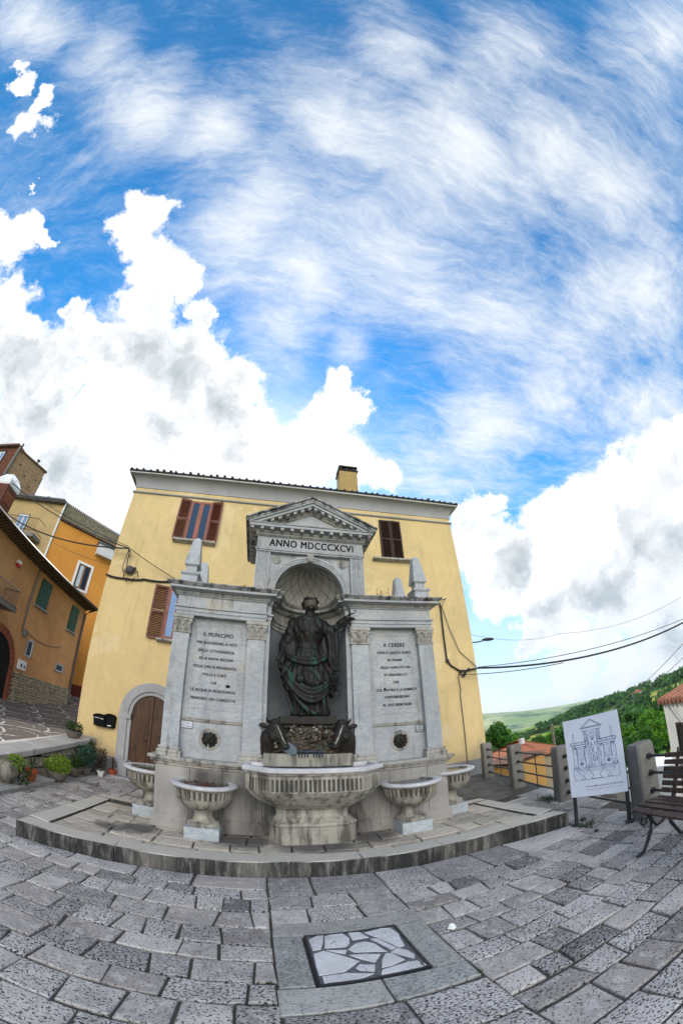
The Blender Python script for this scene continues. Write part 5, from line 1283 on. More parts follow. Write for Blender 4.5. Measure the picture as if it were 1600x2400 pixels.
opening(hb, MBm, 2.20, 3.02, 7.86, 9.40, wood('oak', (.16, .07, .02), (.25, .12, .03)), M_glass3, fw=.06, surround=M_whiteframe, sw=.14)
lbox(MBm, 2.32, 2.55, -.04, -.034, 7.95, 9.3).build('curtain', plain('white_curtain', (.45, .50, .52), .8, .2, 30), hb)
mb = MB(); mb.box(2.95, 5.4, -.45, .0, 10.30, 11.0, MBm); bay = mb.build('white_bay', M_whitebay, hb)
lbox(MBm, 2.88, 5.5, -.55, .0, 11.0, 11.12).build('bay_roof', M_roofgrey, bay)
mb = MB(); mb.tube([MBm @ Vector((.0, -.05, 12.55)), MBm @ Vector((.0, -.05, 1.5))], .06, 7); mb.build('downpipe', M_whiteframe, hb)
lbox(MBm, 3.30, 3.42, -.12, -.02, 4.2, 4.4).build('wall_hook', M_blue, hb)
hc = root('beige_house', (-16, 17.5, 1.2), 'tall beige house with a small balcony, left of the orange house', 'house')
MC = frame_matrix((-13.4, 17.5, 0), 0)
lbox(MC, -9, -.02, .0, 6, .2, 12.42).build('wall', M_beige, hc)
mb = MB(); mb.box(-9, .06, -.35, 6.3, 12.42, 12.50, MC); mb.box(-9, .08, -.42, 6.4, 12.50, 12.62, MC)
rc = mb.build('roof', M_roofgrey, hc)
mb = MB(); [mb.tube([MC @ Vector((-1.98 , .5, 12.6)), MC @ Vector((-1.98, .5, 13.15))], .07, 7)]; mb.tube([MC @ Vector((-2.1, .5, 13.15)), MC @ Vector((-1.86, .5, 13.15))], .09, 6); mb.build('flue', M_darkmetal, rc)
opening(hc, MC, -3.25, -2.42, 9.75, 11.35, M_whiteframe, M_glass2, fw=.07, surround=M_concrete, sw=.06)
mb = MB(); mb.box(-4.6, -.75, -.9, .0, 9.55, 9.78, MC); bb = mb.build('balcony_slab', M_concrete, hc)
mb = MB()
for z in (10.75, 9.95): mb.tube([MC @ Vector((-4.6, -.88, z)), MC @ Vector((-.78, -.88, z)), MC @ Vector((-.78, 0, z))], .02, 5)
for i in range(32): mb.tube([MC @ Vector((-4.6 + i * .123, -.88, 9.78)), MC @ Vector((-4.6 + i * .123, -.88, 10.75))], .012, 4)
mb.build('railing', M_rust, bb)
# ---- brick tower house
ht = root('brick_tower_house', (-21.8, 19.1, 1.2), 'tall brick tower house rising behind the beige house at the left edge', 'house')
MT = frame_matrix((-21.8, 19.1, 0), 61.5); MT2 = frame_matrix((-21.8, 19.1, 0), -5.5)
lbox(MT, 0, 3.08, .0, 3.2, .2, 18.05).build('side_wall', M_towerbrick, ht)
lbox(MT2, -7, 0, .0, 4, .2, 18.3).build('front_wall', M_redbrick, ht)
mb = MB(); mb.box(-7, -.1, -.3, 4, 18.3, 18.5, MT2); mb.box(-.1, 3.2, -.12, 3.3, 18.05, 18.18, MT)
rt = mb.build('roof', M_tiles_old, ht)
mb = MB(); mb.tube([MT @ Vector((2.15, .4, 18.1)), MT @ Vector((2.15, .4, 18.75))], .08, 7); mb.tube([MT @ Vector((2.02, .4, 18.75)), MT @ Vector((2.28, .4, 18.75))], .10, 6); mb.tube([MT2 @ Vector((-.3, .3, 18.4)), MT2 @ Vector((-.3, .3, 18.95))], .10, 7); mb.build('flue', M_darkmetal, rt)
opening(ht, MT2, -2.6, -1.55, 16.4, 17.85, M_whiteframe, M_glass2, fw=.08, surround=M_gap, sw=.12)
mb = MB(); mb.tube([MT @ Vector((-.08, -.1, 18.2)), MT @ Vector((-.08, -.1, 3))], .10, 7); mb.build('downpipe', M_concrete, ht)
mb = MB()
for u, z in ((.7, 17.0), (1.5, 16.4), (2.6, 16.8), (2.3, 15.9), (.9, 15.8)): mb.box(u, u + .12, -.006, 0, z, z + .14, MT)
mb.build('putlog_hole', M_gap, ht)

# ---- low retaining wall with its cap, left
rw = root('retaining_wall', (-4.2, 6.8, 0), 'low wall of squared stones with a sloping pale stone cap, at the street edge', 'wall')
def capz(y): return .435 + (y - 5.2) * .098
mb = MB(); ys = [3.6, 4.6, 5.6, 6.6, 7.6, 8.85]
mb.prism_x([(3.6, -.3), (8.88, -.3), (8.88, capz(8.88) - .13), (3.6, capz(3.6) - .13)], -4.45, -4.03); mb.build('masonry', plain('deep_joint', (.03, .027, .022), .95), rw)
mb = MB(); 
for row in range(4):
    y = 3.7 + rnd.uniform(0, .1)
    while y < 8.8:
        w_ = rnd.uniform(.13, .22); z0 = -.02 + row * .20; z1 = z0 + .18; zt = capz(y) - .15
        if z0 < zt - .04: q = [(y, z0), (y + w_ - .022, z0 + .005), (y + w_ - .022, min(z1, zt)), (y, min(z1, zt) - .004)]; mb.prism_x(rough(q, .008), -4.05, -3.985 - rnd.uniform(0, .03))
        y += w_
mb.build('stone_blocks', plain('squared_wall_stone', (.36, .325, .25), .9, .35, 6, .15, 0, .5), rw)
mb = MB(); y = 3.6
while y < 8.7:
    w_ = rnd.uniform(.8, 1.1); y1 = min(y + w_, 8.86)
    mb.prism_x([(y + .004, capz(y) - .115), (y1 - .004, capz(y1) - .115), (y1 - .004, capz(y1)), (y + .004, capz(y))], -4.52, -3.93); y = y1
mb.build('cap', marble('cap_stone', (.48, .46, .43), .2, .75, .1), rw, bevel=.012)
mb = MB(); mb.prism([(-3.45, 4.70), (-3.58, 6.42), (-4.0, 6.38), (-4.0, 4.2), (-3.4, 4.2)], -.02, .065)
tag(mb.build('stone_slab', M_framestone, None, origin=(-3.6, 5.2, 0)), 'low pale stone slab carrying the pots at the foot of the wall', 'slab')
# ---- plants in pots
def leaves(mb, c, rad, n, size, seed=0, hollow=.35, upb=.0):
    R = random.Random(seed)
    for i in range(n):
        while True:
            p = Vector((R.uniform(-1, 1), R.uniform(-1, 1), R.uniform(-1, 1)))
            if hollow < p.length < 1: break
        p = Vector((p.x * rad[0], p.y * rad[1], p.z * rad[2])) + Vector(c)
        a = Vector((R.gauss(0, 1), R.gauss(0, 1), R.gauss(0, 1) + upb)).normalized(); b_ = a.cross(Vector((R.gauss(0, 1), R.gauss(0, 1), R.gauss(0, 1)))).normalized()
        s = size * R.uniform(.6, 1.3); mb.add([p, p + (a * .5 + b_ * .28) * s, p + a * s, p + (a * .5 - b_ * .28) * s], [(0, 1, 2, 3)])
def pot(cx, cy, z, r, h, mat, label, plants, name='potted_plant', shape='pot', group='potted plants along the low wall', cat='potted plant'):
    o = root(name, (cx, cy, z), label, cat, group)
    mb = MB(); mb.smooth = True
    if shape == 'pot': pr_ = [(0, 0), (r * .68, 0), (r * .93, h * .82), (r * 1.05, h * .82), (r * 1.08, h), (r * .93, h), (r * .9, h * .85), (0, h * .85)]
    elif shape == 'bowl': pr_ = [(0, 0), (r * .45, 0), (r * .6, h * .12), (r * .9, h * .55), (r, h * .92), (r * 1.05, h), (r * .93, h), (r * .85, h * .8), (0, h * .8)]
    else: pr_ = [(0, 0), (r * .55, 0), (r * .85, h * .22), (r, h * .5), (r * .92, h * .75), (r * .62, h * .92), (r * .68, h), (r * .5, h), (r * .45, h * .85), (0, h * .8)]
    mb.lathe(pr_, (cx, cy, z), 24); p_ = mb.build('pot', mat, o, auto=40)
    for k, (kind, dx_, dy_, dz, rx, rz, n, sz, m) in enumerate(plants):
        mb = MB(); c_ = (cx + dx_, cy + dy_, z + h + dz)
        leaves(mb, c_, (rx, rx, rz), n, sz, hash((round(cx * 100), k)) & 1023)
        for i in range(7 if kind == 'stem' else 3):
            a = rnd.uniform(0, 6.28); mb.tube([(cx, cy, z + h * .8), (c_[0] + math.cos(a) * rx * .5, c_[1] + math.sin(a) * rx * .5, c_[2] + rz * (1.0 if kind == 'stem' else .2))], .006, 4)
        mb.build('foliage', m, o, fix=False)
    return o
pot(-3.76, 5.16, .065, .21, .36, marble('urn_stone', (.22, .20, .155), .3, .9, .1, (.05, .045, .04), .45), 'leaning pale stone urn with a dark bushy plant, leftmost on the slab', [('b', .12, .1, -.02, .17, .13, 260, .05, M_leaf), ('b', .20, .2, -.2, .14, .16, 200, .05, M_leafd)], shape='urn')
pot(-3.68, 5.76, .065, .105, .20, M_terra, 'red terracotta pot standing on the pale slab', [('stem', 0, 0, .10, .09, .10, 60, .03, M_leafd)])
pot(-3.66, 6.62, 0, .21, .20, M_terrad, 'grey bowl with a bright green bush in front of the low wall', [('b', 0, 0, .12, .27, .19, 800, .05, M_leaf)], shape='bowl')
pot(-3.74, 7.45, 0, .17, .20, M_terrad, 'grey bowl with a low dark plant, between the bright bush and the blue-green one', [('b', 0, 0, .12, .2, .16, 380, .05, M_leafd)], shape='bowl')
pot(-3.74, 7.95, 0, .16, .20, M_terrad, 'pot with a tall blue-green rosemary-like bush near the house corner', [('stem', 0, 0, .22, .24, .27, 900, .055, M_leafb)], shape='bowl')
pot(-3.60, 8.45, 0, .13, .17, M_terrad, 'pot with a dark reddish shrub against the yellow wall', [('stem', 0, 0, .20, .18, .26, 480, .045, M_leafr)], shape='bowl')
pot(-3.50, 8.27, 0, .085, .12, M_whitepaint, 'small white pot with a yellow mark on the ground by the house', [('b', 0, 0, .02, .05, .03, 30, .03, M_leafd)])
pot(-3.36, 8.62, 0, .10, .16, M_terra, 'small red pot with thin sprigs beside the arched door surround', [('stem', 0, 0, .14, .09, .15, 120, .035, M_leafr)])
pot(-4.20, 8.16, capz(8.16), .21, .17, M_terrad, 'round stone planter with herbs on top of the low wall cap', [('stem', 0, 0, .08, .22, .13, 600, .045, M_leafd)], shape='bowl')
pot(-3.93, 8.52, .42, .10, .12, M_terrad, 'hanging plant with purple flowers at the end of the low wall', [('b', 0, -.02, -.05, .15, .27, 620, .05, M_leafd), ('b', .05, -.05, -.02, .13, .2, 40, .025, plain('purple_petals', (.12, .02, .16), .6))], shape='bowl')

# ================================================================ railing, sign, bench
rl = root('railing', (4.27, 4.45, 0), 'railing of square stone posts joined by four dark iron rails along the plaza edge', 'railing')
posts = [(5.345, 8.15), (4.83, 6.33), (4.28, 4.46), (3.76, 2.62), (3.24, .80), (2.70, -1.0)]
fdir = Vector((.285, .958, 0)); fang = math.degrees(math.atan2(fdir.y, fdir.x))
for i, (x, y) in enumerate(posts):
    zt = .86; M = Matrix.Translation((x, y, 0)) @ Matrix.Rotation(R_(fang), 4, 'Z') @ Matrix.Rotation(R_((.5, -.8, .6, -1.2, 0, 0)[i]), 4, 'X')
    a = .125
    mb = MB(); pts = [(-a, -a), (a, -a), (a, a), (-a, a)]
    c_ = .02; oc = [(-a + c_, -a), (a - c_, -a), (a, -a + c_), (a, a - c_), (a - c_, a), (-a + c_, a), (-a, a - c_), (-a, -a + c_)]
    mb.loft([[M @ Vector((u * k, v * k, z)) for u, v in oc] for z, k in ((-.25, 1.02), (.3, 1.0), (zt - .05, .97), (zt - .01, .93), (zt + .02, .80))])
    mb.build('post', M_concrete, rl)
for (xa_, ya), (xb, yb) in zip(posts, posts[1:]):
    for z in (.14, .33, .53, .72):
        A_ = Vector((xa_, ya, z)); B_ = Vector((xb, yb, z)); d_ = (B_ - A_).normalized()
        mb = MB(); mb.tube([A_ + d_ * .10, B_ - d_ * .10], .016, 7)
        for p_ in (A_ + d_ * .135, B_ - d_ * .135): mb.tube([p_ - d_ * .012, p_ + d_ * .012], .034, 8)
        mb.build('rail', M_darkmetal, rl)
    for t in (.5,) if ya > 5 else ():
        A_ = Vector((xa_, ya, 0)).lerp(Vector((xb, yb, 0)), t); mb = MB(); mb.tube([A_ + Vector((0, 0, .1)), A_ + Vector((0, 0, .74))], .010, 6); mb.build('upright', M_darkmetal, rl)

# information board
S0 = Vector((3.375, 3.375, 0)); S1 = Vector((3.613, 2.757, 0)); su = (S1 - S0).normalized(); sl_ = (S1 - S0).length
Ms = Matrix.Translation(S0) @ Matrix.Rotation(math.atan2(su.y, su.x), 4, 'Z')      # local x towards the camera side, -y faces the plaza
ib = root('information_board', ((S0.x + S1.x) / 2, (S0.y + S1.y) / 2, 0), 'white information board with a blue line drawing of the fountain on two black posts', 'information board')
def sb(*a): m_ = MB(); m_.box(*a, Ms); return m_
for x in (.012, sl_ - .012):
    mb = MB(); mb.tube([Ms @ Vector((x, .02, .0)), Ms @ Vector((x, .02, 1.30))], .024, 10); po = mb.build('post', M_darkmetal, ib)
    mb = MB(); mb.tube([Ms @ Vector((x, .02, .0)), Ms @ Vector((x, .02, .012))], .062, 16); mb.tube([Ms @ Vector((x, .02, .012)), Ms @ Vector((x, .02, .03))], [.04, .026], 12); mb.build('base_plate', M_darkmetal, po)
PZ0, PZ1 = .375, 1.325
M_board = plain('board_print', (.70, .73, .82), .45, .03, 3)
pn = sb(-.012, sl_ + .012, -.022, -.006, PZ0, PZ1).build('panel', M_board, ib)
sb(-.016, sl_ + .016, -.006, -.001, PZ0 - .006, PZ1 + .004).build('back_plate', M_darkmetal, pn)
# line drawing: strokes as thin raised bars. u,v in 0..1 of the panel
dw = MB(); W_, H_b = sl_ + .024, PZ1 - PZ0
def uv(u, v): return (-.012 + u * W_, PZ0 + v * H_b)
def stroke(pts, w_=.0016):
    w_ *= 1.35
    for (a, b_), (c_, d_) in zip(pts, pts[1:]):
        x0_, z0_ = uv(a, b_); x1_, z1_ = uv(c_, d_); L = math.hypot(x1_ - x0_, z1_ - z0_)
        if L < 1e-5: continue
        nx, nz = -(z1_ - z0_) / L * w_, (x1_ - x0_) / L * w_
        vs = [Ms @ Vector((x, -.0232, z)) for x, z in ((x0_ - nx, z0_ - nz), (x1_ - nx, z1_ - nz), (x1_ + nx, z1_ + nz), (x0_ + nx, z0_ + nz))]
        dw.add(vs, [(0, 1, 2, 3)])
def rect(u0, v0, u1, v1, w_=.0016): stroke([(u0, v0), (u1, v0), (u1, v1), (u0, v1), (u0, v0)], w_)
rect(.10, .215, .90, .36); rect(.10, .36, .90, .375)
for s in (0, 1):
    f = (lambda u: u) if s == 0 else (lambda u: 1 - u)
    rect(f(.12), .375, f(.19), .64); rect(f(.33), .375, f(.39), .64); rect(f(.19), .47, f(.33), .64); rect(f(.20), .49, f(.32), .62)
    rect(f(.115), .64, f(.40), .665, .002); rect(f(.09), .665, f(.415), .70, .0024)
    for k in range(7): stroke([(f(.10 + k * .045), .668), (f(.12 + k * .045), .698)], .001)
    cx_ = f(.26); stroke([(cx_ + .03 * math.cos(t * .5), .425 + .02 * math.sin(t * .5)) for t in range(14)], .003); stroke([(cx_ + .015 * math.cos(t * .7), .425 + .01 * math.sin(t * .7)) for t in range(10)], .003)
    for k in range(7): stroke([(f(.215), .61 - k * .016), (f(.305), .61 - k * .016)], .0008)
    stroke([(f(.13), .62), (f(.15), .64), (f(.17), .615), (f(.18), .64)], .003); stroke([(f(.34), .62), (f(.36), .64), (f(.375), .615)], .003)
    stroke([(f(.13), .70), (f(.145), .80), (f(.165), .80), (f(.175), .70)], .0014); stroke([(f(.145), .80), (f(.155), .825), (f(.165), .80)], .0014)
    stroke([(f(.15), .345), (f(.37), .345), (f(.33), .30), (f(.27), .28), (f(.28), .25), (f(.31), .225), (f(.22), .225), (f(.25), .25), (f(.25), .28), (f(.19), .30), (f(.15), .345)], .0014)
    for k in range(8): stroke([(f(.17 + k * .025), .34), (f(.185 + k * .02), .31)], .001)
    rect(f(.36), .70, f(.41), .83); 
    for k in range(4): stroke([(f(.37 + k * .01), .70), (f(.37 + k * .01), .83)], .0008)
    rect(f(.11), .37, f(.20), .395, .0016); rect(f(.32), .37, f(.40), .395, .0016)
rect(.34, .83, .66, .865, .0018); stroke([(.30, .865), (.50, .965), (.70, .865), (.30, .865)], .0026); stroke([(.35, .875), (.50, .95), (.65, .875), (.35, .875)], .0012)
for k in range(14): stroke([(.35 + k * .022, .87), (.355 + k * .022, .88)], .0014)
stroke([(.42, .70)] + [(.50 - .08 * math.cos(math.pi * t / 14), .735 + .075 * math.sin(math.pi * t / 14)) for t in range(15)] + [(.58, .70)], .0018)
for k in range(9): stroke([(.50, .70), (.50 - .07 * math.cos(math.pi * (k + .5) / 9), .735 + .065 * math.sin(math.pi * (k + .5) / 9))], .0009)
stroke([(.42, .38), (.42, .70)], .0018); stroke([(.58, .38), (.58, .70)], .0018)
R5 = random.Random(3)
for s_ in (0, 1):
    for k in range(70):
        u = R5.choice((R5.uniform(.125, .185), R5.uniform(.335, .385), R5.uniform(.11, .40))); u = u if s_ == 0 else 1 - u
        v = R5.uniform(.385, .62) if R5.random() < .7 else R5.uniform(.64, .70); stroke([(u, v), (u + R5.uniform(-.006, .006), v + R5.uniform(.02, .05))], .0007)
    for k in range(40):
        u = R5.uniform(.12, .46); u = u if s_ == 0 else 1 - u; v = R5.uniform(.22, .35); stroke([(u, v), (u + R5.uniform(-.02, .02), v + R5.uniform(-.004, .004))], .0007)
for k in range(60):                         # hatching of the statue
    a = .455 + R5.random() * .09; v = .42 + R5.random() * .24; stroke([(a, v), (a + R5.uniform(-.02, .02), v + R5.uniform(.01, .045))], .0013)
for k in range(26): v = .40 + k * .0115; stroke([(.423, v), (.45, v + .012)], .0008); stroke([(.55, v), (.578, v + .012)], .0008)
for k in range(24): a = .43 + R5.random() * .13; v = .375 + R5.random() * .04; stroke([(a, v), (a + R5.uniform(-.03, .03), v + R5.uniform(-.01, .01))], .0014)
stroke([(.37, .36), (.63, .36), (.61, .30), (.56, .275), (.57, .24), (.60, .22), (.40, .22), (.43, .24), (.44, .275), (.39, .30), (.37, .36)], .0018)
for k in range(12): stroke([(.39 + k * .0195, .35), (.395 + k * .0195, .31)], .001)
dw.build('fountain_drawing', M_ink, pn, fix=False)
text_mesh('title', [('Fontana Monumentale Di Baranello', Ms @ Matrix.Translation((uv(.61, 0)[0], -.0235, uv(0, .118)[1])), .019, W_ * .66)], M_ink2, pn, depth=.0006, weight=.01)
mb = MB(); u = .29                            # faded small print: illegible in the photograph, kept as broken strokes
while u < .94:
    w__ = R5.uniform(.008, .022); x_, z_ = uv(u, .083); mb.box(x_, x_ + w__ * W_, -.0234, -.0222, z_ + R5.uniform(-.001, .001), z_ + .0055, Ms); u += w__ + R5.uniform(.006, .02)
mb.build('faded_small_print', M_ink, pn)

# bench
bn = root('bench', (3.1, 1.9, 0), 'brown slatted wooden bench on curled cast iron legs beside the railing', 'bench')
bo = Vector((2.955, 2.225, 0)); bu = Vector((-.30, -.954, 0)).normalized(); bv_ = Vector((.954, -.30, 0)).normalized()
Mbn = Matrix(((bu.x, bv_.x, 0, bo.x), (bu.y, bv_.y, 0, bo.y), (0, 0, 1, 0), (0, 0, 0, 1)))   # x along, y to the back
L_b = 1.75
def slat(y0, z0, y1, z1, t=.024):
    d_ = Vector((0, y1 - y0, z1 - z0)).normalized(); n_ = Vector((0, -d_.z, d_.y)) * t
    A = [Vector((x, y, z)) for x in (0, L_b) for (y, z) in ((y0, z0), (y1, z1), (y1 + n_.y, z1 + n_.z), (y0 + n_.y, z0 + n_.z))]
    mb = MB(); mb.add([Mbn @ p for p in A], [(0, 1, 2, 3), (4, 7, 6, 5), (0, 4, 5, 1), (1, 5, 6, 2), (2, 6, 7, 3), (3, 7, 4, 0)]); return mb
for i, (y0, z0, y1, z1) in enumerate(((.0, .385, .055, .405), (.072, .412, .128, .418), (.145, .420, .20, .418), (.217, .416, .272, .410), (.29, .406, .345, .402))): slat(y0, z0, y1, z1).build('seat_slat', M_bench, bn, bevel=.004)
for i in range(6):
    z = .445 + i * .062; y = .372 + i * .019; slat(y, z, y + .014, z + .044).build('back_slat', M_bench, bn, bevel=.004)
for x in (.16, L_b - .16):
    mb = MB(); P = lambda y, z: Mbn @ Vector((x, y, z))
    mb.tube([P(.03, .38), P(.12, .385), P(.33, .385), P(.365, .42), P(.42, .60), P(.50, .84)], [.02, .022, .022, .022, .02, .015], 7)
    mb.tube([P(.05, .375), P(.09, .30), P(.075, .20), P(.03, .10), P(-.01, .03), P(-.05, .015), P(-.085, .012)], [.02, .022, .02, .018, .018, .018, .014], 7)
    mb.tube([P(.32, .375), P(.28, .29), P(.31, .19), P(.37, .10), P(.42, .03), P(.46, .015), P(.50, .012)], [.02, .022, .02, .018, .018, .018, .014], 7)
    mb.tube([P(.09, .29), P(.15, .22), P(.21, .24), P(.28, .29)], .014, 6); mb.tube([P(-.01, .36), P(-.03, .31), P(.0, .28), P(.04, .30), P(.03, .34)], .013, 6)
    mb.build('leg_frame', M_darkmetal, bn)

# ================================================================ things beyond the railing
def gabled(name, label, M, u0, u1, d0, d1, z0, ze, zr, wall, roofm, ov=.35, cat='house', ridge='u'):
    o = root(name, tuple((M @ Vector(((u0 + u1) / 2, (d0 + d1) / 2, z0)))), label, cat)
    mb = MB(); mb.box(u0, u1, d0, d1, z0, ze, M); w_ = mb.build('wall', wall, o)
    mb = MB(); dm = (d0 + d1) / 2; um = (u0 + u1) / 2
    if ridge == 'u':
        A = [(u0 - ov, d0 - ov, ze), (u1 + ov, d0 - ov, ze), (u1 + ov, d1 + ov, ze), (u0 - ov, d1 + ov, ze), (u0 + (0 if ridge == 'u' else 0) + (d1 - d0) * .35, dm, zr), (u1 - (d1 - d0) * .35, dm, zr)]
        fs = [(0, 1, 5, 4), (1, 2, 5), (2, 3, 4, 5), (3, 0, 4), (0, 3, 2, 1)]
    else:
        A = [(u0 - ov, d0 - ov, ze), (u1 + ov, d0 - ov, ze), (u1 + ov, d1 + ov, ze), (u0 - ov, d1 + ov, ze), (um, d0 - ov, zr), (um, d1 + ov, zr)]
        fs = [(0, 4, 5, 3), (1, 2, 5, 4), (0, 1, 4), (3, 5, 2), (0, 3, 2, 1)]
    A2 = [(a, b_, c_ + .12) for a, b_, c_ in A]
    mb.add([M @ Vector(p) for p in A2], fs); mb.add([M @ Vector(p) for p in A], fs); r_ = mb.build('roof', roofm, o)
    return o, w_, r_
# red roofed yellow house below
def pol(az, d): return Vector((d * math.sin(R_(az)), d * math.cos(R_(az)), 0))
a_, b_ = pol(38.2, 21), pol(43.4, 22.5)
Mh = Matrix.Translation(a_) @ Matrix.Rotation(math.atan2((b_ - a_).y, (b_ - a_).x), 4, 'Z')
o, w_, r_ = gabled('red_roof_house', 'small house with a red tiled roof and yellow wall below the railing', Mh, 0.1, 2.9, 0, 4.5, -4.4, -1.35, -.42, stucco('lemon_render', (.78, .58, .22), (.66, .5, .2), .3), M_tiles, ov=.25)
M_tanwall = stucco('tan_render', (.34, .28, .18), (.28, .23, .15), .5)
mb = MB(); mb.box(.62, 2.92, -.02, .0, -4.4, -1.36, Mh); mb.build('tan_wall', M_tanwall, w_)
opening(o, Mh, .22, .42, -2.9, -2.1, M_whiteframe, M_glass3, fw=.03, leaves=1); opening(o, Mh @ Matrix.Translation((0, -.03, 0)), .95, 1.45, -2.7, -2.0, M_whiteframe, glass('green_glass', (.06, .30, .27)), fw=.04, leaves=1)
mb = MB(); mb.box(1.25, 1.5, 1.6, 1.85, -.9, -.2, Mh); mb.build('chimney', M_whitebay, r_)
a_, b_ = pol(33.0, 18.5), pol(37.4, 17.5)
Mh = Matrix.Translation(a_) @ Matrix.Rotation(math.atan2((b_ - a_).y, (b_ - a_).x), 4, 'Z')
gabled('ochre_shed', 'ochre building with a low brown roof seen through the railing next to the yellow house', Mh, -.2, 1.45, 0, 3, -4.3, -.95, -.62, stucco('ochre_wall', (.50, .27, .08), (.42, .24, .08), .3), M_tiles_old, ov=.12)
mb = MB(); q = pol(43.1, 17.2); mb.box(q.x, q.x + .35, q.y, q.y + .3, -3.9, -1.55)
tag(mb.build('blue_tarpaulin', M_blue, None, origin=(q.x, q.y, -3.9)), 'blue sheet hanging beside the red-roofed house, next to a railing post', 'tarpaulin')
# tall pole in the valley
q = pol(43.2, 24); up_l = root('utility_pole', (q.x, q.y, -4.4), 'grey concrete utility pole rising above the red-roofed house', 'utility pole')
mb = MB(); mb.tube([(q.x, q.y, -4.5), (q.x, q.y, .28)], [.13, .07], 8); mb.build('pole', M_cable2, up_l)
# white house on the right
a_ = pol(59.3, 10.5); wq = pol(64.5, 8.6)
Mh = Matrix.Translation(a_) @ Matrix.Rotation(math.atan2((wq - a_).y, (wq - a_).x), 4, 'Z')
o, w_, r_ = gabled('white_house', 'white rendered house with an old tiled roof at the right edge beyond the bench', Mh, 0, 7, 0, 7, -4.2, .73, 1.35, M_white, M_tiles_l, ov=.05)
opening(o, Mh, .62, 1.4, -.55, .25, M_shutdark, M_gap, fw=.05); opening(o, Mh, .5, 1.5, -2.6, -.75, M_concrete, M_gap, fw=.06)
mb = MB()
for i in range(30): mb.tube([Mh @ Vector((.02 + i * .24, -.12, .80 + rnd.uniform(-.02, .02))), Mh @ Vector((.02 + i * .24, 1.6, 1.12))], .085, 7)
mb.build('tiles', M_tiles_l, r_)
mb = MB(); a_ = pol(56.5, 13); mb.box(a_.x, a_.x + 1.6, a_.y - 1, a_.y + 1.2, -3.8, -1.35); cv_ = tag(mb.build('parked_van', M_whitepaint, None, origin=(a_.x, a_.y, -3.8)), 'white parked van body glimpsed behind the bench slats', 'van')
# motorcycle on the lower road
q = pol(48.3, 20.5); zt = terrain_z(q.x, q.y) + .06
Mm = Matrix.Translation((q.x, q.y, max(zt, -4.29))) @ Matrix.Rotation(R_(-35), 4, 'Z')
mo = root('motorcycle', (q.x, q.y, max(zt, -4.29)), 'dark motorcycle parked on the pale road below the railing', 'motorcycle')
for x in (-.7, .7):
    mb = MB(); pts = [Mm @ Vector((x + .27 * math.cos(t), 0, .33 + .27 * math.sin(t))) for t in [2 * math.pi * k / 18 for k in range(19)]]; mb.tube(pts, .055, 6, cap=False); wh = mb.build('wheel', M_cable, mo)
    mb = MB(); mb.tube([Mm @ Vector((x, -.04, .33)), Mm @ Vector((x, .04, .33))], .12, 10); mb.build('hub', M_rust, wh)
mb = MB(); mb.smooth = True
mb.tube([Mm @ Vector(p) for p in ((-.75, 0, .72), (-.4, 0, .76), (-.05, 0, .78), (.25, 0, .92), (.45, 0, .85))], [.08, .13, .13, .18, .08], 10); mb.build('tank_and_seat', M_mail, mo)
mb = MB(); mb.smooth = True; mb.ball(Mm @ Vector((0, 0, .45)), (.28, .18, .22), 10, 8); mb.tube([Mm @ Vector(p) for p in ((.7, 0, .33), (.45, 0, .95), (.38, 0, 1.1))], .04, 6); mb.tube([Mm @ Vector(p) for p in ((.38, -.36, 1.1), (.40, 0, 1.08), (.38, .36, 1.1))], .022, 6); mb.tube([Mm @ Vector(p) for p in ((-.7, 0, .33), (-.2, 0, .4), (.3, 0, .5))], .05, 6)
mb.build('frame', M_darkmetal, mo)
mb = MB(); mb.ball(Mm @ Vector((.52, 0, .93)), (.09, .09, .10), 8, 6); mb.build('headlight', plain('red_fairing', (.35, .02, .03), .4), mo)
q = pol(51.2, 15.5); lowr = tag(MB().box(q.x - .8, q.x + 1.6, q.y - .6, q.y + 1.4, -4.2, -2.35).build('garage', M_concrete, None, origin=(q.x, q.y, -4.2)), 'flat-roofed low grey garage between the board and the stone post', 'garage')

# ================================================================ trees
def make_tree_mesh(seed, h, rad, mat_name, nleaf, leaf, trunk_h):
    R = random.Random(seed); mb = MB()
    clumps = []
    for i in range(26):
        a = R.uniform(0, 6.28); t = R.random(); rr_ = rad * (.35 + .65 * math.sin(math.pi * min(.95, .12 + t * .85))) * R.uniform(.35, 1.0)
        clumps.append((Vector((rr_ * math.cos(a), rr_ * math.sin(a), trunk_h + (h - trunk_h) * (.05 + .9 * t))), rad * R.uniform(.22, .42)))
    for c_, r_ in clumps:
        for k in range(nleaf // 26):
            d_ = Vector((R.gauss(0, 1), R.gauss(0, 1), R.gauss(0, .8))).normalized() * r_ * R.uniform(.55, 1.08); p = c_ + d_
            n_ = (d_.normalized() + Vector((R.gauss(0, .6), R.gauss(0, .6), R.gauss(0, .6)))).normalized(); a_ = n_.cross(Vector((R.gauss(0, 1), R.gauss(0, 1), R.gauss(0, 1)))).normalized(); b__ = n_.cross(a_)
            s = leaf * R.uniform(.6, 1.4); mb.add([p - a_ * s, p - b__ * s * .6, p + a_ * s, p + b__ * s * .6], [(0, 1, 2, 3)])
    tb = MB(); tb.tube([(0, 0, -1.5), (.05, .02, trunk_h * .6), (0, .1, trunk_h), (.1, 0, h * .8)], [h * .035, h * .028, h * .022, h * .005], 7)
    for c_, r_ in clumps[:10]: tb.tube([(0, .05, trunk_h * R.uniform(.7, 1.2)), tuple(c_ * .6 + Vector((0, 0, trunk_h * .4))), tuple(c_)], [h * .012, h * .007, h * .003], 5)
    return mb, tb
protos = {}
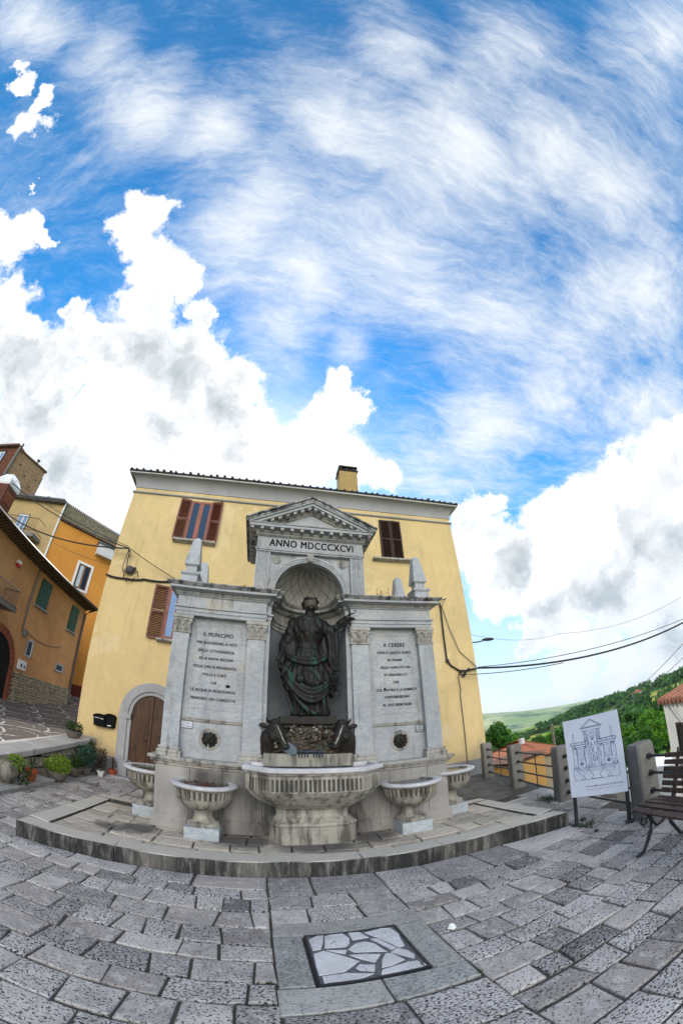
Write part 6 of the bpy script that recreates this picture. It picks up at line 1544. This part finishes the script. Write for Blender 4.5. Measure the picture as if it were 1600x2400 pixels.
def tree(az, d, el, kind, label, group='trees on the slope below the railing', zoff=0):
    p = pol(az, d); z = terrain_z(p.x, p.y) + zoff; h = (1.6 + d * math.tan(R_(el)) - z) * .87
    o = root('broadleaf_tree', (p.x, p.y, z), label, 'tree', group); o.rotation_euler[2] = rnd.uniform(0, 6.28)
    if kind not in protos:
        mb, tb = make_tree_mesh(11 + len(protos) * 7, 10, 4.2 if kind != 'tall' else 2.8, None, 5200, .34, 2.6)
        e = bpy.data.objects.new('p', None)
        a_ = mb.build('crown', {'dark': M_leaft, 'light': M_leaft2, 'tall': M_leaft}[kind], None, fix=False); b_ = tb.build('trunk', M_bark, None)
        protos[kind] = (a_, b_); first = True
    else: first = False
    a_, b_ = protos[kind]
    if not first: a_, b_ = a_.copy(), b_.copy(); C.objects.link(a_); C.objects.link(b_)
    for q in (a_, b_): q.parent = o
    o.scale = (h / 10,) * 3
    return o
tree(34.0, 30, -1.0, 'dark', 'dark tree touching the corner of the yellow house, behind the first railing post')
tree(35.8, 34, -2.0, 'light', 'lighter green tree just right of the dark one by the yellow house corner')
tree(37.6, 40, -3.9, 'dark', 'small dark tree behind the roof of the ochre building')
tree(40.5, 46, -4.2, 'dark', 'dark tree behind the ridge of the red roof')
tree(42.6, 50, -4.0, 'light', 'bushy tree between the red roof and the utility pole')
tree(45.2, 48, -3.6, 'dark', 'dark tree at the left edge of the information board')
tree(50.5, 40, -4.6, 'dark', 'broad dark tree right beside the information board')
tree(52.4, 33, -5.2, 'light', 'light green tree between the board and the white house')
tree(54.8, 36, -3.0, 'tall', 'tall narrow tree above the broad stone post')
tree(57.0, 30, -4.4, 'light', 'bright leafy tree just left of the white house wall')
tree(58.8, 42, -2.9, 'dark', 'dark tree partly covered by the corner of the white house')
tree(48.5, 27, -7.5, 'light', 'low bush tree above the motorcycle')
tree(53.5, 24, -7.6, 'dark', 'low dark tree above the garage roof')
tree(55.8, 24, -7.0, 'dark', 'low dark tree in front of the tall narrow one')
# far woods as masses
def woods(name, label_pts, mat, nl, leaf):
    mb = MB(); R = random.Random(5)
    for (az, d, h, w_) in label_pts:
        p = pol(az, d); z = terrain_z(p.x, p.y)
        for k in range(nl):
            v = Vector((R.gauss(0, 1), R.gauss(0, 1), abs(R.gauss(0, 1)))).normalized(); rr_ = R.uniform(.75, 1.05)
            q = Vector((p.x + v.x * w_ * rr_, p.y + v.y * w_ * rr_, z + h * .15 + v.z * h * .85 * rr_))
            a_ = Vector((R.gauss(0, 1), R.gauss(0, 1), R.gauss(0, 1))).normalized(); b__ = a_.cross(v).normalized(); s = leaf * R.uniform(.6, 1.3)
            mb.add([q - a_ * s, q - b__ * s * .7, q + a_ * s, q + b__ * s * .7], [(0, 1, 2, 3)])
    return tag(mb.build(name, mat, None, fix=False), kind='stuff')
R9 = random.Random(12); pts = []
for i in range(60):                             # wooded crest
    az = R9.uniform(44, 68); pts.append((az, R9.uniform(262, 300), R9.uniform(4, 7) * (1 if az > 47 else .6), R9.uniform(5, 9)))
for i in range(12): az = R9.uniform(40, 47); pts.append((az, R9.uniform(240, 300), R9.uniform(3, 6), R9.uniform(3, 6)))
for i in range(34): az = R9.uniform(47.5, 66); pts.append((az, 150 + abs(R9.gauss(0, 1)) * 22 + (az % 5) * 12, R9.uniform(5, 8), R9.uniform(4, 8)) if not 56.5 < az < 60 else (az, 110, 5, 5))
for i in range(22): az = R9.uniform(34, 47); pts.append((az, R9.uniform(70, 130), R9.uniform(4, 6), R9.uniform(4, 6)))
for i in range(26): az = R9.uniform(33, 62); pts.append((az if not 39 < az < 46.5 else az + 9, 215 + 25 * math.sin(az * .7) + R9.uniform(-6, 6), R9.uniform(3, 5), R9.uniform(3, 5)))
woods('woodland', pts, M_leaft, 150, 1.25)
# loose tiny houses in the valley
for k, (az, d) in enumerate(((36.8, 170), (47.6, 120), (56.2, 260))):
    p = pol(az, d); z = terrain_z(p.x, p.y); Mh = Matrix.Translation((p.x, p.y, z))
    gabled('distant_house', ('distant white house in the valley left of the board', 'distant white house half hidden by the information board', 'distant white house high on the wooded slope')[k], Mh, -3, 3, -3, 3, -1, 3.2, 5, M_white, M_tiles, ov=.3)

# small weeds
mb = MB()
def tuft(x, y, z, n=14, h=.05, spread=.03):
    for i in range(n):
        a = rnd.uniform(0, 6.28); dx_, dy_ = math.cos(a), math.sin(a); b0 = Vector((x + rnd.gauss(0, spread), y + rnd.gauss(0, spread * .5), z)); t = Vector((dx_ * h * .6, dy_ * h * .6, h * rnd.uniform(.5, 1)))
        w__ = Vector((-dy_, dx_, 0)) * .004; mb.add([b0 - w__, b0 + w__, b0 + t], [(0, 1, 2)])
for (x, y) in [(.06, 2.5), (.05, 2.05), (.9, 1.96), (.58, 1.75), (.25, 1.74), (-.45, 2.9), (-.62, 2.62), (-1.2, 2.4), (-1.0, 3.0), (-.4, 3.1), (3.4, 3.1), (3.35, 3.45), (4.1, 4.6), (3.9, 4.1), (2.6, 5.4), (-2.9, 4.9), (-2.6, 5.5), (1.1, 1.8)]:
    for k in range(2): tuft(x + rnd.uniform(-.04, .04), y + rnd.uniform(-.015, .015), -.012, 10, .022, .014)
for k in range(10): tuft(4.15 + rnd.uniform(-.15, .1), 4.75 + rnd.uniform(-.2, .2), 0, 20, .12, .05)
for k in range(8): tuft(3.38 + rnd.uniform(-.1, .15), 3.15 + rnd.uniform(-.1, .1), 0, 6, .16, .03)
tag(mb.build('weeds', M_leafd, None, fix=False), kind='stuff')
# dry stalks on the ledge of the monument
ws = MB()
for i in range(26):
    x = 1.52 + rnd.random() * .75 if i < 20 else -.30 + rnd.random() * .06; y = 5.3 + rnd.random() * .4; h = rnd.uniform(.15, .42); lean = rnd.uniform(-.15, .15)
    ws.tube([(x, y, 3.5), (x + lean * .4, y, 3.5 + h * .6), (x + lean, y, 3.5 + h)], [.004, .003, .002], 3)
    for k in range(3): ws.ball((x + lean * (.5 + .2 * k), y, 3.5 + h * (.6 + .2 * k)), .010, 4, 3)
tag(ws.build('dry_weeds', M_twig, None, fix=False), kind='stuff')
# litter and stones
t_ = MB(); R = random.Random(4)
ring = [(1.22 + .040 * math.cos(a) * R.uniform(.6, 1.2), 2.37 + .024 * math.sin(a) * R.uniform(.6, 1.2)) for a in [k * .6 for k in range(10)]]
t_.add([(x, y, .004) for x, y in ring] + [(x * .6 + 1.22 * .4, y * .6 + 2.37 * .4, .02 + R.uniform(0, .022)) for x, y in ring] + [(1.22, 2.37, .022)], [(i, (i + 1) % 10, 10 + (i + 1) % 10, 10 + i) for i in range(10)] + [(10 + i, 10 + (i + 1) % 10, 20) for i in range(10)])
tag(t_.build('crumpled_tissue', M_whitepaint, None, origin=(1.22, 2.37, 0)), 'small crumpled white paper tissue on the paving right of the drain cover', 'litter')
for k, (x, y, r_, lb) in enumerate(((3.56, 3.42, .045, 'small reddish brown stone on the ground between the board posts'), (3.30, 2.98, .028, 'smaller brown lump in front of the board posts'))):
    mb = MB(); mb.ball((x, y, r_ * .4), (r_, r_ * .8, r_ * .6), 8, 6); tag(mb.build('loose_stone', M_rust, None, origin=(x, y, 0)), lb, 'stone')
# plaques on the monument
def plaque(x0, x1, z0, z1, lines, label, bg_, ink, rim):
    o = root('plaque', ((x0 + x1) / 2, 4.98, z0), label, 'plaque', 'water notices on the fountain')
    mb = MB(); mb.box(x0, x1, 4.962, 4.979, z0, z1); p_ = mb.build('plate', bg_, o)
    mb = MB()
    for q in ((x0, x1, z0, z0 + .006), (x0, x1, z1 - .006, z1), (x0, x0 + .005, z0 + .006, z1 - .006), (x1 - .005, x1, z0 + .006, z1 - .006)): mb.box(q[0], q[1], 4.959, 4.9618, q[2], q[3])
    mb.build('edge', rim, p_)
    text_mesh('lettering', [(t, Matrix.Translation((cx, 4.9612, z)), h, wd) for t, cx, z, h, wd in lines], ink, p_, depth=.001, weight=.0)
plaque(-1.047, -.895, 1.50, 1.598, [('ACQUA', -.97, 1.555, .027, .095), ('POTABILE', -.97, 1.515, .027, .125)], 'white plaque reading ACQUA POTABILE left of the left lion mask', plain('enamel_white', (.62, .63, .68), .4, .05), plain('blue_lettering', (.02, .03, .10), .5), M_concrete)
plaque(2.125, 2.245, 1.49, 1.592, [('ACQUA', 2.185, 1.566, .017, .06), ('NON', 2.185, 1.542, .017, .036), ('POTABILE', 2.185, 1.510, .018, .095)], 'grey marble plaque with dark rim reading ACQUA NON POTABILE near the right lion mask', M_pedestal, M_letter, M_letter)

# ================================================================ bronze figures
def remesh(mb, name, mat, parent, vox, smooth_it=2, disp=None):
    me = bpy.data.meshes.new('t'); me.from_pydata([tuple(v) for v in mb.v], [], mb.f)
    bm = bmesh.new(); bm.from_mesh(me); bmesh.ops.recalc_face_normals(bm, faces=bm.faces); bm.to_mesh(me); bm.free()
    ob = bpy.data.objects.new('t', me); C.objects.link(ob)
    m = ob.modifiers.new('r', 'REMESH'); m.mode = 'VOXEL'; m.voxel_size = vox; m.adaptivity = 0
    s = ob.modifiers.new('s', 'SMOOTH'); s.iterations = smooth_it; s.factor = .6
    dg = bpy.context.evaluated_depsgraph_get(); m2 = bpy.data.meshes.new_from_object(ob.evaluated_get(dg))
    bpy.data.objects.remove(ob); bpy.data.meshes.remove(me)
    if disp:
        ns = [v.normal.copy() for v in m2.vertices]
        for v, n_ in zip(m2.vertices, ns): v.co += n_ * disp(v.co, n_)
    off = worldpos(parent)
    for v in m2.vertices: v.co -= off
    for p in m2.polygons: p.use_smooth = True
    m2.materials.clear(); m2.materials.append(mat); m2.name = name; m2.update()
    o = bpy.data.objects.new(name, m2); C.objects.link(o); o.parent = parent
    return o
def limb(mb, pts, rs, seg=12):
    """tapering limb: tube with ball joints, all merged later by the remesher"""
    mb.tube(pts, rs, seg)
    for p, r in zip(pts, rs): mb.ball(p, r * 1.0, seg, 8)
SX, SY, SZ = .615, 5.03, 1.765
st = root('bronze_statue', (SX, SY, SZ), 'dark bronze statue of a draped woman with outstretched arm standing in the niche', 'statue')
mb = MB()
def ell(cx, cy, rx, ry, z, n=28): return [Vector((cx + rx * math.cos(2 * math.pi * k / n), cy + ry * math.sin(2 * math.pi * k / n), z)) for k in range(n)]
# robed body, foot to shoulder
mb.loft([ell(.645, 5.03, .255, .17, 1.775), ell(.645, 5.03, .245, .165, 1.83), ell(.62, 5.03, .23, .155, 1.95), ell(.60, 5.02, .235, .165, 2.08), ell(.60, 5.01, .24, .18, 2.2), ell(.605, 5.01, .235, .175, 2.35), ell(.61, 5.02, .225, .165, 2.5), ell(.61, 5.03, .205, .155, 2.62), ell(.605, 5.03, .178, .14, 2.72), ell(.605, 5.03, .178, .135, 2.80), ell(.61, 5.02, .215, .155, 2.90), ell(.61, 5.02, .235, .165, 2.98), ell(.615, 5.02, .255, .16, 3.06), ell(.62, 5.02, .25, .14, 3.13), ell(.62, 5.02, .205, .12, 3.18), ell(.625, 5.01, .14, .10, 3.215), ell(.63, 5.0, .085, .08, 3.245), ell(.635, 5.0, .072, .072, 3.28), ell(.64, 4.99, .068, .068, 3.33)])
mb.ball((.54, 4.905, 2.985), (.08, .06, .072), 12, 8); mb.ball((.70, 4.905, 2.985), (.08, .06, .072), 12, 8)
mb.tube([(.47 + .31 * i / 10, 4.93 - .03 * math.sin(math.pi * i / 10), 3.235 - .07 * math.sin(math.pi * i / 10)) for i in range(11)], .014, 7)
for j_ in range(5): mb.tube([(.45 + .03 * j_ + (.33 - .06 * j_) * i / 10, 4.915 - .035 * math.sin(math.pi * i / 10), 3.19 - .018 * j_ - (.08 + .012 * j_) * math.sin(math.pi * i / 10)) for i in range(11)], .010, 6)      # breasts under cloth
mb.ball((.405, 5.03, 3.09), (.10, .09, .095), 12, 8); mb.ball((.83, 5.03, 3.09), (.10, .09, .095), 12, 8)
mb.loft([ell(.40, 5.06, .06, .05, 3.0), ell(.385, 5.05, .09, .06, 2.85), ell(.38, 5.04, .10, .07, 2.68), ell(.36, 5.02, .10, .07, 2.5), ell(.40, 5.0, .08, .07, 2.3)])
mb.loft([ell(.86, 5.05, .07, .05, 3.0), ell(.87, 5.05, .09, .06, 2.8), ell(.87, 5.04, .09, .07, 2.6), ell(.86, 5.02, .09, .07, 2.35), ell(.86, 5.0, .07, .07, 2.1)])
limb(mb, [(.39, 5.03, 3.04), (.355, 5.05, 2.92), (.33, 5.05, 2.82)], [.088, .084, .078])      # sleeve
limb(mb, [(.85, 5.03, 3.05), (.93, 5.0, 2.98)], [.088, .084])
# bent knee (viewer's left) and standing leg
limb(mb, [(.50, 4.98, 2.52), (.47, 4.87, 2.28), (.50, 4.93, 2.02), (.50, 4.90, 1.83)], [.11, .095, .07, .05])
limb(mb, [(.72, 4.98, 2.52), (.73, 4.92, 2.25), (.73, 4.97, 1.95)], [.12, .10, .085])
mb.ball((.50, 4.84, 1.80), (.042, .085, .032), 12, 8); mb.ball((.505, 4.77, 1.79), (.04, .04, .024), 10, 6)     # foot
mb.ball((.77, 4.83, 1.795), (.042, .07, .026), 12, 8)
# right arm (viewer's left) hanging a little out, hand gathering the cloth
limb(mb, [(.385, 5.03, 3.08), (.33, 5.06, 2.94), (.285, 5.05, 2.80), (.245, 4.98, 2.66), (.215, 4.92, 2.54)], [.068, .062, .052, .045, .034])
# left arm (viewer's right) stretched sideways
limb(mb, [(.86, 5.03, 3.08), (.95, 4.98, 3.02), (1.03, 4.92, 3.06), (1.12, 4.84, 3.13)], [.068, .062, .05, .034])
# cloak over the left arm falling to the thigh, and the one behind the right arm
mb.loft([ell(.955, 5.0, .10, .09, 3.05), ell(.965, 5.0, .10, .085, 2.9), ell(.975, 5.0, .095, .08, 2.7), ell(.965, 5.0, .095, .08, 2.5), ell(.945, 5.0, .09, .08, 2.35), ell(.93, 5.0, .085, .075, 2.2), ell(.90, 5.01, .06, .06, 2.05)])
mb.loft([ell(.30, 5.08, .06, .06, 2.95), ell(.27, 5.05, .07, .06, 2.75), ell(.27, 5.0, .07, .06, 2.5), ell(.32, 4.98, .08, .07, 2.3), ell(.40, 4.98, .10, .08, 2.12)])
mb.tube([(.245, 4.95, 2.62), (.265, 4.93, 2.45), (.275, 4.93, 2.30)], [.030, .030, .026], 8)
# head, hair knot
hx, hy, hz = .640, 4.985, 3.40
mb.ball((hx, hy, hz), (.094, .105, .122), 20, 14)
mb.ball((hx, hy - .035, hz - .045), (.072, .068, .078), 14, 10)
mb.ball((hx + .002, hy - .05, hz - .10), (.036, .034, .030), 10, 8)
body_src = mb
# folds: vertical pleats below, crossed swags at the hips
def folds(p, n_):
    x, y, z = p; a = math.atan2(y - 5.03, x - .61)
    f = 0
    if z < 2.72:
        k = smooth01((2.72 - z) / .15)
        swag = math.sin((z * 34 + (x - .55) * (x - .55) * 120) ) * .010 * smooth01((z - 2.05) / .2) * (1 - smooth01((z - 2.62) / .1))
        pl = math.sin(a * 17 + z * 5) * .013 + math.sin(a * 29 + 1.7 + z * 8) * .006
        f += k * (pl * (.45 + .55 * (1 - smooth01((z - 2.05) / .35))) + swag)
    if 2.70 < z < 3.14: f += math.sin((x - .64) * 62 + (z - 2.9) * 30 + math.sin(z * 17)) * .004 + math.sin(a * 19 + z * 13) * .0025
    if x > .88 and z < 3.0: f += math.sin(a * 5 + x * 90 + z * 6) * .008
    return f
remesh(body_src, 'body', M_bronze, st, .0105, 2, folds)
# cloth swags lying over the skirt
mb = MB()
for j, (zl, zm, zr, dy) in enumerate(((2.34, 2.03, 2.18, 0), (2.28, 1.97, 2.13, -.012), (2.45, 2.14, 2.30, .0), (2.40, 2.08, 2.24, -.01), (2.60, 2.48, 2.62, .01), (2.64, 2.54, 2.66, .02))):
    pts = []
    for i in range(15):
        t = i / 14; x = .30 + .60 * t; z = zl * (1 - t) ** 2 + 2 * t * (1 - t) * (zm * 2 - (zl + zr) / 2) + zr * t ** 2; u = (x - .60) / .30
        pts.append((x, 5.0 - .215 * math.sqrt(max(0, 1 - u * u * .8)) + dy + .02, z))
    mb.tube(pts, [.012 + .016 * math.sin(math.pi * i / 14) for i in range(15)], 8)
for (a, b_, c_) in (((.30, 4.93, 2.30), (.40, 4.84, 2.02), (.62, 4.83, 1.80)), ((.33, 4.93, 2.22), (.44, 4.84, 1.96), (.70, 4.82, 1.79)), ((.31, 4.95, 2.12), (.36, 4.88, 1.95), (.42, 4.88, 1.80)), ((.86, 4.92, 2.1), (.87, 4.88, 1.95), (.90, 4.86, 1.79)), ((.80, 4.86, 2.12), (.80, 4.84, 1.95), (.82, 4.82, 1.79))):
    A, B, D_ = Vector(a), Vector(b_), Vector(c_); pts = [A * (1 - t) ** 2 + B * 2 * t * (1 - t) + D_ * t * t for t in [i / 10 for i in range(11)]]
    mb.tube(pts, [.012 + .013 * math.sin(math.pi * i / 10) for i in range(11)], 8)
mb.tube([(.44 + .34 * i / 12, 5.03 - .135 * math.sqrt(max(0, 1 - ((.44 + .34 * i / 12) - .61) ** 2 / .032)) - .005, 2.73 + .01 * math.sin(i)) for i in range(13)], .012, 7)
remesh(mb, 'mantle', bronze('green_bronze', 1.0, (.016, .013, .011), (.03, .13, .095)), st, .008, 1)
# face details
mb = MB()
mb.tube([(hx, hy - .088, hz + .02), (hx, hy - .106, hz - .015), (hx, hy - .112, hz - .034), (hx, hy - .098, hz - .042)], [.008, .010, .013, .006], 7)
for s in (-1, 1):
    mb.ball((hx + s * .030, hy - .088, hz + .008), (.014, .010, .008), 8, 6)
    mb.tube([(hx + s * .012, hy - .098, hz + .026), (hx + s * .032, hy - .096, hz + .034), (hx + s * .052, hy - .082, hz + .026)], .006, 5)
    mb.ball((hx + s * .086, hy + .0, hz - .005), (.010, .018, .026), 8, 6)
mb.tube([(hx - .022, hy - .095, hz - .068), (hx, hy - .103, hz - .064), (hx + .022, hy - .095, hz - .068)], .006, 6); mb.tube([(hx - .016, hy - .094, hz - .077), (hx, hy - .100, hz - .079), (hx + .016, hy - .094, hz - .077)], .007, 6)
mb.ball((hx, hy - .002, hz), (.0945, .1055, .1225), 22, 16); mb.build('face', bronze('worn_bronze', .12, (.095, .075, .060)), st, smooth=True)
mb = MB()
for k in range(40):
    a = rnd.uniform(0, 2 * math.pi); t = rnd.uniform(.0, 1.0)
    x = math.cos(a); y = math.sin(a)
    if y < -.25 and t < .58: continue
    zt = hz + .13 * t - .03; rr_ = math.sqrt(max(.05, 1 - ((zt - hz) / .135) ** 2))
    mb.ball((hx + .112 * x * rr_, hy + .012 + .11 * y * rr_, zt), (.028, .028, .022), 7, 5)
mb.ball((hx, hy + .045, hz + .03), (.114, .10, .114), 14, 10); mb.ball((hx, hy + .12, hz - .03), (.05, .045, .045), 10, 8)
for s in (-1, 1): mb.ball((hx + s * .094, hy + .035, hz - .02), (.026, .042, .05), 8, 6)
remesh(mb, 'hair', M_bronze2, st, .007, 1)
# hands
def hand(mb, base, fwd, palm, side, sc=1.0, curl=.5):
    fwd, palm, side = Vector(fwd).normalized(), Vector(palm).normalized(), Vector(side).normalized(); b0 = Vector(base)
    limb(mb, [b0, b0 + fwd * .045 * sc], [.020 * sc, .024 * sc], 8); limb(mb, [b0 + side * .016 * sc + fwd * .03 * sc, b0 + fwd * .055 * sc + side * .016 * sc], [.018 * sc, .015 * sc], 8); limb(mb, [b0 - side * .016 * sc + fwd * .03 * sc, b0 + fwd * .05 * sc - side * .018 * sc], [.018 * sc, .015 * sc], 8)
    for i, L in enumerate((.058, .066, .062, .048)):
        s0 = b0 + side * (.024 - .016 * i) * sc + fwd * .06 * sc; d_ = fwd; pts = [s0]
        for j in range(3): d_ = (d_ + palm * curl * (.5 + .3 * j)).normalized(); pts.append(pts[-1] + d_ * L * .36 * sc)
        mb.tube(pts, [.0092 * sc, .0088 * sc, .008 * sc, .006 * sc], 7)
    pts = [b0 + side * .022 * sc + fwd * .012 * sc, b0 + side * .046 * sc + fwd * .030 * sc + palm * .012 * sc, b0 + side * .048 * sc + fwd * .058 * sc + palm * .026 * sc]; mb.tube(pts, [.012 * sc, .011 * sc, .008 * sc], 7)
mb = MB(); hand(mb, (.213, 4.91, 2.535), (-.05, -.25, -1), (.9, .1, 0), (0, -1, .1), 1.15, .45); mb.build('hand', M_bronze2, st, smooth=True)
mb = MB(); hand(mb, (1.125, 4.835, 3.135), (.85, -.3, .30), (0, 0, -1), (0, 1, 0), 1.15, .35); mb.build('hand', M_bronze2, st, smooth=True)
mb = MB()                                       # wheat sheaf and sickle in the raised hand
for k in range(7):
    a = (k - 3) * .035; mb.tube([(1.02, 4.90, 3.05 + a * .3), (1.13, 4.82, 3.10 + a * .6), (1.22 - abs(a) * .3, 4.78, 3.16 + a * 1.1 - .04)], [.010, .011, .006], 5)
mb.tube([(1.0, 4.89, 3.10), (1.1, 4.83, 3.17), (1.2, 4.78, 3.215), (1.26, 4.77, 3.235), (1.285, 4.77, 3.262), (1.262, 4.77, 3.275), (1.22, 4.77, 3.262)], [.012, .012, .010, .009, .008, .007, .004], 6)
mb.build('wheat_and_sickle', M_bronze2, st)
mb = MB(); R = random.Random(8)                  # garland hanging on the right
for k in range(46):
    t = R.random(); mb.ball((1.0 + R.gauss(0, .032) - .07 * t, 4.93 + R.gauss(0, .03), 2.46 - .42 * t), R.uniform(.014, .028), 7, 5)
for k in range(26):
    t = R.random(); p = Vector((1.0 - .07 * t + R.gauss(0, .03), 4.90, 2.46 - .42 * t)); d_ = Vector((R.gauss(0, 1), -.5, R.gauss(0, 1))).normalized() * .05; mb.tube([p, p + d_ * .5, p + d_], [.010, .012, .002], 5)
mb.build('garland', M_bronze, st)
mb = MB(); mb.box(.235, .955, 4.78, 5.30, 1.66, 1.768); mb.build('base_slab', M_bronze2, st, bevel=.006)

# ox heads
def ox(cx, s, label):
    """s = +1: the muzzle turns towards the middle from the right side"""
    o = root('ox_head', (cx, 4.85, 1.275), label, 'ox head', 'pair of bronze ox heads under the statue')
    mb = MB(); y = 4.83
    limb(mb, [(cx + s * .06, 4.95, 1.33), (cx + s * .055, 4.90, 1.45), (cx + s * .01, 4.86, 1.56)], [.15, .145, .12], 14)      # thick neck
    mb.ball((cx - s * .0, y, 1.60), (.105, .11, .095), 16, 12)          # skull
    limb(mb, [(cx - s * .02, y - .03, 1.57), (cx - s * .07, y - .07, 1.47), (cx - s * .105, y - .10, 1.385)], [.088, .068, .052], 14)
    mb.ball((cx - s * .115, y - .115, 1.365), (.058, .05, .042), 12, 8)  # muzzle
    mb.ball((cx + s * .03, y - .03, 1.49), (.07, .09, .09), 12, 8)       # jaw
    mb.ball((cx - s * .0, y - .02, 1.69), (.07, .06, .04), 12, 8)
    remesh(mb, 'head', M_bronze2, o, .0095, 2, lambda p, n_: math.sin(p.z * 120 + p.x * 60) * .0016)
    for sd in (-1, 1):
        mb = MB(); bx = cx + sd * .075
        mb.tube([(bx, y + .01, 1.665), (bx + sd * .035, y, 1.70), (bx + sd * .05, y - .02, 1.735 if sd == s else 1.70)], [.022, .018, .004], 7); mb.build('horn', M_bronze2, o, smooth=True)
        mb = MB(); ex = cx + sd * .095; L = .12
        Mx = Matrix.Rotation(R_(-sd * 14), 4, 'Y'); mb.ball((ex + sd * L * .45, y + .0, 1.625), (L * .55, .018, .034), 12, 7, Mx); mb.build('ear', M_bronze2, o, smooth=True)
        mb = MB(); mb.ball((cx - s * .01 + sd * .062, y - .075, 1.575), (.014, .012, .012), 8, 6); mb.build('eye', M_letter if sd == -s else plain('bright_eye', (.25, .24, .2), .5), o, smooth=True)
    mb = MB(); mb.tube([(cx - s * .01, y - .118, 1.64), (cx - s * .045, y - .135, 1.56), (cx - s * .085, y - .145, 1.46), (cx - s * .12, y - .155, 1.40)], [.006, .010, .011, .017] if s > 0 else [.004, .006, .008, .006], 8); mb.build('worn_nose_ridge', plain('lime_crust', (.30, .30, .27), .9, .6, 40, .1), o, smooth=True)
    return o
ox(.185, -1, 'bronze ox head under the statue, the left one with its lowered ear towards the pilaster'); ox(1.035, 1, 'bronze ox head under the statue, the right one with the white nose streak')
# heap of farm tools and crops between them
hp = root('bronze_offerings', (.6, 4.78, 1.275), 'bronze heap of sheaves, spade, rake, fruit and flowers between the two ox heads', 'relief')
R = random.Random(21)
mb = MB(); mb.ball((.6, 4.86, 1.32), (.42, .10, .18), 20, 12); mb.ball((.6, 4.90, 1.52), (.30, .08, .14), 16, 10)
for k in range(34):
    x = R.uniform(.28, .95); z = 1.30 + R.random() * .22; a = R.uniform(-.6, .6); L = R.uniform(.08, .2); mb.tube([(x - L * math.cos(a), 4.79 - R.random() * .03, z - L * math.sin(a)), (x, 4.755, z + .01), (x + L * math.cos(a), 4.79, z + L * math.sin(a))], [.008, .022, .006], 6)
remesh(mb, 'heap', M_bronze3, hp, .009, 1)
mb = MB()
for k in range(22):                             # sheaf fans
    a = -.5 + k * .047; mb.tube([(.60, 4.745, 1.36), (.60 - .13 * math.cos(a), 4.725, 1.40 + .10 * math.sin(a * 2)), (.60 - .26 * math.cos(a), 4.735, 1.37 + .20 * math.sin(a))], [.012, .010, .004], 5)
    mb.tube([(.66, 4.745, 1.37), (.66 + .14 * math.cos(a), 4.725, 1.36 + .08 * math.sin(a * 2)), (.66 + .27 * math.cos(a), 4.735, 1.33 + .10 * math.sin(a) - .03)], [.012, .010, .004], 5)
mb.build('sheaves', M_bronze3, hp)
mb = MB()
for k in range(70):
    x = R.uniform(.36, .86); z = 1.50 + R.random() * .14; mb.ball((x, 4.775 - R.random() * .03, z), R.uniform(.010, .020), 6, 4)
for k in range(60):
    x = R.uniform(.16, .40) if k < 30 else R.uniform(.40, .8); z = 1.33 + R.random() * .16 if k < 30 else 1.46 + R.random() * .12; d_ = Vector((R.gauss(0, 1), -.6, R.gauss(0, 1))).normalized() * .04; p = Vector((x, 4.745, z)); mb.tube([p, p + d_ * .5, p + d_], [.006, .010, .001], 4)
mb.build('flowers', M_bronze4, hp)
mb = MB()
for (x, z, r_) in ((.80, 1.50, .04), (.855, 1.42, .034), (.90, 1.42, .03), (.83, 1.385, .03), (.88, 1.375, .028)): mb.ball((x, 4.735, z), r_, 12, 9)
mb.build('fruit', M_bronze2, hp, smooth=True)
mb = MB(); Msp = Matrix.Translation((.345, 4.715, 1.345)) @ Matrix.Rotation(R_(-52), 4, 'Y') @ Matrix.Rotation(R_(-18), 4, 'X')
mb.loft([[Msp @ Vector((w_ * math.cos(2 * math.pi * k / 14), .012 * math.sin(2 * math.pi * k / 14) + .01 * (w_ / .07), z)) for k in range(14)] for z, w_ in ((-.12, .015), (-.10, .045), (-.06, .068), (.0, .075), (.06, .07), (.10, .05), (.12, .02))])
mb.tube([Msp @ Vector((0, 0, .10)), Msp @ Vector((0, 0, .34))], .014, 7); mb.build('spade', bronze('blue_bronze', .5, (.09, .11, .13), (.05, .16, .15)), hp, smooth=True)
mb = MB(); mb.tube([(.455, 4.69, 1.305), (.765, 4.69, 1.305)], .014, 7)
for k in range(9):
    if k == 4: continue
    x = .468 + k * .0355; mb.tube([(x, 4.69, 1.30), (x, 4.68, 1.27), (x + .004, 4.69, 1.225)], [.009, .009, .005], 5)
mb.build('rake', plain('rake_iron', (.03, .045, .07), .5, .6, 30), hp)
# thin jet of water from the left lion
mb = MB(); mb.smooth = True; mb.tube([(-.66, 4.865, 1.33), (-.66, 4.85, 1.28), (-.66, 4.84, 1.1), (-.66, 4.835, .84)], [.006, .004, .0035, .004], 6)
nbw = newmat('falling_water', .1, .5); fin(nbw, (.75, .8, .85)); nbw.bs.inputs['Transmission Weight'].default_value = .6
tag(mb.build('water_jet', nbw.mat), kind='stuff')

# ================================================================ air between here and the far hills
hz_ = MB(); hz_.box(-3700, 3700, -3700, 3700, -1900, 420)
mh = bpy.data.materials.new('haze'); mh.use_nodes = True; mh.node_tree.nodes.clear()
pv = mh.node_tree.nodes.new('ShaderNodeVolumePrincipled'); ot = mh.node_tree.nodes.new('ShaderNodeOutputMaterial')
pv.inputs['Color'].default_value = (.72, .86, 1, 1); pv.inputs['Density'].default_value = .00013; pv.inputs['Anisotropy'].default_value = .3
mh.node_tree.links.new(pv.outputs[0], ot.inputs['Volume'])
tag(hz_.build('haze', mh), kind='stuff')
